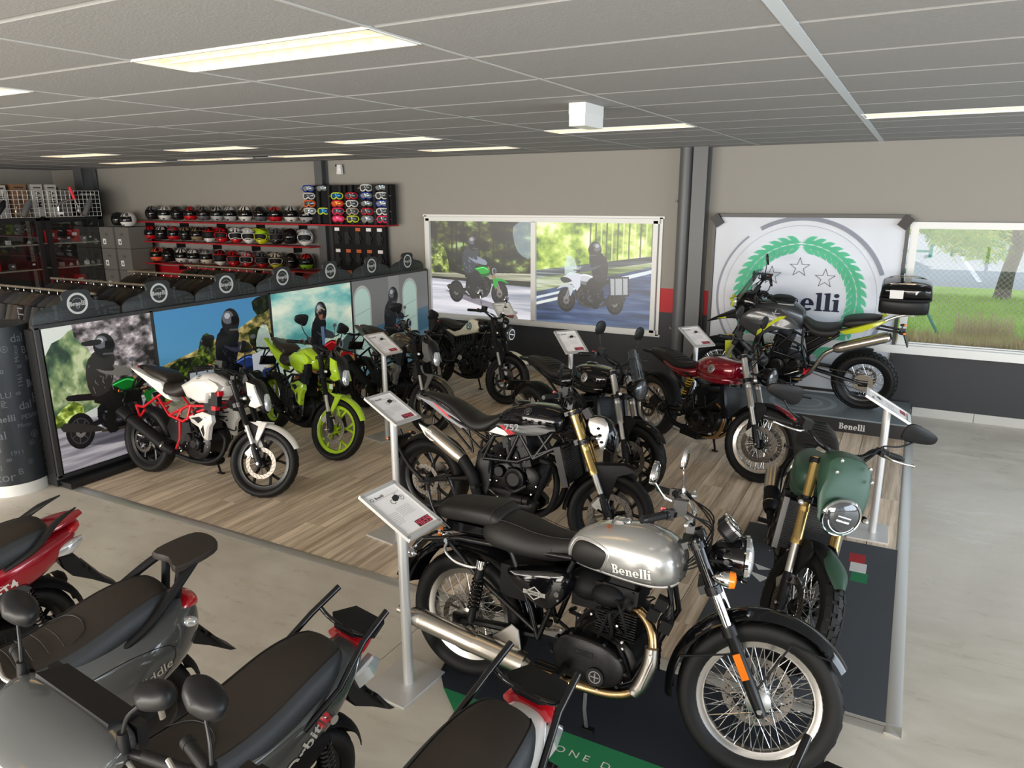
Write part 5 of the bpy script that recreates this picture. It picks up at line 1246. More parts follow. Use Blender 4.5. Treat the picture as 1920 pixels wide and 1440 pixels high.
# ---------------------------------------------------------------- trellis-framed black roadster
def s752(pose):
    t = empty('motorcycle'); wb = pose[5]; fx, rx = wb / 2, -wb / 2; Rf, Rr = .30, .315; rk = .43; GB = M['gloss']
    CUR[0] = steer_T(fx, Rf, pose[4])
    wheel(t, 'front_wheel', fx, Rf, .060, .222, 'cast', M['semi'], None, ((-.075, .155), (.075, .155)), ns=5)
    usd_fork(t, fx, Rf, rk, .77, .108, M['gold'], M['silverf'], split=.40, ru=.028, caliper=2)
    b = MB().fender(fx, Rf, Rf + .035, .070, 60, 180, .035, m=26, tw=.8); fo = out(b, 'front_fender', M['semi'], t)
    b = MB()
    for sd in (-1, 1): b.plate([(fx - .15, Rf + .34), (fx + .07, Rf + .36), (fx + .16, Rf + .33), (fx + .03, Rf + .28), (fx - .02, Rf + .10), (fx - .07, Rf + .10)], sd * .064, sd * .082)
    out(b, 'fender_side', M['plast'], fo)
    hz = Rf + .53; hx = fx - .10
    nose = [(-.12, .06, .06, .06), (-.06, .06, .085, .085), (.0, .04, .095, .10, 2.6), (.05, .01, .085, .105, 2.6), (.085, -.02, .06, .085), (.10, -.03, .03, .05)]
    h = out(MB().body([(hx + q[0], hz + q[1]) + q[2:] for q in nose], 5, 28), 'headlight', M['gloss'], t)
    b = MB()
    for sd in (-1, 1): b.plate([(hx - .10, hz + .12), (hx - .0, hz + .13), (hx + .04, hz + .06), (hx + .03, hz - .05), (hx - .0, hz - .10), (hx - .03, hz - .02), (hx - .09, hz + .03)], sd * .07, sd * .100, ch=.014, k=2)
    out(b, 'headlight_wing', M['silverf'], h)
    b = MB()
    for sd in (-1, 1):
        for k in range(3): b.ell((hx - .03 + .015 * k, sd * .100, hz + .06 - .045 * k), (.014, .004, .010))
    out(b, 'wing_slot', M['plastm'], h)
    out(MB().body([(hx + .05, hz + .01, .07, .085), (hx + .09, hz - .015, .055, .07), (hx + .108, hz - .03, .02, .03)], 4, 24), 'headlight_lens', M['darkglass'], h)
    out(MB().box((hx - .12, 0, hz + .15), (.05, .13, .07), rot=(0, -.6, 0)), 'instrument_cluster', M['plast'], t)
    for sd in (-1, 1): turnsig(t, (hx - .07, sd * .11, hz + .0), (hx - .04, sd * .18, hz + .0), False, r=.02)
    bars(t, (fx - .345, 0, Rf + .735), .385, .06, .12, .02, M['semi'], mir=True, mirm=M['plast'], mirshape='leaf', mir_r=(.075, .014, .042), mz=.16, my=.10, mx=.0, lever_m=M['semi'])
    CUR[0] = np.eye(4)
    wheel(t, 'rear_wheel', rx, Rr, .088, .222, 'cast', M['semi'], None, ((-.10, .12),), ns=5)
    tank = [(-.15, .855, .03, .02), (-.13, .86, .08, .05), (-.04, .885, .125, .085, 2.5), (.08, .90, .160, .105, 2.6), (.20, .905, .172, .108, 2.6), (.31, .905, .155, .095, 2.6), (.38, .90, .11, .07), (.40, .90, .04, .03)]
    tk = out(MB().body(tank, 6, 36), 'fuel_tank', GB, t)
    b = MB()
    for sd in (-1, 1): b.plate([(-.16, .80), (-.10, .86), (.10, .87), (.30, .90), (.36, .86), (.25, .81), (.05, .785), (-.10, .765)], sd * .09, sd * .178, ch=.022, k=2)
    out(b, 'tank_shroud', M['semi'], tk)
    for sd in (-1, 1): emblem(tk, .14, side_y(tank, .14, .965, sd) + sd * .002, .967, .030, M['gloss'], (-.05, sd * .7, .7), ink=M['bolt'])
    fb = [((-.155, .792), (-.115, .792), (-.02, .842), (-.05, .850), (-.12, .83))]
    for sd in (-1, 1):
        f = Flat().poly([(-.15, .785), (-.02, .775), (.03, .795), (-.09, .83)]); f.build('white_flash', M['white'], lambda u, v: (u, sd * .1795, v), tk)
        f = Flat().poly([(-.02, .775), (.03, .795), (-.075, .84), (-.10, .835)]); f.build('red_flash', M['red'], lambda u, v: (u - .02 + .05, sd * .1798, v + .008), tk)
        Flat().text('752', 0, 0, .045, .12, bold=.02, sx=1.3).build('lettering', M['inkg'], lambda u, v: (.03 + u * -sd * 1.0, sd * .1800, .845 + v), tk)
    out(MB().lathe([(0, .01), (.04, .01), (.05, .005), (.055, -.004)], (.03, 0, 1.002), 'z', 28), 'fuel_cap', M['gloss'], tk)
    seat = [(-.10, .88, .05, .02), (-.13, .865, .085, .04), (-.22, .815, .120, .055, 2.6, -.1), (-.32, .80, .135, .055, 2.6, -.1), (-.42, .84, .125, .055, 2.6, -.1), (-.52, .895, .105, .048), (-.63, .935, .085, .036), (-.75, .96, .06, .022), (-.82, .968, .03, .01)]
    out(MB().body(seat, 6, 30), 'seat', M['leather'], t)
    b = MB()
    for sd in (-1, 1): b.plate([(-.86, .955), (-.70, .925), (-.50, .84), (-.36, .78), (-.40, .74), (-.55, .80), (-.72, .89)], sd * .05, sd * .095, ch=.012)
    tp = out(b, 'tail_fairing', M['inkg'], t)
    b = MB()
    for sd in (-1, 1): b.plate([(-.70, .918), (-.66, .905), (-.52, .82), (-.55, .82)], sd * .094, sd * .097, ch=.001)
    out(b, 'red_flash', M['redp'], tp)
    trellis(t, [[(.40, .88, .04), (.34, .86, .13), (-.12, .76, .15), (-.22, .62, .15)], [(.42, .76, .05), (.36, .74, .14), (.08, .60, .16), (-.20, .58, .15)], [(.34, .86, .13), (.20, .64, .155)], [(.20, .64, .155), (.08, .80, .15)], [(.08, .80, .15), (.0, .60, .16)], [(.36, .74, .14), (.20, .64, .155)], [(.20, .84, .14), (.30, .72, .145)], [(-.12, .76, .15), (-.20, .58, .15)]], M['semi'], .0155)
    trellis(t, [[(-.20, .72, .12), (-.46, .80, .10), (-.78, .93, .06)], [(-.22, .62, .13), (-.42, .76, .11)], [(-.38, .80, .10), (-.30, .60, .13)], [(-.30, .60, .13), (-.62, .84, .08)]], M['semi'], .009)
    b = MB()
    for sd in (-1, 1): b.plate([(-.26, .62), (-.15, .62), (-.14, .40), (-.19, .28), (-.28, .34)], sd * .09, sd * .14, ch=.015, k=2)
    out(b, 'pivot_plate', M['plast'], t)
    out(MB().fender(rx, Rr, Rr + .035, .095, 30, 165, .03, m=24), 'rear_hugger', M['plastm'], t)
    b = MB()
    for sd in (-1, 1): b.tube([(rx, sd * .13, Rr), (rx - .13, sd * .14, Rr + .10), (rx - .30, sd * .10, Rr + .26)], [.02, .016, .012], 10, 3)
    b.box((rx - .31, 0, Rr + .27), (.03, .22, .03)); b.box((rx - .33, 0, Rr + .20), (.012, .18, .11), rot=(0, .3, 0)); b.tube([(rx - .30, 0, Rr + .27), (rx - .33, 0, Rr + .33)], .012, 8); out(b, 'number_plate_holder', M['plast'], t)
    for sd in (-1, 1): turnsig(t, (rx - .31, sd * .09, Rr + .28), (rx - .31, sd * .15, Rr + .28), False, M['orange'], ax=-1, r=.018)
    swingarm(t, rx, Rr, (-.20, .42), hs=.12); chain_drive(t, rx, Rr, (-.20, .42))
    radiator(t, .42, .62, .30, .26, .30)
    e = vengine(t, .04, .47, 1.15, twin=True, cyl=(.1, .18), cyl_tilt=.28, clutch_r=.085, m=M['engine'])
    b = MB().plate2([(-.16, .38), (.10, .36), (.22, .30), (.18, .22), (.0, .195), (-.14, .24)], .05, .13, ch=.02, k=2); out(b, 'sump', M['engine'], t)
    b = MB()
    for y in (-.07, .06): b.tube([(.22, y, .62), (.32, y, .58), (.36, y * 1.2, .44), (.31, y, .28), (.18, y * .6, .195), (.0, -.05, .175), (-.15, -.07, .19)], .024, 14, 6)
    b.box((-.02, -.02, .185), (.30, .17, .08)); out(b, 'exhaust_pipe', M['plastm'], t)
    b = MB().tube([(.33, -.15, .62), (.30, -.17, .50), (.24, -.16, .36)], [.035, .045, .03], 14, 4, flat=.5); out(b, 'heat_guard', M['plastm'], t)
    b = MB().tube([(.05, -.16, .33), (.15, -.17, .335)], .035, 18); b.tube([(.0, -.15, .40), (.08, -.18, .39), (.16, -.16, .44)], .016, 10, 4); b.tube([(.15, -.17, .335), (.19, -.17, .335)], .030, 18); out(b, 'oil_filter', M['plast'], e)
    b = MB().tube([(-.14, -.10, .22), (-.22, -.17, .30), (-.26, -.19, .44), (-.36, -.185, .56)], [.028, .034, .042, .045], 18, 5); out(b, 'link_pipe', M['plastm'], t)
    mu = muffler(t, (-.36, -.185, .555), (-.66, -.20, .735), .052, M['steelb'], M['plastm'], cone=.85)
    out(MB().plate([(-.72, .78), (-.60, .74), (-.56, .66), (-.60, .66), (-.66, .70)], -.235, -.245), 'muffler_shield', M['alu'], mu)
    footpeg(t, -.22, .38, .15, .25); 
    b = MB().tube([(-.22, -.16, .37), (-.28, -.20, .42)], .01, 8); out(b, 'peg_hanger', M['alu'], t)
    sidestand(t, .0)
    place(t, pose); return t
# ---------------------------------------------------------------- small scrambler with cream panels
def scrambler(pose):
    t = empty('motorcycle'); wb = pose[5]; fx, rx = wb / 2, -wb / 2; Rf, Rr = .30, .305; rk = .43
    cream = paint('cream_paint', (.62, .57, .45), .3, coat=.6)
    CUR[0] = steer_T(fx, Rf, pose[4])
    wheel(t, 'front_wheel', fx, Rf, .055, .222, 'cast', M['semi'], None, ((-.066, .13),), ns=6)
    usd_fork(t, fx, Rf, rk, .73, .10, M['plast'], M['silverf'], split=.45, ru=.026, rl=.019, caliper=True)
    fo = out(MB().fender(fx, Rf, Rf + .04, .070, 50, 150, .03, m=20, tw=.8), 'front_fender', M['plastm'], t)
    out(MB().fender(fx, Rf, Rf + .046, .058, 42, 95, .02, m=14, tw=.5), 'fender_top', cream, fo)
    b = MB()
    for sd in (-1, 1): b.plate([(fx - .14, Rf + .33), (fx - .04, Rf + .33), (fx - .06, Rf + .16), (fx - .11, Rf + .14)], sd * .066, sd * .082)
    out(b, 'fork_guard', M['plastm'], fo)
    hz = Rf + .53; hx = fx - .16
    lathe_lamp(t, (hx + .08, 0, hz + .01), .090, .12, M['plast'], M['plast'], M['darkglass'])
    f = Flat().ring(0, 0, .055, .066, 30); f.rect(0, 0, .09, .012); f.build('light_ring', mat('led_white', (.8, .82, .85), .3, emit=.25), lambda u, v: (hx + .118, u, hz + .01 + v), t)
    for sd in (-1, 1): turnsig(t, (hx - .03, sd * .10, hz), (hx, sd * .17, hz), False, r=.018, l=.04)
    out(MB().ell((hx - .0, 0, hz + .16), (.035, .05, .045), rot=(0, -.5, 0)), 'instrument_cluster', M['plast'], t)
    bars(t, (fx - .335, 0, Rf + .70), .375, .06, .12, .02, M['semi'], mir=True, mirm=M['chrome'], mirshape='round', mir_r=(.045, .012, .045), mz=.20, my=.08, mx=-.02)
    CUR[0] = np.eye(4)
    wheel(t, 'rear_wheel', rx, Rr, .066, .222, 'cast', M['semi'], None, ((-.078, .11),), ns=6)
    tank = [(-.05, .86, .04, .04), (-.02, .865, .09, .07), (.08, .88, .125, .085, 2.4), (.18, .885, .14, .085, 2.6), (.27, .89, .12, .07), (.30, .89, .05, .03)]
    tk = out(MB().body(tank, 6, 32), 'fuel_tank', M['semi'], t)
    b = MB()
    for sd in (-1, 1): b.plate([(-.40, .765), (-.30, .735), (-.18, .70), (-.06, .735), (.02, .75), (.20, .81), (.245, .865), (.20, .945), (.10, .955), (.02, .885), (-.08, .80), (-.22, .755), (-.33, .775)], sd * .09, sd * .158, ch=.02)
    sp_ = out(b, 'side_panel', cream, tk)
    for sd in (-1, 1): emblem(tk, .08, sd * .160, .865, .052, M['plastm'], (0, sd, .06), ink=M['bolt'])
    b = MB()
    for k in range(7):
        for sd in (-1, 1): b.tube([(-.24 + k * .05, sd * .125, .725 + k * .008), (-.20 + k * .05, sd * .135, .62 + k * .012)], .009, 6)
    b.plate2([(-.28, .72), (.16, .79), (.12, .64), (-.24, .60)], .06, .12, ch=.01); out(b, 'slatted_cover', M['plast'], t)
    seat = [(-.02, .87, .05, .02), (-.06, .86, .085, .035), (-.16, .825, .11, .045), (-.28, .81, .125, .045, 2.8), (-.42, .83, .125, .045, 2.8), (-.56, .855, .11, .038), (-.66, .865, .07, .025), (-.69, .868, .03, .01)]
    out(MB().body(seat, 6, 28), 'seat', M['leather'], t)
    trellis(t, [[(.28, .84, .04), (.22, .62, .10), (-.05, .58, .12), (-.20, .40, .11)], [(-.02, .76, .10), (-.30, .76, .11), (-.66, .83, .08)], [(-.20, .56, .11), (-.60, .80, .08)], [(.26, .78, .04), (.22, .5, .07), (.14, .28, .08)]], M['semi'], .013)
    out(MB().fender(rx, Rr, Rr + .06, .08, 40, 160, .03, m=20), 'rear_fender', M['plastm'], t)
    plate_holder(t, (-.64, 0, .80), (-.84, 0, .66)); out(MB().ell((-.72, 0, .83), (.03, .04, .025)), 'tail_light', M['redl'], t)
    swingarm(t, rx, Rr, (-.22, .38)); chain_drive(t, rx, Rr, (-.22, .38))
    for sd in (-1, 1):
        sh = out(MB().tube([(-.45, sd * .12, .72), (-.60, sd * .12, .40)], .014, 10), 'shock_absorber', M['semi'], t); out(MB().spring((-.46, sd * .12, .70), (-.58, sd * .12, .45), .024, .005, 9), 'spring', M['gloss'], sh)
    e = vengine(t, .05, .40, .9, cyl=(.1, .16), cyl_tilt=.45, clutch_r=.06)
    b = MB().lathe([(0, -.186), (.03, -.186), (.034, -.18), (.034, -.17)], (-.02, 0, .46), 'y', 20); out(b, 'silver_cap', M['alu'], e)
    b = MB().tube([(.20, -.03, .50), (.28, -.05, .42), (.24, -.07, .28), (.05, -.10, .22), (-.20, -.12, .26)], .018, 12, 6); out(b, 'exhaust_pipe', M['plastm'], t)
    muffler(t, (-.22, -.14, .27), (-.70, -.17, .40), .048, M['plastm'], M['alu'])
    out(MB().body([(-.14, .25, .03, .02), (-.05, .245, .09, .04, 3), (.12, .25, .09, .04, 3), (.20, .29, .04, .03)], 3, 18), 'skid_plate', M['plastm'], t)
    footpeg(t, -.24, .36, .13, .22); sidestand(t, .0)
    place(t, pose); return t
# ---------------------------------------------------------------- tall adventure tourer on the podium
def tourer(pose, zb):
    t = empty('motorcycle'); wb = pose[5]; fx, rx = wb / 2, -wb / 2; Rf, Rr = .33, .32; rk = .45
    dg = paint('dark_grey_paint', (.030, .031, .034), .28, coat=.5); yel = paint('acid_yellow', (.46, .50, .015), .3, coat=.4)
    CUR[0] = steer_T(fx, Rf, pose[4])
    wheel(t, 'front_wheel', fx, Rf, .058, .242, 'wire', M['semi'], M['plast'], ((-.07, .155), (.07, .155)), hub=.045, blocks=40)
    usd_fork(t, fx, Rf, rk, .86, .11, M['plast'], M['silverf'], split=.42, ru=.028, caliper=2)
    fo = out(MB().fender(fx, Rf, Rf + .05, .072, 55, 160, .03, m=20, tw=.8), 'front_fender', M['plastm'], t)
    b = MB()
    for sd in (-1, 1): b.plate([(fx - .16, Rf + .36), (fx - .06, Rf + .36), (fx - .06, Rf + .12), (fx - .12, Rf + .10)], sd * .08, sd * .095)
    out(b, 'fork_guard', yel, fo)
    bars(t, (fx - .42, 0, Rf + .90), .41, .07, .14, .02, M['semi'], mir=True, mirm=M['plast'], mirshape='leaf', mir_r=(.095, .018, .052), mz=.20, my=.12, mx=-.02)
    b = MB()
    for sd in (-1, 1): b.tube([(fx - .55, sd * .43, Rf + .95), (fx - .42, sd * .44, Rf + .96), (fx - .36, sd * .36, Rf + .96), (fx - .36, sd * .24, Rf + .95)], .012, 8, 4); b.ell((fx - .37, sd * .39, Rf + .96), (.02, .085, .05))
    out(b, 'hand_guard', M['plast'], t)
    CUR[0] = np.eye(4)
    wheel(t, 'rear_wheel', rx, Rr, .080, .222, 'wire', M['semi'], M['plast'], ((-.085, .12),), hub=.06, blocks=38)
    beak = [(.92, .86, .012, .006), (.85, .89, .045, .014, 3), (.74, .935, .085, .022, 3), (.62, .97, .115, .04, 3), (.50, .98, .14, .06, 3), (.42, .96, .12, .05), (.39, .95, .05, .02)]
    bk = out(MB().body(beak, 5, 26), 'beak', M['plastm'], t)
    b = MB()
    for sd in (-1, 1): b.plate([(.79, .925), (.70, .955), (.56, .985), (.56, .968), (.70, .938)], sd * .07, sd * .098, ch=.004)
    out(b, 'beak_stripe', yel, bk)
    fr = [(.62, 1.10, .05, .05), (.58, 1.11, .10, .09, 2.6), (.48, 1.12, .14, .12, 2.6), (.38, 1.11, .14, .11), (.30, 1.08, .08, .06)]
    ff = out(MB().body(fr, 5, 26), 'front_fairing', M['gloss'], t)
    b = MB()
    for sd in (-1, 1): b.body([(.655, 1.10, .012, .02, 2.3, 0, sd * .06), (.635, 1.115, .045, .045, 2.5, 0, sd * .06), (.58, 1.13, .05, .05, 2.5, 0, sd * .065)], 4, 18)
    out(b, 'headlight', M['lens'], t)
    b = MB()
    for sd in (-1, 1): b.tube([(.63, sd * .02, 1.165), (.655, sd * .07, 1.16), (.61, sd * .115, 1.14), (.635, sd * .10, 1.085)], .012, 8, 4)
    out(b, 'headlight_brow', yel, t)
    G = [[(.60 - .20 * a - .06 * abs(-1 + 2 * j / 10) ** 2, (-1 + 2 * j / 10) * (.13 - .03 * a * a), 1.17 + .30 * a) for j in range(11)] for a in np.linspace(0, 1, 8)]
    out(MB().sheet(G, .004), 'windscreen', M['screen'], t)
    out(MB().box((.40, 0, 1.24), (.05, .16, .11), rot=(0, -.5, 0)), 'instrument_cluster', M['plast'], t)
    tank = [(-.14, .96, .05, .06), (-.12, .97, .10, .10), (-.04, 1.0, .14, .13, 2.5), (.08, 1.035, .18, .15, 2.6), (.20, 1.04, .20, .145, 2.6), (.32, 1.03, .19, .12, 2.6), (.42, 1.02, .13, .09), (.46, 1.02, .06, .05)]
    tk = out(MB().body(tank, 6, 36), 'fuel_tank', dg, t)
    b = MB()
    P = [(-.13, .90), (-.03, .99), (.10, 1.10), (.26, 1.12), (.42, 1.08), (.56, .96), (.44, .84), (.30, .76), (.26, .82), (.10, .88)]
    for sd in (-1, 1): b.plate(P, sd * .10, sd * .215, ch=.035, k=1)
    sh_ = out(b, 'side_fairing', dg, tk)
    b = MB()
    for sd in (-1, 1): b.plate([(.03, 1.045), (.10, 1.035), (.32, .86), (.33, .80), (.16, .95), (.05, 1.02)], sd * .2145, sd * .218, ch=.001)
    out(b, 'yellow_stripe', yel, sh_)
    for sd in (-1, 1): Flat().text('TRK', 0, 0, .06, .62 if sd > 0 else -.62, sx=1.5).build('lettering', M['inkg'], lambda u, v: (.20 + u * -sd, sd * .2178, 1.03 + v), sh_)
    b = MB()
    for sd in (-1, 1): b.tube([(-.02, sd * .10, 1.135), (.04, sd * .16, 1.155), (.13, sd * .17, 1.165), (.20, sd * .12, 1.185)], .007, 8, 4)
    out(b, 'tank_rail', M['alu'], tk)
    out(MB().body([(-.02, 1.165, .04, .02), (.04, 1.18, .09, .025), (.16, 1.19, .10, .02), (.24, 1.18, .05, .012)], 4, 20), 'tank_cover', M['plastm'], tk)
    s1 = [(-.10, .945, .05, .03), (-.14, .93, .10, .06), (-.24, .865, .15, .06, 2.8), (-.36, .855, .17, .06, 2.8), (-.46, .875, .16, .06), (-.51, .90, .10, .04)]
    out(MB().body(s1, 6, 28), 'seat', M['leather'], t)
    s2 = [(-.51, .96, .06, .02), (-.53, .965, .12, .05), (-.64, .985, .14, .052, 3), (-.78, 1.005, .13, .045, 3), (-.88, 1.025, .09, .02)]
    out(MB().body(s2, 6, 28), 'pillion_seat', M['leather'], t)
    b = MB()
    for sd in (-1, 1): b.plate([(-.50, .895), (-.60, .935), (-.74, .99), (-.90, 1.045), (-.93, 1.03), (-.80, .955), (-.70, .90), (-.54, .865)], sd * .09, sd * .165, ch=.02)
    out(b, 'tail_fairing', yel, t)
    b = MB()
    for sd in (-1, 1): b.tube([(-.62, sd * .12, .90), (-.80, sd * .13, .97), (-1.02, sd * .12, 1.09), (-1.20, sd * .10, 1.12)], .015, 10, 3); b.tube([(-.78, sd * .12, .93), (-.98, sd * .11, 1.07)], .011, 8)
    b.box((-1.05, 0, 1.105), (.24, .24, .012)); out(b, 'luggage_rack', M['alu'], t)
    # top case
    tc = empty('top_case'); tc.parent = t
    lo = [(-.84, 1.20, .12, .05), (-.85, 1.205, .18, .085, 4), (-.98, 1.205, .215, .092, 4), (-1.13, 1.205, .215, .092, 4), (-1.27, 1.205, .18, .085, 4), (-1.29, 1.205, .12, .05)]
    c0 = out(MB().body(lo, 4, 36), 'case_shell', M['plast'], tc)
    hi = [(-.85, 1.345, .12, .03), (-.855, 1.345, .19, .072, 3.4), (-.96, 1.352, .222, .085, 3.2), (-1.15, 1.352, .222, .085, 3.2), (-1.285, 1.345, .185, .070, 3.4), (-1.29, 1.345, .10, .03)]
    out(MB().body(hi, 4, 36), 'case_lid', M['gloss'], tc)
    b = MB().body([(-.845, 1.285, .12, .010), (-.85, 1.285, .20, .014, 6), (-1.0, 1.285, .228, .014, 6), (-1.14, 1.285, .228, .014, 6), (-1.29, 1.285, .19, .014, 6), (-1.295, 1.285, .1, .01)], 3, 36); out(b, 'case_seam', M['plastm'], tc)
    b = MB().box((-.99, .226, 1.345), (.12, .010, .085)); b.box((-1.20, .205, 1.365), (.10, .012, .035), rot=(0, 0, .25)); b.box((-.99, -.226, 1.345), (.12, .010, .085)); out(b, 'silver_reflector', M['alus'], tc)
    b = MB().tube([(-.87, .12, 1.415), (-.95, .16, 1.435), (-1.15, .16, 1.437), (-1.24, .12, 1.42)], .006, 8, 4); b.tube([(-.87, -.12, 1.415), (-.95, -.16, 1.435), (-1.15, -.16, 1.437), (-1.24, -.12, 1.42)], .006, 8, 4); out(b, 'case_trim', M['chrome'], tc)
    trellis(t, [[(.40, .98, .04), (.36, .86, .14), (.10, .82, .16), (-.14, .70, .15), (-.20, .42, .12)], [(.10, .82, .16), (.16, .62, .16), (-.08, .56, .16)], [(-.14, .90, .12), (-.14, .70, .15)], [(.0, .80, .16), (.16, .62, .16)], [(-.14, .86, .13), (-.50, .90, .12), (-.86, 1.0, .09)], [(-.18, .62, .13), (-.50, .85, .12)], [(-.18, .72, .14), (-.32, .82, .13)], [(.36, .86, .12), (.30, .52, .14), (.20, .32, .14), (.0, .26, .14)]], M['semi'], .014)
    b = MB()
    for sd in (-1, 1): b.plate([(-.16, .80), (-.50, .86), (-.44, .80), (-.30, .68), (-.20, .56)], sd * .08, sd * .12, ch=.012)
    sv = out(b, 'side_panel', M['plastm'], t)
    Flat().text('X', 0, 0, .03, .1, bold=.05, sx=1.6).build('lettering', yel, lambda u, v: (-.42 - u, .1215, .82 + v), sv)
    out(MB().fender(rx, Rr, Rr + .045, .09, 15, 100, .03, m=16), 'rear_hugger', M['plastm'], t)
    b = MB()
    for sd in (-1, 1): b.tube([(-.84, sd * .06, .93), (-1.06, sd * .05, .90)], .012, 8)
    b.box((-1.08, 0, .90), (.06, .10, .03)); b.box((-1.12, 0, .82), (.012, .18, .13), rot=(0, .35, 0)); out(b, 'number_plate_holder', M['plast'], t)
    for sd in (-1, 1): turnsig(t, (-1.07, sd * .05, .91), (-1.08, sd * .15, .92), False, M['orange'], ax=-1, r=.018)
    swingarm(t, rx, Rr, (-.20, .44), hs=.12, h=.06); chain_drive(t, rx, Rr, (-.20, .44), sprm=M['rimal'])
    e = vengine(t, .06, .46, 1.15, twin=True, cyl=(.1, .19), cyl_tilt=.3, clutch_r=.085)
    radiator(t, .34, .70, .30, .24, .25)
    b = MB()
    for y in (-.07, .07): b.tube([(.20, y, .62), (.32, y, .56), (.34, y, .40), (.24, y * .6, .30), (.05, 0, .25), (-.15, 0, .26)], .021, 12, 6)
    out(b, 'exhaust_pipe', M['bronze'], t)
    out(MB().body([(.36, .40, .05, .06), (.32, .34, .12, .06, 3), (.15, .255, .13, .03, 3), (-.05, .24, .12, .02, 3), (-.12, .24, .06, .01)], 4, 20), 'skid_plate', M['semi'], t)
    muffler(t, (-.46, .16, .70), (-.98, .20, .90), .068, M['steelb'], M['plastm'], cone=.6, flat=.8)
    out(MB().tube([(-.15, .05, .30), (-.25, .14, .42), (-.36, .16, .62), (-.47, .165, .705)], .022, 12, 5), 'link_pipe', M['steelb'], t)
    footpeg(t, -.16, .42, .15, .25)
    b = MB()
    for sd in (-1, 1): b.tube([(-.04, sd * .10, .30), (-.05, sd * .17, .02)], .011, 8); b.box((-.05, sd * .175, .012), (.08, .05, .014))
    b.tube([(-.04, .14, .12), (-.28, .15, .10)], .008, 8); out(b, 'centre_stand', M['semi'], t)
    b = MB().box((-.20, .10, .40), (.10, .05, .07)); out(b, 'red_cover', M['redp'], t)
    place(t, pose, zb); return t
# ---------------------------------------------------------------- the motorcycles
m_ = tag
PZ = .010
w_rim = paint('lime_paint', (.40, .62, .02), .25)
J = imperiale((-1.10, 2.84, -.012, .122, .24, 1.444)); tag(J, 'silver-tanked black classic motorcycle with wire wheels and long steel silencer', 'motorcycle')
E7 = s752((-2.375, 4.377, .002, .123, .29, 1.466)); tag(E7, 'gloss black trellis-framed roadster with gold forks and red tail flash', 'motorcycle')
blk = paint('black_paint', (.004, .004, .005), .06, coat=0)
F5 = leoncino((-2.527, 5.847, -.49, .139, .204, 1.44), blk, fly=True, emblem_m=M['alu']); tag(F5, 'black roadster with silver forks and small screen behind the gold-forked one', 'motorcycle')
redp = paint('cherry_red_paint', (.19, .003, .012), .16, metal=.25)
G5 = leoncino((-1.626, 6.706, -.597, .141, .379, 1.462), redp, trail=True, emblem_m=M['alu'], block=0); tag(G5, 'cherry red-tanked motorcycle with silver forks and spoked wheels', 'motorcycle')
grn = mat('matt_green_paint', (.026, .066, .042), .42, metal=.15)
I5 = leoncino((-.503, 4.456, -1.428, .17, .40, 1.482), grn, trail=True, forkm=M['gold'], cowl=grn, block=34, rimm=M['semi']); tag(I5, 'matt green motorcycle with gold forks and block tyres facing the viewer', 'motorcycle')
wht = paint('white_paint', (.72, .70, .66), .2); rfr = mat('red_frame', (.52, .01, .02), .35)
A1 = bn((-5.241, 3.996, .04, .138, .341, 1.362), wht, M['semi'], rfr); tag(A1, 'white small naked motorcycle with a red tubular frame', 'motorcycle')
B1 = bn((-5.286, 5.231, -.359, .145, .414, 1.361), paint('lime_paint', (.40, .62, .02), .25), w_rim, M['semi'], plates=True); tag(B1, 'lime green naked motorcycle with lime green wheels', 'motorcycle')
C1 = bn((-4.96, 6.313, -.357, .142, .276, 1.361), paint('olive_grey_paint', (.062, .056, .042), .3, metal=.3), M['semi'], M['semi'], accent=paint('grey_paint', (.16, .16, .155), .3, metal=.4), decal=mat('yellow_print', (.6, .5, .02), .4), plates=True); tag(C1, 'dark olive grey naked motorcycle behind a price sign', 'motorcycle')
D1 = scrambler((-4.8, 7.661, -.333, .142, .274, 1.362)); tag(D1, 'black scrambler motorcycle with cream side panels in the far corner', 'motorcycle')
H1 = tourer((-1.11, 8.60, 3.14, .145, .258, 1.544), .17); tag(H1, 'tall grey and yellow adventure motorcycle with top case on the podium', 'motorcycle')
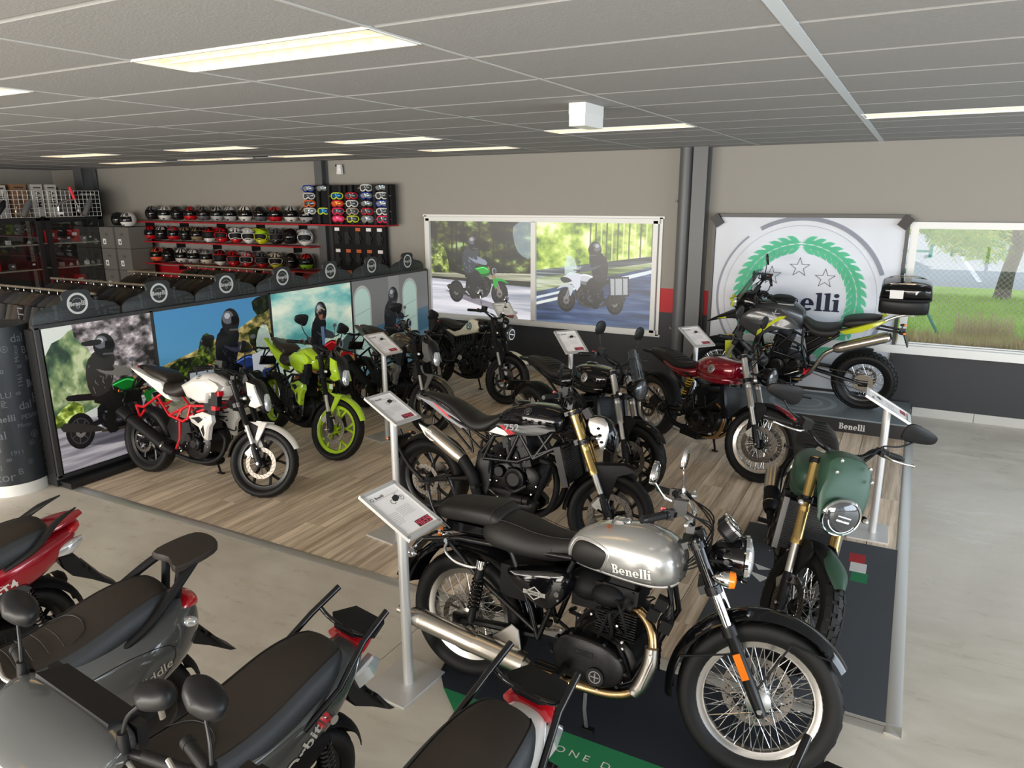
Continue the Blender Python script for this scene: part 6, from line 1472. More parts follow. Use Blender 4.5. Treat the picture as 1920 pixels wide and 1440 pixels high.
# ================================================================ scooters
def scooter(tail, hd, body, kind, front=True, lean=.05):
    t = empty('scooter'); fx, rx, Rw = .62, -.60, .245
    CUR[0] = steer_T(fx, Rw, .12)
    wheel(t, 'front_wheel', fx, Rw, .058, .165, 'cast', M['semi'], None, ((-.06, .10),), ns=5)
    out(MB().fender(fx, Rw, Rw + .035, .075, 20, 165, .04, m=20), 'front_fender', body, t)
    usd_fork(t, fx, Rw, .42, .50, .085, M['semi'], M['silverf'], split=.5, ru=.02, rl=.016, caliper=False)
    CUR[0] = CUR[0] @ np.array(Matrix.Translation((-.15, 0, .0)))
    b = MB().tube([(.22, .35, 1.03), (.27, .18, 1.03), (.29, 0, 1.00), (.27, -.18, 1.03), (.22, -.35, 1.03)], .012, 10, 4)
    hb = out(b, 'handlebar', M['plast'], t)
    for sd in (-1, 1):
        g = out(MB().tube([(.24, sd * .27, 1.03), (.205, sd * .40, 1.025)], .017, 14).tube([(.205, sd * .40, 1.025), (.20, sd * .42, 1.025)], .019, 14), 'grip', M['rubber'], hb)
        out(MB().tube([(.27, sd * .25, 1.02), (.28, sd * .33, 1.01), (.255, sd * .42, 1.01)], .007, 8, 4), 'lever', M['alu'], hb)
        mb_ = out(MB().tube([(.27, sd * .235, 1.05), (.27, sd * .235, 1.11)], [.017, .013], 12).tube([(.27, sd * .235, 1.10), (.26, sd * .25, 1.16), (.24, sd * .29, 1.21)], [.006, .005], 8, 4), 'mirror', M['plast'], hb)
        O = CUR[0]; CUR[0] = O @ np.array(Matrix.Translation((.23, sd * .31, 1.23)) @ Matrix.Rotation(sd * .35, 4, 'X'))
        out(MB().body([(-.05, 0, .02, .015), (-.035, 0, .052, .030, 2.6), (-.005, .0, .066, .036, 2.8), (.022, 0, .045, .026), (.036, 0, .01, .012)], 4, 24), 'mirror_shell', M['plast'], mb_)
        CUR[0] = O
        
    # handlebar cowl
    b = MB().body([(.205, 1.02, .14, .02), (.22, 1.03, .21, .05, 3), (.29, 1.035, .25, .055, 3.4), (.37, 1.00, .23, .075, 3), (.45, .94, .16, .085, 2.8), (.50, .89, .06, .05)], 5, 32)
    hc = out(b, 'handlebar_cowl', body, hb)
    out(MB().box((.225, 0, 1.078), (.09, .34, .018), rot=(0, -.25, 0)).box((.20, 0, 1.03), (.03, .42, .08)), 'dashboard', M['plast'], hc)
    b = MB()
    for sd in (-1, 1): b.ell((.43, sd * .12, .955), (.055, .065, .032), rot=(0, .75, sd * .55))
    out(b, 'headlight', M['lens'], hc)
    b = MB()
    for sd in (-1, 1): b.tube([(.30, sd * .03, 1.083), (.38, sd * .05, 1.055), (.45, sd * .02, .985)], .006, 6, 4)
    out(b, 'cowl_crease', body, hc)
    CUR[0] = np.eye(4)
    # leg shield, floor
    fs = [(.56, .52, .05, .08), (.54, .60, .13, .17, 3), (.47, .68, .20, .24, 3.4), (.40, .70, .22, .27, 3.4), (.36, .68, .20, .24, 3), (.345, .66, .1, .12)]
    out(MB().body(fs, 5, 32), 'leg_shield', body, t)
    out(MB().body([(.38, .32, .14, .05, 4), (.25, .29, .18, .05, 5), (.05, .29, .18, .05, 5), (-.10, .33, .16, .07, 4), (-.16, .36, .1, .05)], 4, 28), 'footboard', M['plastm'], t)
    # rear body
    rb = [(.06, .48, .05, .08), (.03, .50, .12, .13, 2.8), (-.06, .55, .16, .155, 2.8), (-.22, .58, .185, .145, 2.8, .05), (-.40, .60, .19, .135, 2.8, .05), (-.56, .625, .175, .12, 2.8, .05), (-.70, .66, .14, .098, 2.8), (-.80, .695, .10, .07, 2.6), (-.87, .725, .06, .04), (-.89, .735, .02, .02)] if kind != 'round' else \
         [(.06, .48, .05, .08), (.03, .50, .12, .13, 2.8), (-.06, .54, .18, .17, 2.6), (-.22, .55, .215, .19, 2.5), (-.40, .55, .238, .20, 2.4), (-.56, .56, .235, .195, 2.3), (-.70, .58, .20, .17, 2.3), (-.80, .595, .145, .14, 2.2), (-.87, .61, .08, .09), (-.895, .62, .02, .03)]
    rbo = out(MB().body(rb, 6, 36), 'rear_body', body, t)
    b = MB()
    for sd in (-1, 1): b.plate([(.02, .40), (-.20, .42), (-.45, .48), (-.62, .56), (-.50, .60), (-.20, .52), (.0, .50)], sd * .15, sd * (.185 if kind != 'round' else .18), ch=.02, k=2)
    out(b, 'lower_panel', M['plastm'] if kind != 'wing' else mat('panel_dark_grey', (.035, .036, .04), .45), rbo)
    # seat
    se = [(.05, .735, .06, .03), (.02, .725, .10, .055), (-.10, .695, .140, .062, 2.7, -.1), (-.25, .69, .160, .062, 2.8, -.12), (-.40, .715, .168, .066, 2.8, -.12), (-.55, .755, .158, .070, 2.8, -.12), (-.66, .778, .138, .062, 2.8, -.12), (-.735, .79, .10, .045), (-.76, .79, .05, .02)]
    st = out(MB().body(se, 6, 36), 'seat', M['leatherb'], t)
    # grey side skirt of the seat: slightly larger loft clipped to the lower part
    b = MB(); S = catmull(np.array([tuple(q) + (2.3, 0.0)[len(q) - 4:] if len(q) < 6 else q for q in se]), 6)
    for sd in (-1, 1):
        G = []
        for x, zc, hw, hh, e, tp in S[3:-2]:
            row = []
            for a in np.linspace(-38, 34, 7):
                c, d = math.cos(R(a)), math.sin(R(a)); cy = abs(c) ** (2 / e); cz = np.sign(d) * abs(d) ** (2 / e)
                row.append((x, sd * (hw + .0035) * cy * (1 + tp * cz), zc + (hh + .002) * cz))
            G.append(row)
        b.sheet(G, .002 * sd)
    out(b, 'seat_side', M['side_leather'], st)
    b = MB()
    for sd in (-1, 1):
        P = []
        for x, zc, hw, hh, e, tp in S[4:-3:2]:
            d = math.sin(R(35)); c = math.cos(R(35)); cy = c ** (2 / e); cz = d ** (2 / e); P.append((x, sd * (hw + .004) * cy * (1 + tp * cz), zc + (hh + .003) * cz))
        b.tube(P, .0022, 5)
    if kind == 'round':
        for k in range(6):
            x = -.06 - k * .055; b.tube([(x, -.09, .755 + k * .001), (x - .004, 0, .762 + k * .001), (x, .09, .755 + k * .001)], .0022, 5, 3)
        b.tube([(-.35, -.11, .768), (-.41, -.08, .785), (-.43, 0, .793), (-.41, .08, .785), (-.35, .11, .768)], .0025, 5, 4)
    else: b.tube([(-.18, -.12, .742), (-.24, -.07, .752), (-.26, 0, .756), (-.24, .07, .752), (-.18, .12, .742)], .0022, 5, 4)
    out(b, 'stitch_line', M['stitch'], st)
    # rear wheel, engine, shock, plate holder
    wheel(t, 'rear_wheel', rx, Rw, .062, .165, 'cast', M['semi'], None, (), ns=5)
    b = MB(); b.plate([(-.72, .25), (-.66, .34), (-.40, .40), (-.18, .36), (-.15, .27), (-.30, .21), (-.62, .17)], .06, .145, ch=.03, k=3); b.plate([(-.40, .42), (-.15, .42), (-.12, .22), (-.35, .22)], -.07, -.13, ch=.02, k=2)
    for k in range(9): b.box((-.30 - k * .03, .146, .30), (.006, .006, .12))
    out(b, 'engine', M['engine'], t)
    for sd in (-1, 1):
        sh = out(MB().tube([(-.60, sd * .13, .56), (-.64, sd * .135, .28)], .013, 10).tube([(-.636, sd * .135, .32), (-.642, sd * .135, .26)], .018, 10), 'shock_absorber', M['silverf'], t)
        out(MB().spring((-.603, sd * .13, .54), (-.633, sd * .135, .34), .028, .0055, 10), 'spring', M['gloss'], sh)
    mu = muffler(t, (-.36, -.14, .30), (-.86, -.17, .38), .055, M['plastm'], M['semi'], flat=1.0); out(MB().tube([(-.50, -.155, .345), (-.80, -.175, .40)], .03, 14, flat=.6), 'muffler_shield', M['plast'], mu)
    out(MB().fender(rx, Rw, Rw + .045, .07, 60, 170, .03, m=16), 'rear_fender', M['plastm'], t)
    b = MB(); b.plate2([(-.78, .62), (-.86, .60), (-.97, .43), (-1.06, .33), (-1.03, .34), (-.93, .42), (-.84, .48), (-.80, .54)], 0, .05, ch=.01); b.box((-.955, 0, .45), (.012, .17, .12), rot=(0, .6, 0)); b.tube([(-.90, -.08, .52), (-.90, .08, .52)], .008, 8); out(b, 'number_plate_holder', M['plast'], t)
    if kind == 'rails':
        b = MB()
        for sd in (-1, 1): b.tube([(-.50, sd * .175, .665), (-.66, sd * .175, .735), (-.80, sd * .145, .84), (-.93, sd * .135, .90)], .0125, 12, 1); b.tube([(-.835, sd * .142, .855), (-.845, sd * .10, .82), (-.84, 0, .81)], .009, 10, 4)
        gr = out(b, 'grab_rail', M['gloss'], t)
        out(MB().plate([(-.09, -.08), (-.09, .08), (.0, .12), (.05, .05), (.05, -.05), (.0, -.12)], 0, .02, ch=.006), 'rear_pad', M['plastm'], gr).rotation_euler = (R(90), 0, 0)
        gr.children[0].location = (-.88, 0, .80)
        b = MB().body([(-.84, .755, .10, .02, 3), (-.88, .765, .085, .035, 3), (-.935, .78, .06, .03, 3), (-.95, .78, .03, .015)], 3, 20); out(b, 'tail_light', M['redl'], t)
        b = MB()
        for sd in (-1, 1): b.cyl((-.70, sd * .09, .75), (-.70, sd * .09, .79), .008); b.cyl((-.62, sd * .165, .64), (-.62, sd * .19, .64), .018)
        out(b, 'rack_bolts', M['bolt'], gr)
        b = MB()
        for sd in (-1, 1): b.plate([(-.80, .66), (-.90, .70), (-.94, .66), (-.90, .60), (-.83, .59)], sd * .06, sd * .095, ch=.012)
        out(b, 'signal_lens', M['lens'], t)
        for sd in (-1, 1):
            g = Flat().text('Orbit', 0, 0, .058, .62 * sd, bold=.03); h2 = Flat().text('III', 0, 0, .055, .62 * sd, bold=.05)
            g.build('lettering', M['white'], lambda u, v: (-.49 + u * -sd, sd * (abs(side_y(rb, -.49 - sd * u, .60 + v)) + .003), .60 + v), rbo)
            h2.build('red_numeral', M['redp'], lambda u, v: (-.585 + u * -sd, sd * (abs(side_y(rb, -.585 - sd * u, .655 + v)) + .004), .655 + v), rbo)
    elif kind == 'round':
        b = MB()
        for sd in (-1, 1): b.tube([(-.46, sd * .165, .665), (-.62, sd * .172, .745), (-.78, sd * .13, .85), (-.88, sd * .09, .905)], [.016, .020, .022, .02], 12, 4, flat=.8); b.tube([(-.80, sd * .05, .74), (-.82, sd * .06, .87)], .018, 10)
        gr = out(b, 'rear_carrier', M['plastm'], t)
        b = MB(); P = catmull([(-.78, -.10), (-.80, 0), (-.78, .10), (-.88, .115), (-.98, .09), (-1.01, 0), (-.98, -.09), (-.88, -.115)], 3, True)
        rings = [np.array([(x, y, z - (x + .78) * .12) for x, y in P.mean(0) + (P - P.mean(0)) * f]) for f, z in ((.9, .878), (1, .885), (1, .905), (.95, .912), (.5, .914))]
        out(b.loft(rings), 'carrier_plate', M['leatherb'], gr)
        out(MB().body([(-.80, .70, .10, .02), (-.84, .70, .09, .035), (-.885, .685, .06, .03), (-.90, .68, .02, .012)], 3, 20), 'tail_light', M['redl'], t)
        for sd in (-1, 1): out(MB().ell((-.80, sd * .135, .655), (.038, .026, .024), rot=(0, -.2, -sd * .5)), 'signal_lens', M['lens'], t)
        b = MB()
        for sd in (-1, 1):
            P = [(-.12, .56), (-.28, .63), (-.50, .66), (-.68, .63), (-.68, .54), (-.52, .45), (-.30, .42), (-.14, .47)]
            b.tube([(x, sd * (abs(side_y(rb, x, z)) + .0), z) for x, z in catmull(P, 4, True)], .0022, 5, closed=True)
        out(b, 'panel_seam', M['plast'], rbo)
        for sd in (-1, 1):
            Flat().text('Fiddle', 0, 0, .042, .15 if sd > 0 else -.15, sx=1.2).build('lettering', M['chrome'], lambda u, v: (-.60 + u * -sd, sd * (abs(side_y(rb, -.60 - sd * u, .55 + v)) + .003), .55 + v), rbo)
    else:
        for sd in (-1, 1):
            b = MB().tube([(-.52, sd * .155, .69), (-.66, sd * .165, .76), (-.78, sd * .125, .845), (-.88, sd * .105, .885)], [.018, .024, .022, .006], 12, 4, flat=.6); out(b, 'grab_handle', M['plast'], t)
        out(MB().body([(-.66, .765, .06, .02), (-.76, .785, .09, .018, 3), (-.86, .80, .07, .014, 3), (-.93, .81, .03, .008)], 3, 20), 'tail_cover', body, t)
        out(MB().body([(-.84, .74, .07, .02), (-.88, .745, .06, .03), (-.91, .75, .03, .02)], 3, 18), 'tail_light', M['redl'], t)
        for sd in (-1, 1):
            out(MB().body([(-.76, .66, .01, .02, 2.3, 0, sd * .10), (-.84, .675, .025, .035, 2.6, 0, sd * .09), (-.90, .69, .01, .02, 2.3, 0, sd * .07)], 3, 16), 'signal_lens', M['lens'], t)
            Flat().text('JET4', 0, 0, .045, .38 if sd > 0 else -.38, bold=.04, sx=1.1).build('lettering', M['white'], lambda u, v: (-.50 + u * -sd, sd * (abs(side_y(rb, -.50 - sd * u, .60 + v)) + .003), .60 + v), rbo)
            f = Flat().line([(-.20, -.02), (-.12, .03), (-.13, -.01), (-.05, .045), (-.06, .0), (.05, .05), (.03, .09), (.12, .07)], .0025); f.line([(-.22, -.05), (-.05, .0), (.10, .03)], .002)
            f.build('line_graphic', M['white'], lambda u, v: (-.42 - u, sd * (abs(side_y(rb, -.42 - u, .555 + v * .9)) + .003), .555 + v * .9), rbo)
    b = MB().tube([(-.10, .10, .22), (-.14, .20, .02)], .010, 8); b.tube([(-.10, -.10, .22), (-.14, -.17, .02)], .010, 8); out(b, 'centre_stand', M['semi'], t)
    dx, dy = math.cos(hd), math.sin(hd)
    place(t, (tail[0] + .90 * dx, tail[1] + .90 * dy, hd, lean)); return t
sg = paint('slate_grey_paint', (.072, .076, .077), .10, coat=.4)
S_M = scooter((-1.80, 1.96), R(-98), sg, 'rails'); tag(S_M, 'grey scooter with black leather seat and red numeral between two others', 'scooter')
S_L = scooter((-2.73, 1.94), R(-100), paint('mid_grey_paint', (.085, .089, .09), .10, coat=.4), 'round'); tag(S_L, 'grey rounded scooter with a flat black rear carrier and chrome lettering', 'scooter')
S_K = scooter((-3.80, 2.06), R(-102), paint('scooter_red', (.36, .004, .016), .2, metal=.2), 'wing'); tag(S_K, 'metallic red scooter with black wing-like grab handles', 'scooter')
S_N = scooter((-1.005, 1.95), R(-97), paint('white_paint', (.72, .70, .66), .2), 'rails'); tag(S_N, 'white scooter with black tube rails below the silver classic motorcycle', 'scooter')
S_Q = scooter((-.03, 1.95), R(-97), M['gloss'], 'rails'); tag(S_Q, 'black scooter of which only the tail shows at the bottom edge', 'scooter')
S_K2 = scooter((-4.90, 2.12), R(-100), paint('mid_grey_paint', (.085, .089, .09), .10, coat=.4), 'wing'); tag(S_K2, 'scooter of which only dark tail pieces show at the left edge', 'scooter')
# ================================================================ display furniture
# podium with printed top
t = empty('podium', (-1.08, 8.58, 0)); tag(t, 'low printed podium under the adventure motorcycle', 'podium')
out(MB().box((0, 0, .078), (2.42, .94, .155)), 'base', M['blackf'], t, smooth=False)
out(MB().box((0, 0, .1625), (2.44, .96, .015)), 'top', mat('podium_print', (.19, .225, .245), .3, var=.3, vscale=1.6), t, smooth=False)
f = Flat().ring(.15, -.02, .30, .36, 48); f.ring(.15, -.02, .18, .21, 40); f.ring(.15, -.02, .42, .425, 60); f.build('top_print', mat('podium_light', (.36, .42, .45), .35), lambda u, v: (u, v, .1706), t)
Flat().text('Benelli*', .70, .078, .065).build('lettering', M['alus'], lambda u, v: (u, -.4715, v), t)
# banner on frame
t = empty('banner', (-1.13, 9.10, -.111)); t.scale = (1.046,) * 3; tag(t, 'large white banner with green laurel wreath emblem on a black frame', 'banner')
BX0, BX1, BZ0, BZ1 = -.99, .98, .20, 2.205
b = MB()
for c, d in (((0, .0, BZ1), (1.98, .04, .035)), ((BX0, 0, 1.155), (.035, .04, 2.09)), ((BX1, 0, 1.155), (.035, .04, 2.09)), ((0, 0, .30), (1.98, .03, .03))): b.box(c, d)
for x in (BX0, BX1): b.box((x, 0, .12), (.05, .08, .02))
out(b, 'frame', M['blackf'], t, smooth=False)
for sd in (-1, 1): out(MB().box((sd * .955, -.03, 2.15), (.10, .05, .13), rot=(0, sd * .6, 0)), 'corner_clamp', M['plast'], t, smooth=False)
G = [[(BX0 + .02 + (BX1 - BX0 - .04) * j / 30, .004 * math.sin(j * 1.3) * (1 - i / 20), BZ1 - .02 - (BZ1 - .22) * i / 20) for j in range(31)] for i in range(21)]
out(MB().sheet(G, .001), 'fabric', fabric_mat('banner_fabric', (.86, .88, .93), .35), t)
cz, cx = 1.30, -.03
wg = fabric_mat('wreath_green', (.16, .62, .38), .35); bn_ = lambda u, v: (u, -.012, v)
WV, WF = [], []
for sd in (-1, 1):
    for k in range(19):
        a = R(-64 + k * 8.1)
        for q, (dr, tl, l) in enumerate(((-.065, -.5, .14), (-.02, -.15, .16), (.03, .15, .16), (.07, .5, .13))):
            r0 = .60 + dr; x, z = cx + sd * r0 * math.cos(a), cz + r0 * math.sin(a); th = a + PI / 2 + tl; th = th if sd > 0 else PI - th; yy = -.012 - .0004 * (q * 3 + k % 3)
            u = np.array([math.cos(th), math.sin(th)]); n = np.array([-u[1], u[0]]); c = np.array([x, z])
            for g_, w_ in ((0, 1.0), (-.0002, .0)):
                if w_ == 0: continue
                i0 = len(WV)
                for e_, o_ in ((-.5, 0), (-.15, .021), (.2, .019), (.55, 0), (.2, -.019), (-.15, -.021)): p_ = c + u * l * e_ + n * o_; WV.append((p_[0], yy, p_[1]))
                WF.append(tuple(range(i0, i0 + 6)))
mk('wreath', WV, WF, wg, t, smooth=False)
f = Flat().ring(cx, cz, .80, .803, 90); f.ring(cx, cz, .855, .90, 90, 20, 120); f.ring(cx, cz, .86, .90, 60, -60, 10); f.ring(cx, cz, .87, .89, 60, 130, 240)
f.build('emblem_rings', fabric_mat('ring_grey', (.38, .40, .46), .4), bn_, t)
f = Flat()
for sx_, sz_ in ((-.29, .25), (0, .35), (.27, .24)):
    f.line([(cx + sx_ + (.105 if k % 2 == 0 else .042) * math.sin(k * PI / 5), cz + sz_ + (.105 if k % 2 == 0 else .042) * math.cos(k * PI / 5)) for k in range(10)], .005, True)
f.line([tuple(p) for p in catmull([(cx + .0, cz - .45), (cx + .06, cz - .52), (cx + .12, cz - .44), (cx + .07, cz - .34), (cx + .11, cz - .27), (cx + .16, cz - .32), (cx + .10, cz - .30), (cx + .12, cz - .38), (cx + .17, cz - .46)], 4)], .005)
f.build('stars', M['ink'], bn_, t)
Flat().text('Benelli*', cx, cz - .02, .195, sx=1.2).build('lettering', fabric_mat('logo_navy', (.045, .05, .085), .15), lambda u, v: (u, -.014, v), t)
# dark mat with green stripe and grey mat
mt_ = mat('mat_navy', (.010, .013, .022), .9, bump=.5, bscale=600); mg = mat('mat_green', (.012, .20, .075), .85)
P = [(-1.99, 2.93), (-1.94, 3.12), (-1.82, 3.28), (-1.7, 3.335), (-.10, 3.335), (-.10, 2.675), (-1.86, 2.675), (-1.95, 2.78)]
b = MB(); n = len(P); b.add([(x, y, 0) for x, y in P] + [(x, y, .005) for x, y in P], [tuple(range(n)), tuple(range(2 * n - 1, n - 1, -1))] + [(i, n + i, n + (i + 1) % n, (i + 1) % n) for i in range(n)])
o = out(b, 'floor_mat', mt_, smooth=False); tag(o, 'black mat with a green stripe under the silver classic motorcycle', 'mat')
P = [(-1.86, 2.674), (-.10, 2.674), (-.10, 2.44), (-1.45, 2.44), (-1.68, 2.52)]
b = MB(); n = len(P); b.add([(x, y, 0) for x, y in P] + [(x, y, .005) for x, y in P], [tuple(range(n)), tuple(range(2 * n - 1, n - 1, -1))] + [(i, n + i, n + (i + 1) % n, (i + 1) % n) for i in range(n)])
out(b, 'green_stripe', mg, o, smooth=False)
Flat().text('P A S S I O N E   D A L   1 9 1 1', -1.0, 2.565, .040, sx=1.15).build('lettering', M['white'], lambda u, v: (u, v, .0056), o)
o = cbox('floor_mat', (-.37, 4.40, .0115), (1.02, 2.0, .004), mat('mat_grey', (.060, .066, .078), .85, bump=.5, bscale=600)); tag(o, 'grey mat with a small tricolour flag under the green motorcycle', 'mat')
for nm, c, m_ in (('flag_red', (-.115, 5.14), M['red']), ('flag_white', (-.10, 5.0), M['white']), ('flag_green', (-.085, 4.86), mg)): mk(nm, [(c[0] - .05, c[1] - .07, .0140), (c[0] + .05, c[1] - .07, .0140), (c[0] + .05, c[1] + .07, .0140), (c[0] - .05, c[1] + .07, .0140)], [(0, 1, 2, 3)], m_, o, smooth=False)
f = Flat().poly([(-.74, 4.62), (-.60, 4.58), (-.64, 4.50)]); f.poly([(-.72, 4.74), (-.60, 4.70), (-.68, 4.66)]); f.text('R A', -.26, 3.62, .045, PI / 2 * -1)
f.build('mat_print', M['white'], lambda u, v: (u, v, .0141), o)
# ---------------------------------------------------------------- price sign stands
def sign(x, y, z, tilt, a, price, lab, zb=0.0, bx=.27, by=.33):
    t = empty('sign_stand', (x, y, zb), (0, 0, a)); tag(t, lab, 'sign', 'price sign stands beside the motorcycles')
    out(MB().box((0, .03, .006), (by, bx, .012)), 'base', M['alus'], t, smooth=False)
    out(MB().tube([(0, 0, .01), (0, 0, z - .02)], .026, 24), 'pole', M['alus'], t)
    w, h = .235, .325; O = CUR[0]
    CUR[0] = np.array(Matrix.Translation((0, 0, z)) @ Matrix.Rotation(tilt, 4, 'X'))
    b = MB()
    out(MB().box((0, 0, -.006), (w, h, .008)), 'backing', M['alus'], t, smooth=False)
    for c, d in (((0, h / 2 - .004, 0), (w + .016, .024, .016)), ((0, -h / 2 + .004, 0), (w + .016, .024, .016)), ((w / 2 - .004, 0, 0), (.024, h + .016, .016)), ((-w / 2 + .004, 0, 0), (.024, h + .016, .016))): b.box(c, d, tap=.96)
    fr = out(b, 'frame', M['alus'], t, smooth=False)
    pp = out(MB().box((0, 0, .0), (w - .03, h - .03, .002)), 'sheet', M['paper'], t, smooth=False)
    fn_ = lambda u, v: (u, v, .0018)
    f = Flat().text('Benelli*', -.035, .118, .015); f.rect(0, .105, .18, .0012); f.ring(-.085, .118, .007, .010, 16)
    # small line drawing of a motorcycle
    f.ring(.005, .058, .012, .015, 18); f.ring(.068, .062, .013, .0155, 18); f.poly([(.01, .062), (.02, .085), (.045, .092), (.06, .085), (.052, .062), (.03, .052)]); f.line([(.05, .09), (.068, .062)], .004); f.line([(.045, .094), (.06, .10)], .002)
    f.build('print', M['ink'], fn_, pp)
    f = Flat()
    for k in range(7): f.rect(-.06, .0 - k * .011, .05 + .006 * math.sin(k * 2), .003); f.rect(.02, .015 - k * .009, .09 - .012 * math.sin(k * 3), .0022)
    f.build('small_text', mat('ink_pale', (.50, .50, .52), .6), fn_, pp)
    Flat().rect(.045, -.112, .098, .042).build('price_panel', mat('price_bg', (.10, .02, .03), .6), lambda u, v: (u, v, .0019), pp)
    # seven-segment digits
    SEG = {'0': 'abcdef', '1': 'bc', '2': 'abged', '3': 'abgcd', '4': 'fgbc', '5': 'afgcd', '6': 'afgedc', '7': 'abc', '8': 'abcdefg', '9': 'abcdfg'}
    q = {'a': ((0, 1), (1, 1)), 'b': ((1, 1), (1, .5)), 'c': ((1, .5), (1, 0)), 'd': ((0, 0), (1, 0)), 'e': ((0, 0), (0, .5)), 'f': ((0, .5), (0, 1)), 'g': ((0, .5), (1, .5))}
    f = Flat()
    for i, ch in enumerate(price):
        x0 = .004 + i * .0235
        for s_ in SEG[ch]: f.line([(x0 + p[0] * .012, -.127 + p[1] * .030) for p in q[s_]], .0042)
    f.build('price', mat('price_red', (.80, .10, .16), .5), lambda u, v: (u, v, .0021), pp)
    CUR[0] = O
    return t
sign(-2.035, 2.618, .965, R(26), R(86), '4699', 'price sign stand beside the silver classic motorcycle, nearest the viewer')
sign(-3.13, 3.983, .965, R(25), R(81.7), '7499', 'price sign stand on the planks left of the gold-forked black motorcycle', .010)
sign(-4.60, 5.75, .985, R(29), R(78), '2899', 'price sign stand in front of the dark olive motorcycle', .010)
sign(-.05, 5.627, .975, R(30), R(92), '8199', 'price sign stand behind the matt green motorcycle', .010)
sign(-2.949, 6.665, .995, R(31), R(50.6), '5999', 'price sign stand below the right lit poster, behind the black roadster', .010)
sign(-1.897, 7.491, 1.0, R(27), R(51.9), '6399', 'price sign stand in front of the grey pillar behind the cherry red tank', .010)
sign(-4.62, 8.30, .97, R(30), R(50), '2999', 'price sign stand behind the scrambler with cream panels', .010)
# ---------------------------------------------------------------- light-box partition
pn = empty('lightbox_wall', (-6.24, 6.1, 0)); tag(pn, 'long black partition of poster light boxes beside the parked motorcycles', 'partition')
b = MB().box((-.075, 0, .70), (.12, 5.56, 1.36)); b.box((.03, 0, .035), (.20, 5.5, .05)); out(b, 'frame', M['blackf'], pn, smooth=False)
b = MB()
for z in (1.402, .10): b.box((-.005, 0, z), (.03, 5.56, .03))
YB = [3.345, 4.385, 5.84, 7.20, 8.885]
for y in YB: b.box((-.005, y - 6.1, .75), (.03, .035, 1.30))
out(b, 'rail', mat('dark_anodised', (.035, .036, .038), .4), pn, smooth=False)
kin = mat('kickback_dark', (.022, .026, .028), .5); pat = mat('pattern_grey', (.075, .085, .088), .5)
words = ['Benelli', 'BENELLI', 'Moto', 'Benelli*', 'PESARO', '1911', 'Benelli*', 'dal', 'B', 'Motor']
def pattern(f, u0, u1, v0, v1, n, seed, inside=None, hs=(.03, .06)):
    r = random.Random(seed); placed = []
    for k in range(n):
        u, v, h = r.uniform(u0, u1), r.uniform(v0, v1), r.uniform(*hs); w = r.choice(words); ro = r.choice([0, 0, PI / 2, -PI / 2, 0])
        if inside and not inside(u, v): continue
        L = tgeo(w)[2] * h / 2 + .006; a_, b_ = (L, h * .6) if ro == 0 else (h * .6, L)
        if any(abs(u - q[0]) < a_ + q[2] and abs(v - q[1]) < b_ + q[3] for q in placed): continue
        placed.append((u, v, a_, b_))
        if r.random() < .18: f.ring(u, v, h * .42, h * .5, 18); f.text('B', u, v, h * .5); continue
        f.text(w, u, v, h, ro)
    return f
cre = None
for k in range(7):
    c = (-6.30, 3.345 + .395 + k * .79, 1.415)
    if cre is None:
        t = empty('crest', c); hw = .385
        P = [(-hw, 0)] + [(-hw * math.cos(a), .03 + .125 * math.sin(a) ** .8) for a in np.linspace(.0, 1.15, 9)] + [(-.125, .175), (-.13, .215), (-.10, .245), (0, .255), (.10, .245), (.13, .215), (.125, .175)] + [(hw * math.cos(a), .03 + .125 * math.sin(a) ** .8) for a in np.linspace(1.15, 0, 9)] + [(hw, 0)]
        O = CUR[0]; CUR[0] = np.array(Matrix.Rotation(PI / 2, 4, 'Z')); out(MB().plate(P, 0, -.02, ch=.004), 'board', kin, t); CUR[0] = O
        ins = lambda u, v: (abs(u) < .33 and v < .03 + .12 * math.sqrt(max(0, 1 - (u / .36) ** 2)) - .02 and abs(u) > .13)
        f = pattern(Flat(), -.34, .34, .02, .14, 400, 5, ins, (.018, .035)); f.build('pattern', pat, lambda u, v: (.0212, u, v), t, kind='stuff')
        f = Flat().ring(0, .135, .073, .092, 36); f.text('Benelli*', 0, .135, .038); f.ring(0, .135, .045, .047, 30, 30, 150); f.ring(0, .105, .010, .013, 14)
        f.build('emblem', mat('emblem_white', (.55, .56, .55), .5), lambda u, v: (.0214, u, v), t); cre = t
    else:
        t = copy_tree(cre); t.location = c
    tag(t, 'curved dark crest board with round white emblem, %s from the near end of the partition' % ['first', 'second', 'third', 'fourth', 'fifth', 'sixth', 'last'][k], 'crest board', 'crest boards on the light-box partition')
# rounded end of the partition with printed wrap
t = empty('round_partition_end', (-6.64, 3.20, 0)); tag(t, 'rounded partition end wrapped in dark lettering with a white kick band', 'partition')
out(MB().lathe([(.268, 0), (.268, .10), (.262, .105)], (0, 0, 0), 'z', 56), 'kick_band', M['white'], t)
out(MB().lathe([(.262, .09), (.270, .10), (.270, 1.42), (.2, 1.43), (0, 1.43)], (0, 0, 0), 'z', 64), 'wrap', mat('wrap_dark', (.016, .020, .026), .42, coat=.2), t)
f = Flat()
f = pattern(f, -.72, .72, .16, 1.36, 1500, 9, None, (.035, .085))
f.build('wrap_print', mat('wrap_grey', (.10, .115, .13), .5), lambda u, v: (.2712 * math.cos(u / .27 - .9), .2712 * math.sin(u / .27 - .9), v), t)
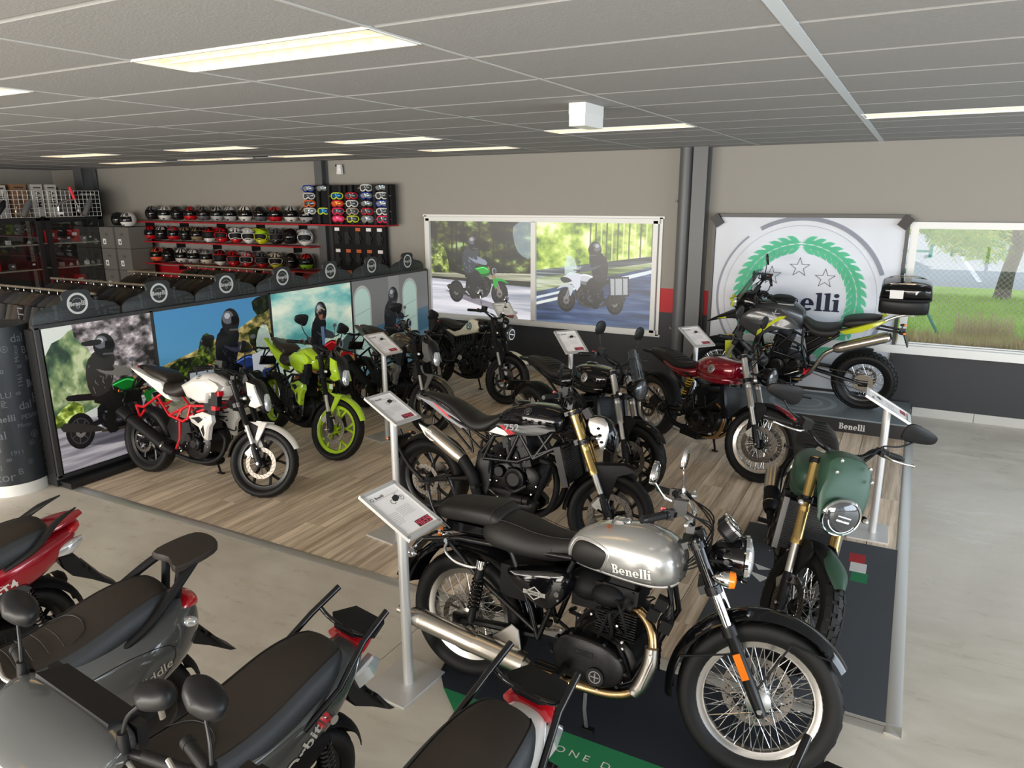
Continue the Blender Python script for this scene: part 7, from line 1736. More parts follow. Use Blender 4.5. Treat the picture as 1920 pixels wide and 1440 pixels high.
# ================================================================ printed pictures (drawn here, shown on flat back-lit panels)
class Pic:
    def __init__(s, w, h, seed=1): s.w, s.h = w, h; s.a = np.zeros((h, w, 3)); s.r = np.random.RandomState(seed)
    def nz(s, sx, sy, oc=3):
        o = np.zeros((s.h, s.w)); t = 0
        for k in range(oc):
            gx, gy = max(2, int(s.w / sx * 2 ** k)), max(2, int(s.h / sy * 2 ** k)); g = s.r.rand(gy + 1, gx + 1)
            X = np.linspace(0, gx - 1e-6, s.w); Y = np.linspace(0, gy - 1e-6, s.h); xi, yi = X.astype(int), Y.astype(int); fx, fy = X - xi, (Y - yi)[:, None]
            fx = fx * fx * (3 - 2 * fx); fy = fy * fy * (3 - 2 * fy)
            v = (g[yi][:, xi] * (1 - fx) + g[yi][:, np.minimum(xi + 1, gx)] * fx) * (1 - fy) + (g[np.minimum(yi + 1, gy)][:, xi] * (1 - fx) + g[np.minimum(yi + 1, gy)][:, np.minimum(xi + 1, gx)] * fx) * fy
            o += v * .55 ** k; t += .55 ** k
        return o / t
    def ramp(s, n, cols):
        n = np.clip((n - .25) / .5, 0, .9999) * (len(cols) - 1); i = n.astype(int); f = (n - i)[..., None]; C_ = np.array(cols, float); return C_[i] * (1 - f) + C_[np.minimum(i + 1, len(cols) - 1)] * f
    def mask(s, P):
        P = np.array(P, float) * s.h; x0, y0 = np.floor(P.min(0)).astype(int); x1, y1 = np.ceil(P.max(0)).astype(int)
        x0, y0, x1, y1 = max(0, x0), max(0, y0), min(s.w, x1 + 1), min(s.h, y1 + 1)
        if x1 <= x0 or y1 <= y0: return None
        X, Y = np.meshgrid(np.arange(x0, x1) + .5, np.arange(y0, y1) + .5); m = np.zeros(X.shape, bool)
        for a, b in zip(P, np.roll(P, -1, 0)):
            if a[1] == b[1]: continue
            m ^= ((a[1] > Y) != (b[1] > Y)) & (X < (b[0] - a[0]) * (Y - a[1]) / (b[1] - a[1]) + a[0])
        return (slice(y0, y1), slice(x0, x1)), m
    def poly(s, P, c, k=1, al=1.0):
        if k > 1: P = catmull(P, k, True)
        q = s.mask(P)
        if q is None: return
        sl, m = q
        if isinstance(c, np.ndarray) and c.ndim == 3: s.a[sl][m] = s.a[sl][m] * (1 - al) + c[sl][m] * al
        else: s.a[sl][m] = s.a[sl][m] * (1 - al) + np.array(c) * al
    def ell(s, x, y, rx, ry, c, rot=0, al=1.0):
        t = np.linspace(0, 2 * PI, 40)[:-1]; X, Y = rx * np.cos(t), ry * np.sin(t); s.poly(np.stack([x + X * math.cos(rot) - Y * math.sin(rot), y + X * math.sin(rot) + Y * math.cos(rot)], 1), c, 1, al)
    def line(s, P, w, c, k=1):
        P = catmull(P, k) if k > 1 else np.array(P, float)
        for a, b in zip(P[:-1], P[1:]):
            d = b - a; L = np.linalg.norm(d)
            if L < 1e-6: continue
            n = np.array([-d[1], d[0]]) / L * w / 2; e = d / L * w * .3; s.poly([a - n - e, b - n + e, b + n + e, a + n - e], c)
    def sprite(s, kind, ox, oy, sc, flip, tank, metal=(.30, .31, .33), rider=True, jacket=(.10, .11, .13), squash=1.0):
        T = lambda P: [(ox + (-x if flip else x) * sc * squash, oy - y * sc) for x, y in P]
        pt = lambda x, y: T([(x, y)])[0]
        def wheel_(x, y, r, sq=.82):
            c = pt(x, y); s.ell(*c, r * sc * sq, r * sc, (.05, .05, .055)); s.ell(*c, r * sc * sq * .74, r * sc * .74, (.20, .20, .21)); s.ell(*c, r * sc * sq * .66, r * sc * .66, (.08, .08, .09))
            for k in range(7): a = k * .9; s.line([c, (c[0] + r * sc * sq * .66 * math.cos(a), c[1] + r * sc * .66 * math.sin(a))], .012 * sc, (.30, .30, .31))
            s.ell(*c, r * sc * sq * .36, r * sc * .36, (.42, .40, .38)); s.ell(*c, r * sc * sq * .14, r * sc * .14, (.06, .06, .07))
        wheel_(-.72, .30, .31, .62 if kind == 'front' else .8); wheel_(.72, .31, .33)
        s.poly(T([(-.75, .34), (-.2, .46), (-.18, .36), (-.72, .26)]), (.07, .07, .08)); s.poly(T([(-1.0, .36), (-.95, .50), (-.40, .30), (-.38, .20)]), (.16, .15, .14), 2)
        s.poly(T([(-.35, .30), (-.38, .62), (-.05, .78), (.36, .74), (.46, .50), (.30, .20), (-.10, .16)]), (.05, .05, .06), 2)
        for k in range(70):
            x, y = s.r.uniform(-.34, .40), s.r.uniform(.22, .72); c = metal if s.r.rand() < .5 else (.12, .12, .13); g = s.r.uniform(.4, 1.5); s.ell(*pt(x, y), s.r.uniform(.008, .035) * sc, s.r.uniform(.008, .03) * sc, tuple(min(1, v * g) for v in c), s.r.rand() * 3)
        s.ell(*pt(-.02, .38), .12 * sc, .12 * sc, (.13, .13, .14)); s.ell(*pt(-.02, .38), .085 * sc, .085 * sc, metal); s.ell(*pt(-.02, .38), .05 * sc, .05 * sc, (.16, .16, .17))
        s.line(T([(.28, .62), (.36, .35), (.10, .16), (-.35, .2)]), .05 * sc, (.22, .19, .16), 4)
        s.poly(T([(-.86, .86), (-.60, .80), (-.20, .74), (-.15, .84), (-.5, .90), (-.84, .94)]), (.05, .05, .06), 2)
        s.poly(T([(-.20, .80), (-.05, .98), (.22, 1.04), (.42, .97), (.44, .82), (.2, .74), (-.08, .72)]), tuple(v * .55 for v in tank), 3); s.poly(T([(-.16, .84), (-.03, .98), (.22, 1.02), (.40, .95), (.36, .86), (.10, .82)]), tank, 3); s.line(T([(-.05, .95), (.2, 1.0), (.34, .95)]), .02 * sc, tuple(min(1, v * 1.6 + .2) for v in tank), 3)
        for o_ in (0, .09): s.line(T([(.36 + o_, 1.02), (.70 + o_ * .6, .34)]), .045 * sc, (.55, .43, .28) if kind != 'tour' else (.45, .46, .48)); s.line(T([(.56 + o_, .62), (.72 + o_ * .6, .32)]), .03 * sc, (.5, .5, .52))
        s.poly(T([(.50, .66), (.62, .72), (.86, .70), (1.02, .58), (.84, .64), (.66, .64), (.60, .40)]), tank, 2)
        if kind == 'tour':
            s.poly(T([(.30, 1.02), (.62, 1.06), (.92, .86), (.84, .78), (.55, .74), (.40, .56), (.30, .70)]), (.78, .80, .83), 1); s.poly(T([(.92, .88), (.74, .92), (.55, .82), (.80, .76)]), (.12, .16, .2), 2); s.poly(T([(.42, 1.06), (.50, 1.42), (.72, 1.48), (.78, 1.0)]), (.78, .86, .84), 2, .75)
            s.poly(T([(-.55, .95), (-1.08, .98), (-1.10, .52), (-.58, .48)]), (.62, .64, .66)); s.line(T([(-.55, .95), (-1.08, .98), (-1.10, .52), (-.58, .48), (-.55, .95)]), .04 * sc, (.12, .12, .13)); s.line(T([(-.7, .96), (-.72, .5)]), .03 * sc, (.2, .2, .2)); s.line(T([(-.92, .97), (-.94, .5)]), .03 * sc, (.2, .2, .2))
        else:
            s.ell(*pt(.50, .92), .10 * sc, .12 * sc, (.06, .06, .07)); s.ell(*pt(.55, .91), .075 * sc, .10 * sc, (.50, .52, .55)); s.ell(*pt(.56, .91), .045 * sc, .07 * sc, (.16, .17, .19))
        s.line(T([(.20, 1.14), (.36, 1.10), (.50, 1.12)]), .025 * sc, (.06, .06, .07), 3); s.line(T([(.34, 1.12), (.36, 1.30)]), .014 * sc, (.1, .1, .1)); s.ell(*pt(.36, 1.33), .06 * sc, .04 * sc, (.3, .32, .34))
        if rider:
            j = jacket; dk = tuple(v * .5 for v in j); lt = tuple(min(1, v * 2.2 + .06) for v in j)
            s.poly(T([(-.36, .86), (-.10, .96), (.12, .80), (.08, .64), (-.10, .28), (-.04, .14), (-.22, .12), (-.28, .30), (-.20, .60), (-.42, .72)]), dk, 2)
            s.poly(T([(-.44, .84), (-.50, 1.2), (-.42, 1.48), (-.22, 1.56), (-.05, 1.46), (.0, 1.2), (-.08, .94), (-.2, .84)]), j, 2)
            s.poly(T([(-.34, 1.46), (-.20, 1.50), (.02, 1.30), (.28, 1.20), (.32, 1.08), (.16, 1.08), (-.14, 1.16), (-.32, 1.30)]), lt if kind != 'flat' else j, 2); s.poly(T([(-.30, 1.44), (-.20, 1.46), (.0, 1.28), (-.02, 1.20), (-.28, 1.28)]), j, 2)
            for k in range(16): x, y = s.r.uniform(-.44, -.06), s.r.uniform(.92, 1.46); s.line([pt(x, y), pt(x + s.r.uniform(-.06, .06), y - s.r.uniform(.02, .12))], .012 * sc, lt)
            q = sc * (squash + 1) / 2; s.poly(T([(-.40, 1.30), (-.34, 1.56), (-.16, 1.60), (.02, 1.54), (.02, 1.30)]), j, 2); s.ell(*pt(-.11, 1.66), .19 * q, .215 * sc, (.10, .10, .11)); s.ell(*pt(-.16, 1.73), .12 * q, .11 * sc, (.34, .35, .37)); s.ell(*pt(-.17, 1.76), .06 * q, .05 * sc, (.62, .63, .65)); s.poly(T([(-.08, 1.74), (.06, 1.71), (.08, 1.62), (-.07, 1.58)]), (.02, .02, .02), 2); s.line(T([(-.14, 1.52), (.04, 1.50)]), .03 * sc, (.3, .3, .3))
    def mat(s, name, em):
        img = bpy.data.images.new(name, s.w, s.h); A = np.ones((s.h, s.w, 4), np.float32); A[..., :3] = np.clip(s.a, 0, 1)[::-1]; img.pixels.foreach_set(A.ravel()); img.update(); img.pack()
        m, nt, b = newmat(name); tx = nt.nodes.new('ShaderNodeTexImage'); tx.image = img; uv = nt.nodes.new('ShaderNodeUVMap'); nt.links.new(uv.outputs[0], tx.inputs[0])
        nt.links.new(tx.outputs[0], b.inputs['Base Color']); nt.links.new(tx.outputs[0], b.inputs['Emission Color']); b.inputs['Emission Strength'].default_value = em; b.inputs['Roughness'].default_value = .35
        if em > .7: b.inputs['Base Color'].default_value = (.1, .1, .1, 1); nt.links.remove(b.inputs['Base Color'].links[0])
        return m
def panel(name, V4, m, parent):
    o = mk(name, V4, [(0, 1, 2, 3)], m, parent, smooth=False); uv = o.data.uv_layers.new(name='UVMap')
    for i, c in enumerate(((0, 0), (1, 0), (1, 1), (0, 1))): uv.data[i].uv = c
    return o
def forest(p, y0, y1, cols, sx, sy, oc=4):
    n = p.ramp(p.nz(sx, sy, oc), cols); a, b = int(y0 * p.h), int(y1 * p.h); p.a[a:b] = n[a:b]
GR = [(.02, .03, .02), (.07, .10, .04), (.20, .27, .07), (.45, .52, .16), (.80, .88, .55)]
# --- lit poster left: green roadster before a dark forest
p = Pic(560, 440, 3); W_ = 560 / 440
forest(p, 0, .58, [(.01, .02, .01), (.04, .06, .03), (.13, .15, .05), (.30, .33, .10), (.62, .72, .45)], 60, 34)
for x in (.05, .27, .33, .42, .62, .80, .93): p.poly([(x, 0), (x + .02, 0), (x + .015, .5), (x - .005, .5)], (.05, .045, .04), 1, .7)
p.poly([(0, .30), (.10, .24), (.20, .34), (.22, .60), (0, .62)], p.ramp(p.nz(24, 24, 4), GR[1:]), 3); p.poly([(1.05, .05), (W_, 0), (W_, .35), (1.1, .3)], (.70, .80, .85), 3, .6)
p.poly([(0, .56), (W_, .52), (W_, .60), (0, .60)], p.ramp(p.nz(300, 6, 3), [(.35, .38, .30), (.62, .62, .52), (.8, .78, .7)])); p.poly([(0, .60), (W_, .60), (W_, .66), (0, .62)], (.12, .12, .08))
p.poly([(0, .62), (W_, .66), (W_, 1), (0, 1)], p.ramp(p.nz(340, 12, 3), [(.55, .57, .62), (.72, .72, .76), (.88, .87, .90)])); p.poly([(0, .80), (W_, .92), (W_, 1), (0, 1)], (.90, .89, .91), 1, .5)
p.poly([(.16, .74), (.55, .80), (1.10, .93), (.95, .95), (.5, .86)], (.25, .22, .28), 2, .55); p.sprite('road', .60, .865, .385, False, (.05, .62, .16), rider=True, jacket=(.20, .22, .25))
lb = empty('lit_poster_window', (0, YW, 0)); tag(lb, 'pair of back-lit motorcycle posters in a white window frame on the end wall', 'light box')
X0, X1, X2, X3, Z0, Z1 = -6.335, -4.655, -4.585, -2.93, .735, 2.085
b = MB()
for c, d in ((((X0 + X3) / 2, -.02, Z0 - .03), (X3 - X0 + .16, .08, .06)), (((X0 + X3) / 2, -.02, Z1 + .03), (X3 - X0 + .16, .08, .06)), ((X0 - .03, -.02, 1.41), (.06, .08, 1.42)), ((X3 + .03, -.02, 1.41), (.06, .08, 1.42)), (((X1 + X2) / 2, -.02, 1.41), (.07, .08, 1.36)),
             (((X0 + X3) / 2, -.005, Z1 + .075), (X3 - X0 + .26, .03, .03)), ((X0 - .09, -.005, 1.41), (.04, .03, 1.5)), ((X3 + .09, -.005, 1.41), (.04, .03, 1.5)), (((X0 + X3) / 2, -.005, Z0 - .075), (X3 - X0 + .26, .03, .03))): b.box(c, d)
out(b, 'frame', M['white'], lb, smooth=False)
panel('poster', [(X0, -.015, Z0), (X1, -.015, Z0), (X1, -.015, Z1), (X0, -.015, Z1)], p.mat('poster_forest_road', .95), lb)
# --- lit poster right: white tourer facing left
p = Pic(560, 440, 8)
forest(p, 0, .62, [(.30, .40, .06), (.50, .62, .14), (.66, .76, .25), (.80, .88, .45), (.95, .97, .75)], 50, 40)
for x in np.linspace(.60, 1.25, 12): p.poly([(x, 0), (x + .018, 0), (x + .014, .45), (x, .45)], (.86, .84, .62) if int(x * 50) % 2 else (.22, .24, .08), 1, .75)
p.poly([(0, .48), (W_, .30), (W_, .36), (0, .56)], p.ramp(p.nz(300, 8, 3), [(.12, .14, .15), (.30, .34, .36), (.62, .66, .66)])); p.poly([(0, .56), (W_, .36), (W_, .42), (0, .72)], p.ramp(p.nz(200, 12, 3), [(.25, .32, .14), (.50, .56, .34), (.75, .78, .70)]))
p.poly([(0, .70), (W_, .40), (W_, 1), (0, 1)], p.ramp(p.nz(160, 14, 4), [(.10, .17, .28), (.18, .27, .42), (.32, .40, .54)])); p.line([(0, .76), (W_, .44)], .025, (.80, .84, .86)); p.line([(0, .82), (.35, .73)], .03, (.85, .86, .84)); p.line([(.9, .55), (W_, .45)], .02, (.80, .84, .86))
p.sprite('tour', .62, .88, .375, True, (.72, .74, .77), rider=True, jacket=(.10, .11, .13))
panel('poster', [(X2, -.015, Z0), (X3, -.015, Z0), (X3, -.015, Z1), (X2, -.015, Z1)], p.mat('poster_motorway', .95), lb)
# --- four partition pictures (seen from +X: left in the picture is the near end)
def wallpic(p, y0, y1, nm, em=.42): panel('poster', [(.012, y0 - 6.1, .125), (.012, y1 - 6.1, .125), (.012, y1 - 6.1, 1.385), (.012, y0 - 6.1, 1.385)], p.mat(nm, em), pn)
p = Pic(330, 420, 5); w = 330 / 420
p.a[:] = (.72, .74, .72); p.poly([(0, .18), (.12, .08), (.22, .02), (.42, .0), (.44, .5), (.2, .62), (0, .68)], p.ramp(p.nz(30, 40, 4), [(.13, .20, .16), (.26, .36, .25), (.45, .52, .36), (.66, .70, .55)]), 2)
p.poly([(.20, .0), (w, 0), (w, .62), (.40, .45), (.30, .2)], p.ramp(p.nz(26, 20, 4), [(.10, .09, .10), (.30, .28, .29), (.52, .49, .50), (.78, .75, .76)]), 2); p.poly([(0, .60), (.14, .52), (.2, .62), (0, .7)], p.ramp(p.nz(14, 14, 3), GR[2:]), 2)
p.poly([(0, .68), (w, .60), (w, 1), (0, 1)], p.ramp(p.nz(150, 10, 3), [(.42, .41, .45), (.58, .57, .60), (.74, .73, .75)])); p.poly([(.1, .80), (.5, .78), (w, .86), (w, .92), (.3, .88)], (.22, .22, .26), 2, .6)
p.sprite('road', .45, .86, .41, False, (.04, .38, .12), rider=True, jacket=(.15, .15, .14)); p.poly([(.25, .13), (.38, .13), (.38, .165), (.27, .16)], (.10, .10, .10), 2); wallpic(p, 3.375, 4.37, 'poster_rock_wall')
p = Pic(480, 420, 6); w = 480 / 420
p.a[:] = np.linspace(0, 1, 420)[:, None, None] * np.array([.10, .12, .06]) + np.array([.25, .47, .64])
p.poly([(0, .42), (.3, .36), (.5, .30), (.75, .26), (w, .10), (w, 1), (0, 1)], p.ramp(p.nz(22, 14, 4), [(.20, .22, .10), (.45, .42, .24), (.62, .55, .34), (.78, .72, .50)])); p.poly([(0, .45), (.4, .40), (.55, .62), (.2, .75), (0, .7)], p.ramp(p.nz(16, 12, 4), GR[:4]), 2)
p.poly([(.95, .04), (1.06, .0), (w, 0), (w, .12), (1.0, .16)], p.ramp(p.nz(20, 20, 4), GR[:3]), 2); p.poly([(.36, .36), (.42, .24), (.50, .26), (.52, .46), (.40, .48)], p.ramp(p.nz(12, 12, 4), GR[:4]), 2, .9); p.poly([(.88, .30), (1.0, .26), (w, .34), (w, .5), (.95, .48)], p.ramp(p.nz(20, 14, 4), GR[:3]), 2)
p.poly([(0, .72), (.4, .62), (.7, .72), (w, .70), (w, 1), (0, 1)], (.55, .53, .50), 2, .7); p.sprite('tour', .76, 1.0, .50, False, (.12, .20, .42), rider=True, jacket=(.05, .055, .08), squash=.95); wallpic(p, 4.405, 5.825, 'poster_dirt_track')
p = Pic(460, 420, 7); w = 460 / 420
p.a[:] = p.ramp(p.nz(150, 60, 5), [(.30, .58, .58), (.48, .70, .68), (.72, .80, .74), (.84, .86, .78)]); p.poly([(.78, .66), (.95, .55), (w, .52), (w, 1), (.7, 1)], (.22, .28, .26), 2); p.poly([(0, .95), (.2, .80), (.45, .70), (.8, .76), (w, .72), (w, 1), (0, 1)], p.ramp(p.nz(30, 18, 4), [(.35, .22, .12), (.58, .36, .18), (.74, .52, .30)]), 2)
p.sprite('front', .68, 1.02, .47, False, (.52, .04, .07), rider=True, jacket=(.07, .08, .09), squash=.85); p.ell(.632, .27, .030, .040, (.50, .32, .25)); p.poly([(.60, .235), (.675, .23), (.675, .26), (.61, .265)], (.12, .10, .10)); p.poly([(.62, .38), (.67, .38), (.67, .56), (.63, .56)], (.35, .45, .58)); p.line([(.58, .235), (.64, .20), (.69, .225)], .012, (.65, .60, .5), 3); wallpic(p, 5.86, 7.185, 'poster_sky')
p = Pic(560, 420, 9); w = 560 / 420
p.a[:] = (.42, .42, .42); p.a[:, 250:330] = (.50, .50, .50); p.a[:, 330:] = (.44, .44, .44); p.poly([(0, .54), (w, .40), (w, 1), (0, 1)], (.25, .38, .46)); p.poly([(0, .80), (w, .66), (w, 1), (0, 1)], (.34, .46, .52))
for x in (.15, .98):
    p.poly([(x - .14, .9), (x - .14, .22)] + arc2(x, .20, .14, -.15, 180, 0, 10) + [(x + .14, .22), (x + .14, .9)], (.62, .64, .62)); p.poly([(x - .12, .9), (x - .12, .24)] + arc2(x, .22, .12, -.14, 180, 0, 10) + [(x + .12, .24), (x + .12, .9)], (.66, .76, .72))
    for k in (.32, .50, .68): p.line([(x - .12, k + .03), (x + .12, k - .02)], .006, (.50, .58, .56))
p.sprite('flat', .72, .98, .46, False, (.10, .11, .13), metal=(.30, .34, .40), rider=True, jacket=(.08, .085, .10), squash=.95); wallpic(p, 7.215, 8.87, 'poster_arcade', .36)
# ================================================================ shop area behind the partition
ORD = ['first', 'second', 'third', 'fourth', 'fifth', 'sixth', 'seventh', 'eighth', 'ninth', 'tenth', 'eleventh', 'twelfth', 'thirteenth', 'fourteenth', 'fifteenth']
hc = {}
HCOL = dict(black=(.008, .008, .009), white=(.62, .61, .58), red=(.42, .01, .015), silver=(.35, .35, .36), yellow=(.50, .52, .02), grey=(.09, .09, .10), bronze=(.20, .15, .09), lime=(.25, .55, .03), cream=(.55, .50, .38), neon=(.75, .10, .04))
def hm(n): return mat('helmet_' + n, HCOL[n], .16, coat=.8)
def sph(az, el, r=(.125, .155, .135), o=0.0):
    a, e = R(az), R(el); return ((r[0] + o) * math.cos(e) * math.sin(a), -(r[1] + o) * math.cos(e) * math.cos(a), (r[2] + o) * math.sin(e) + .125)
def patch(a0, a1, e0, e1, o, n=12, m=6, chin=0.0, vee=0.0):
    G = []
    for i in range(m + 1):
        G.append([]); 
        for j in range(n + 1):
            az = a0 + (a1 - a0) * j / n; q = 1 - abs(2 * j / n - 1); el = e0 + (e1 - e0) * i / m - vee * q * (1 - i / m); p = sph(az, el, o=o); G[-1].append((p[0], p[1] - chin * q * (1 - i / m), p[2]))
    return G
def helmet(kind, shell, acc, chin):
    t = empty('helmet'); V = []
    b = MB(); n, m = 22, 12
    for i in range(m + 1):
        for j in range(n): V.append(sph(360 * j / n, -52 + 142 * i / m))
    b.add(V, [(i * n + j, i * n + (j + 1) % n, (i + 1) * n + (j + 1) % n, (i + 1) * n + j) for i in range(m) for j in range(n)]); out(b, 'shell', hm(shell), t)
    if kind == 'full':
        out(MB().sheet(patch(-70, 70, -14, 26, .004), -.003), 'visor', M['gloss'], t)
        out(MB().sheet(patch(-66, 66, -50, -15, .006, chin=.022), -.004), 'chin_bar', hm(chin), t)
        out(MB().sheet(patch(-16, 16, -44, -30, .012, chin=.022, n=6, m=3), -.003), 'chin_vent', M['plast'], t)
    else:
        out(MB().sheet(patch(-58, 58, -30, 22, .003), -.002), 'face_opening', M['plastm'], t)
        out(MB().sheet(patch(-66, 66, -54, -24, .006, chin=.055, vee=8), -.004), 'chin_bar', hm(chin), t)
        out(MB().sheet([[(x * (.115 - .03 * i / 4), -.10 - .03 * i, .225 + .008 * i - .02 * abs(x) ** 2) for x in np.linspace(-1, 1, 9)] for i in range(5)], .004), 'peak', hm(acc), t)
        b = MB().tube([sph(az, el, o=.006) for az, el in ((-50, 14), (-54, -6), (-40, -22), (0, -14), (40, -22), (54, -6), (50, 14), (0, 20))], .007, 6, 3, closed=True); out(b, 'goggle_frame', hm(acc), t)
    b = MB()
    for s in (-1, 1): b.sheet(patch(s * 22, s * 52, 30, 62, .003, n=5, m=5), -.003)
    b.sheet(patch(-7, 7, 28, 80, .003, n=3, m=6), -.003); out(b, 'stripe', hm(acc), t)
    return t
TOP = [('full', 'black', 'grey', 'black'), ('full', 'white', 'grey', 'white'), ('full', 'black', 'black', 'black'), ('full', 'red', 'black', 'red'), ('full', 'black', 'grey', 'grey'), ('full', 'silver', 'black', 'silver'), ('full', 'grey', 'silver', 'silver'), ('full', 'black', 'white', 'white'), ('full', 'black', 'black', 'grey'), ('full', 'black', 'red', 'red'), ('full', 'black', 'silver', 'white'), ('full', 'black', 'bronze', 'silver')]
MID = [('full', 'black', 'red', 'red'), ('full', 'black', 'silver', 'black'), ('full', 'grey', 'red', 'red'), ('full', 'black', 'bronze', 'black'), ('full', 'bronze', 'black', 'bronze'), ('mx', 'red', 'black', 'white'), ('mx', 'black', 'red', 'red'), ('mx', 'black', 'white', 'red'), ('mx', 'silver', 'white', 'white'), ('mx', 'lime', 'yellow', 'yellow'), ('mx', 'black', 'grey', 'black'), ('full', 'black', 'black', 'black'), ('mx', 'white', 'silver', 'white')]
LOW = [('full', 'neon', 'black', 'neon'), ('full', 'black', 'black', 'black'), ('full', 'black', 'white', 'white'), ('full', 'grey', 'white', 'silver'), ('full', 'silver', 'grey', 'cream'), ('mx', 'red', 'black', 'white'), ('mx', 'black', 'red', 'red'), ('mx', 'red', 'silver', 'red'), ('mx', 'black', 'grey', 'red'), ('mx', 'black', 'cream', 'yellow'), ('full', 'black', 'black', 'black'), ('full', 'black', 'red', 'lime')]
hcache = {}
rh = random.Random(5)
for row, (z, xs_, lst) in (('top', (2.035, np.linspace(-12.3, -8.55, 12), TOP)), ('middle', (1.682, np.linspace(-12.4, -8.62, 13), MID)), ('bottom', (1.292, np.linspace(-12.3, -8.62, 12), LOW))):
    for i, (x, sp_) in enumerate(zip(xs_, lst)):
        t = copy_tree(hcache[sp_]) if sp_ in hcache else helmet(*sp_)
        hcache[sp_] = t; t.location = (x, 8.95, z); t.rotation_euler = (0, 0, R(30 + rh.uniform(-14, 14)))
        nm = '%s %s helmet, %s from the left on the %s red shelf' % (' and '.join(dict.fromkeys([sp_[1], sp_[3]])), 'motocross' if sp_[0] == 'mx' else 'full-face', ORD[i], row)
        tag(t, nm, 'helmet', 'helmets on the %s red shelf' % row)
for x, y, z, sp_, lb_ in ((-12.95, 8.72, 1.925, TOP[2], 'black helmet standing on the left stack of grey boxes'), (-12.55, 8.62, 1.925, TOP[1], 'white helmet standing on the grey boxes beside the top red shelf')):
    t = copy_tree(hcache[sp_]); t.location = (x, y, z); t.rotation_euler = (0, 0, R(15)); tag(t, lb_, 'helmet')
shred = mat('shelf_red', (.34, .008, .016), .35)
for z, x0, x1, w, nm in ((2.012, -12.95, -6.92, 'top', 0), (1.66, -13.1, -8.38, 'middle', 0), (1.27, -13.1, -8.3, 'bottom', 0)):
    t = empty('wall_shelf', ((x0 + x1) / 2, 8.97, z)); tag(t, 'long red wall shelf, the %s one of three under the helmets' % w, 'shelf', 'red wall shelves')
    out(MB().box((0, 0, 0), (x1 - x0, .38, .022)), 'board', shred, t, smooth=False)
    for k in range(5): out(MB().box((-(x1 - x0) / 2 + .4 + k * .95, .08, -.06), (.012, .2, .10)), 'bracket', M['plast'], t, smooth=False)
t = empty('shelf_backing', (-10.7, 9.15, 1.5)); tag(t, 'pale grey shelf backing boards behind the helmets', 'panel')
out(MB().box((0, 0, -.03), (4.7, .03, 1.02)), 'board', mat('backing_grey', (.26, .255, .24), .6), t, smooth=False)
t = empty('red_backing', (-10.6, 9.12, .95)); tag(t, 'dark red board below the bottom helmet shelf', 'panel'); out(MB().box((0, 0, 0), (4.6, .04, .5)), 'board', shred, t, smooth=False)
# goggle rack with goggles
gk = empty('goggle_rack', (-7.70, 8.93, 2.025)); tag(gk, 'black rack of riding goggles standing on the end of the top shelf', 'rack')
for x in (-.43, .43): out(MB().box((x, .05, .29), (.82, .10, .58)), 'panel', M['plastm'], gk, smooth=False)
b = MB()
for k in range(8): b.tube([(-.78 + k * .222, -.02, 0), (-.78 + k * .222, -.02, .58)], .04, 10)
out(b, 'column', M['plastm'], gk)
cg = dict(white=(.62, .62, .6), black=(.02, .02, .02), red=(.50, .01, .03), blue=(.01, .03, .25), orange=(.75, .12, .02), yellow=(.55, .65, .03), pink=(.75, .02, .10), grey=(.2, .2, .2), cream=(.4, .33, .25))
lc = dict(dark=M['darkglass'], blue=mat('lens_blue', (.02, .16, .35), .1, metal=.6), clear=mat('lens_clear', (.30, .33, .34), .1, metal=.5), orange=mat('lens_orange', (.75, .18, .03), .15, metal=.4), pink=mat('lens_pink', (.8, .06, .2), .15))
gcache = {}
def goggle(fr, ln):
    t = empty('goggles'); m = mat('goggle_' + fr, cg[fr], .3)
    P = catmull([(-.085, .02), (-.06, .042), (0, .047), (.06, .042), (.085, .02), (.075, -.03), (.03, -.04), (0, -.015), (-.03, -.04), (-.075, -.03)], 3, True)
    out(MB().tube([(x, .9 * x * x * 8 - .03, z) for x, z in P], .010, 6, closed=True), 'frame', m, t)
    c = P.mean(0); out(MB().loft([np.array([(x, .9 * x * x * 8 - .03 + o, z) for x, z in c + (P - c) * f]) for f, o in ((1, .004), (.95, -.004), (.05, -.008))]), 'lens', lc[ln], t)
    b = MB()
    for s in (-1, 1): b.tube([(s * .08, .03, .0), (s * .125, .04, .0)], .020, 6, flat=.3)
    out(b, 'strap', m, t); return t
GO = [(0, 0, 'blue', 'clear'), (1, 0, 'black', 'clear'), (4, 0, 'white', 'dark'), (5, 0, 'black', 'clear'), (0, 1, 'white', 'dark'), (2, 1, 'yellow', 'blue'), (3, 1, 'red', 'dark'), (4, 1, 'blue', 'clear'), (5, 1, 'white', 'dark'), (0, 2, 'orange', 'dark'), (2, 2, 'red', 'orange'), (3, 2, 'white', 'dark'), (4, 2, 'black', 'clear'), (5, 2, 'blue', 'clear'),
      (0, 3, 'white', 'clear'), (1, 3, 'yellow', 'blue'), (2, 3, 'pink', 'dark'), (3, 3, 'cream', 'dark'), (4, 3, 'red', 'dark'), (5, 3, 'white', 'dark'), (2, 4, 'red', 'pink'), (3, 4, 'yellow', 'dark'), (4, 4, 'grey', 'clear'), (5, 4, 'pink', 'dark')]
for c, r_, fr, ln in GO:
    if (fr, ln) in gcache: t = copy_tree(gcache[(fr, ln)])
    else: t = goggle(fr, ln); gcache[(fr, ln)] = t
    t.location = (-7.70 - .70 + c * .285, 8.85, 2.025 + .53 - r_ * .113); t.rotation_euler = (0, 0, R(28))
    tag(t, '%s goggles with %s lens, %s row from top, column %s of the rack' % (fr, ln, ORD[r_], ['one', 'two', 'three', 'four', 'five', 'six'][c]), 'goggles', 'riding goggles on the black rack')
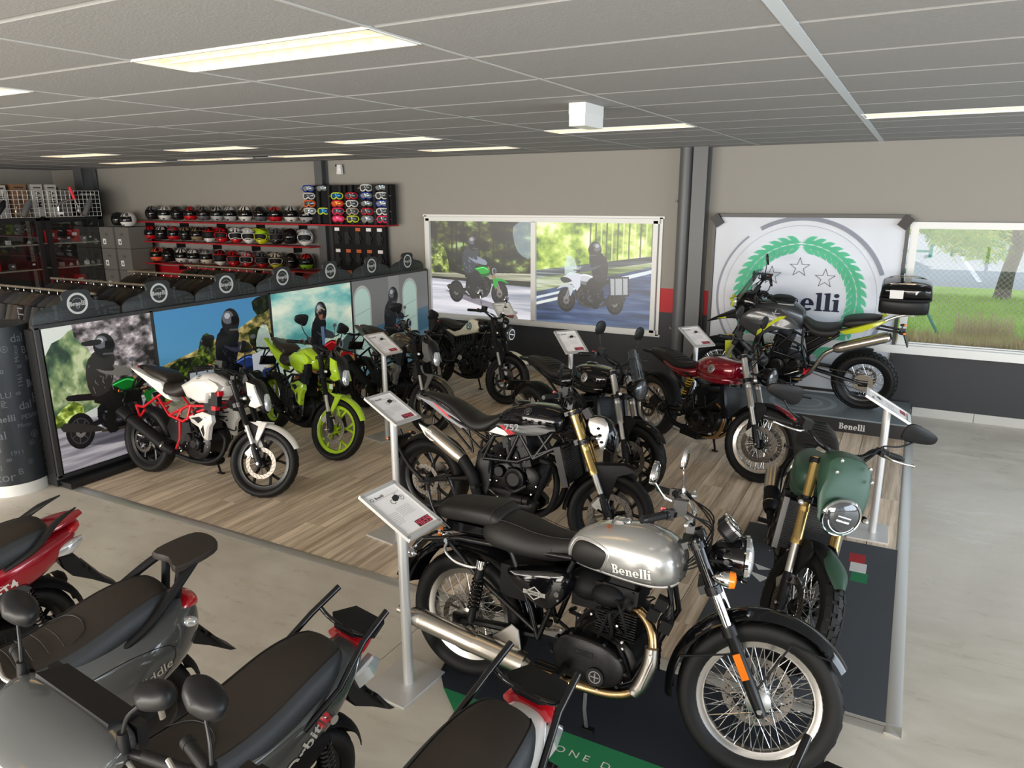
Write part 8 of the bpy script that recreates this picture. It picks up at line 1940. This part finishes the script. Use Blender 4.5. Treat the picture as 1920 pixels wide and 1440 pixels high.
# glove and clothing wall below
t = empty('accessory_panel', (-7.62, 9.05, 1.42)); tag(t, 'black wall panel hung with gloves under the goggle rack', 'panel'); out(MB().box((0, .03, .05), (1.05, .06, 1.05)), 'board', M['plastm'], t, smooth=False)
rg = random.Random(4)
for k in range(15):
    x, z = -.42 + (k % 5) * .21, .42 - (k // 5) * .33
    g = empty('gloves', (-7.62 + x, 9.044, 1.47 + z)); cardc = [M['neonc'] if 'neonc' in M else mat('card_orange', (.55, .12, .03), .6), M['paper'], M['plast'], M['paper']][rg.randrange(4)]
    out(MB().box((0, 0, .05), (.09, .008, .05)), 'hang_card', cardc, g, smooth=False)
    b = MB().box((0, -.012, -.05), (.09, .03, .13), tap=.8)
    for q in range(4): b.tube([(-.035 + q * .023, -.012, -.11), (-.04 + q * .026, -.014, -.17 - .01 * (q in (1, 2)))], .010, 6)
    b.tube([(.045, -.012, -.05), (.07, -.015, -.11)], .011, 6); out(b, 'glove', mat('glove_black', (.012, .012, .013), .7), g)
    tag(g, 'black gloves on a hang card, %s row, %s from the left on the wall panel' % (ORD[k // 5], ORD[k % 5]), 'gloves', 'gloves on the wall panel')
# helmet cartons
for c in range(2):
    for r_ in range(5):
        t = empty('carton', (-13.02 + c * .40, 8.70 + .03 * c, .0 + r_ * .385)); out(MB().box((0, 0, .19), (.385, .45, .378)), 'box', mat('carton_grey', (.125, .118, .108), .7), t, smooth=False)
        f = Flat().rect(-.08, -.07, .085, .10); f.build('label', M['paper'], lambda u, v: (u, -.2265, .19 + v), t); Flat().rect(-.075, -.075, .03, .05).build('label_print', M['ink'], lambda u, v: (u, -.2275, .19 + v), t)
        Flat().ring(0, .06, .035, .045, 20, sy=.6).rect(0, .06, .07, .012).build('logo', mat('carton_print', (.05, .045, .045), .7), lambda u, v: (u, -.2265, .19 + v), t)
        tag(t, 'grey helmet carton with white label, %s from the floor in the %s stack' % (ORD[r_], ['left', 'right'][c]), 'carton', 'stacked grey helmet cartons')
# glass cabinets facing the room
for k, (y0, y1) in enumerate(((5.9, 7.45), (7.55, 8.55))):
    X = -13.25 - .0 * k; t = empty('display_cabinet', (X, (y0 + y1) / 2, 0)); w = y1 - y0
    tag(t, ['black glass display cabinet at the left edge of the shop', 'black glass display cabinet beside the grey cartons'][k], 'cabinet', 'glass display cabinets')
    b = MB()
    for sy in (-1, 1):
        for xx in (0, -.45): b.box((xx, sy * (w / 2 - .035), 1.05), (.06, .07, 2.1))
    b.box((-.22, 0, 2.09), (.5, w, .06)); b.box((-.22, 0, .05), (.5, w, .10)); out(b, 'frame', M['blackf'], t, smooth=False)
    out(MB().box((-.47, 0, 1.05), (.02, w, 2.0)), 'back_panel', mat('cabinet_back', (.03, .028, .026), .5), t, smooth=False)
    for z in (.85, 1.24, 1.66): out(MB().box((-.2, 0, z), (.38, w - .12, .022)), 'shelf', mat('shelf_edge', (.30, .28, .24), .5), t, smooth=False)
    out(MB().box((.02, 0, 1.05), (.004, w - .14, 1.95)), 'glass_pane', M['cabglass'], t, smooth=False)
    ri = random.Random(20 + k); its = [('white_box', 'white', .07), ('red_box', 'red', .22), ('small_part', 'silver', .06), ('grey_box', 'grey', .10), ('bottle', 'white', .08), ('black_box', 'black', .12)]
    for zi, z in enumerate((.861, 1.251, 1.671)):
        n = 5 if k == 0 else 6
        for q in range(n):
            nm, co, h = its[(q * 2 + zi * 3 + k) % 6]; y = (y0 + y1) / 2 - w / 2 + .14 + (w - .28) * q / (n - 1)
            o = empty(nm, (X - .14 - .05 * (q % 2), y, z)); mm = mat('item_' + co, [HCOL[co][0] * 1.0, HCOL[co][1], HCOL[co][2]], .4)
            if nm == 'bottle': out(MB().lathe([(0, 0), (.022, 0), (.024, .01), (.024, h * .6), (.010, h * .8), (.010, h), (0, h)], (0, 0, 0), 'z', 14), 'body', mm, o); out(MB().lathe([(.026, .02), (.026, .04)], (0, 0, 0), 'z', 14), 'band', M['inkg'], o)
            elif nm == 'small_part': out(MB().lathe([(.02, 0), (.04, .005), (.03, h * .7), (.012, h)], (0, 0, 0), 'z', 16), 'body', mm, o)
            else: out(MB().box((0, 0, h / 2), (.06, h * .9, h)), 'box', mm, o, smooth=False); Flat().rect(0, h * .62, h * .4, h * .25).build('label', M['paper'] if co != 'white' else M['inkg'], lambda u, v: (.031, u, v), o)
            tag(o, '%s, %s along the %s shelf of the %s cabinet' % (nm.replace('_', ' '), ORD[q], ['lower', 'middle', 'upper'][zi], ['left', 'right'][k]), nm.split('_')[-1], 'small goods in the glass cabinets')
    # wire grid on top with exhausts
    g = empty('wire_grid', (X + .05, (y0 + y1) / 2, 2.12)); tag(g, ['white wire grid panel with exhausts on the left cabinet', 'white wire grid panel with exhausts on the right cabinet'][k], 'wire grid', 'wire grids on the cabinets')
    b = MB(); n = int(w / .075)
    for q in range(n + 1): b.tube([(0, -w / 2 + w * q / n, 0), (0, -w / 2 + w * q / n, .44)], .0035, 4)
    for q in range(7): b.tube([(0, -w / 2, q * .073), (0, w / 2, q * .073)], .0035, 4)
    out(b, 'wires', M['white'], g)
for i, (y, kind) in enumerate(((6.05, 0), (6.85, 1), (7.25, 2), (7.85, 3), (8.02, 4), (8.3, 2))):
    t = empty('exhaust', (-13.12, y, 2.30))
    if kind in (0, 1, 2): out(MB().tube([(0, -.12, -.16), (0, -.02, .02), (0, .03, .10)], [.045, .052, .03] if kind != 1 else [.02, .055, .02], 16), 'silencer', M['plast'] if kind != 2 else M['steel'], t); out(MB().tube([(0, .03, .10), (0, .10, .22), (0, -.02, .28), (0, -.14, .18)] if kind == 0 else [(0, -.12, -.16), (0, -.22, -.1), (0, -.2, .0)], .014, 10, 4), 'header_pipe', M['steelb'], t)
    elif kind == 3: out(MB().tube([(0, -.12, -.08), (0, -.10, .03), (0, .04, .09), (0, .16, .10)], [.016, .022, .02, .01], 12, 4), 'header_pipe', M['chrome'], t); out(MB().box((.02, -.10, -.12), (.01, .10, .04)), 'price_tag', M['paper'], t, smooth=False)
    else: out(MB().tube([(0, -.04, .32), (0, .02, .12)], .025, 12), 'silencer', M['redp'], t); out(MB().tube([(0, .02, .12), (0, .10, -.14)], .010, 10), 'header_pipe', M['steelb'], t)
    tag(t, '%s exhaust hung on the wire grid, %s from the left' % (['black looped', 'bulged black', 'slim grey', 'curved chrome', 'thin red-ended', 'short grey'][i], ORD[i]), 'exhaust', 'exhausts hung on the wire grids')
for i, (y, w, h, co) in enumerate(((5.7, .3, .55, 'paper'), (6.2, .5, .50, 'greyc'), (6.75, .28, .30, 'paper'), (7.02, .20, .52, 'paper'), (7.32, .26, .54, 'brown'), (7.62, .20, .54, 'paper'), (7.86, .20, .54, 'paper'), (8.10, .2, .5, 'greyc'), (8.5, .45, .42, 'blackc'))):
    t = empty('carton', (-13.62, y, 2.125)); mm = dict(paper=mat('carton_white', (.42, .40, .37), .7), greyc=mat('carton_grey', (.125, .118, .108), .7), brown=mat('carton_brown', (.20, .105, .05), .8), blackc=M['plastm'])[co]
    out(MB().box((0, 0, h / 2), (.30, w - .015, h)), 'box', mm, t, smooth=False)
    f = Flat().text('MIVV' if i in (5, 6) else 'IXIL', 0, h * .55, .09, PI / 2, bold=.02); f.rect(0, h * .9, w * .6, .02); f.build('print', M['ink'] if co != 'blackc' else M['inkg'], lambda u, v: (.1515, u, v), t)
    tag(t, '%s carton on top of the cabinets, %s from the left behind the wire grid' % (dict(paper='white', greyc='grey', brown='brown', blackc='black')[co], ORD[i]), 'carton', 'cartons on top of the cabinets')
# clothes rails
jac = [mat('cloth_black', (.006, .006, .007), .8), mat('cloth_brown', (.030, .020, .014), .8), mat('cloth_olive', (.030, .028, .020), .8), mat('cloth_charcoal', (.022, .022, .024), .8)]
def jacket(m, hm_):
    t = empty('jacket'); G = []
    secs = [(.015, .045, .03), (-.005, .12, .042), (-.06, .21, .052), (-.12, .25, .06), (-.4, .24, .06), (-.72, .25, .05)]
    th = np.arange(20) * 2 * PI / 20
    rings = [np.stack([hx * np.cos(th) * .9, hy * np.cos(th + PI / 2) * -1, z + .012 * np.cos(th * 3)], 1) for z, hy, hx in secs]
    out(MB().loft(rings), 'body', m, t)
    b = MB()
    for s in (-1, 1): b.tube([(0, s * .21, -.09), (.01, s * .27, -.30), (.02, s * .27, -.62)], [.05, .055, .04], 10, 3, flat=1.2)
    out(b, 'sleeve', m, t)
    h = out(MB().tube([(0, -.2, -.075), (0, -.1, -.02), (0, 0, .01), (0, .1, -.02), (0, .2, -.075)], [.006, .009, .011, .009, .006], 8, 3), 'hanger', hm_, t)
    out(MB().tube([(0, 0, .01), (0, 0, .05), (0, .016, .066), (0, 0, .082), (0, -.014, .07)], .003, 6, 3), 'hook', M['chrome'], h); return t
hw_, hb_, hr_ = mat('hanger_white', (.55, .52, .46), .5), mat('hanger_wood', (.13, .09, .055), .5), mat('hanger_black', (.02, .02, .02), .5)
J0 = {}
for ri_, (x0, x1, y, z, n, lb_) in enumerate(((-9.9, -7.15, 4.45, 1.50, 17, 'nearest the rounded end'), (-9.1, -7.1, 5.15, 1.50, 13, 'second from near'), (-9.05, -7.15, 6.12, 1.50, 12, 'third from near'), (-9.1, -7.2, 7.02, 1.50, 11, 'farthest back'))):
    t = empty('clothes_rail', ((x0 + x1) / 2, y, 0)); L = x1 - x0; tag(t, 'chrome clothes rail of dark jackets, ' + lb_, 'clothes rail', 'clothes rails behind the partition')
    out(MB().tube([(-L / 2, 0, z), (L / 2, 0, z)], .014, 10), 'bar', mat('satin_rail', (.55, .48, .38), .3, metal=.9), t)
    for s in (-1, 1): out(MB().tube([(s * (L / 2 - .25), 0, z), (s * (L / 2 - .25), 0, .03)], .014, 10).box((s * (L / 2 - .25), 0, .015), (.05, .5, .03)), 'leg', M['plast'], t)
    for k in range(n):
        mi = (k * 7 + ri_ * 3) % 4; hn = (0 if (ri_ == 0 and k < 6) else [2, 1, 2, 2, 1][k % 5]); key = (mi, hn)
        o = copy_tree(J0[key]) if key in J0 else jacket(jac[mi], (hw_, hb_, hr_)[hn]); J0[key] = o
        o.location = (x0 + .12 + (L - .3) * k / (n - 1), y, z - .068); o.rotation_euler = (0, 0, R(rh.uniform(-9, 9)))
        tag(o, '%s jacket, %s hanger, %s on the rail %s' % (['black', 'dark brown', 'dark olive', 'charcoal'][mi], ['white', 'wooden', 'black'][hn], (ORD + ['sixteenth', 'last'])[min(k, 16)], lb_), 'jacket', 'jackets on the rail ' + lb_)
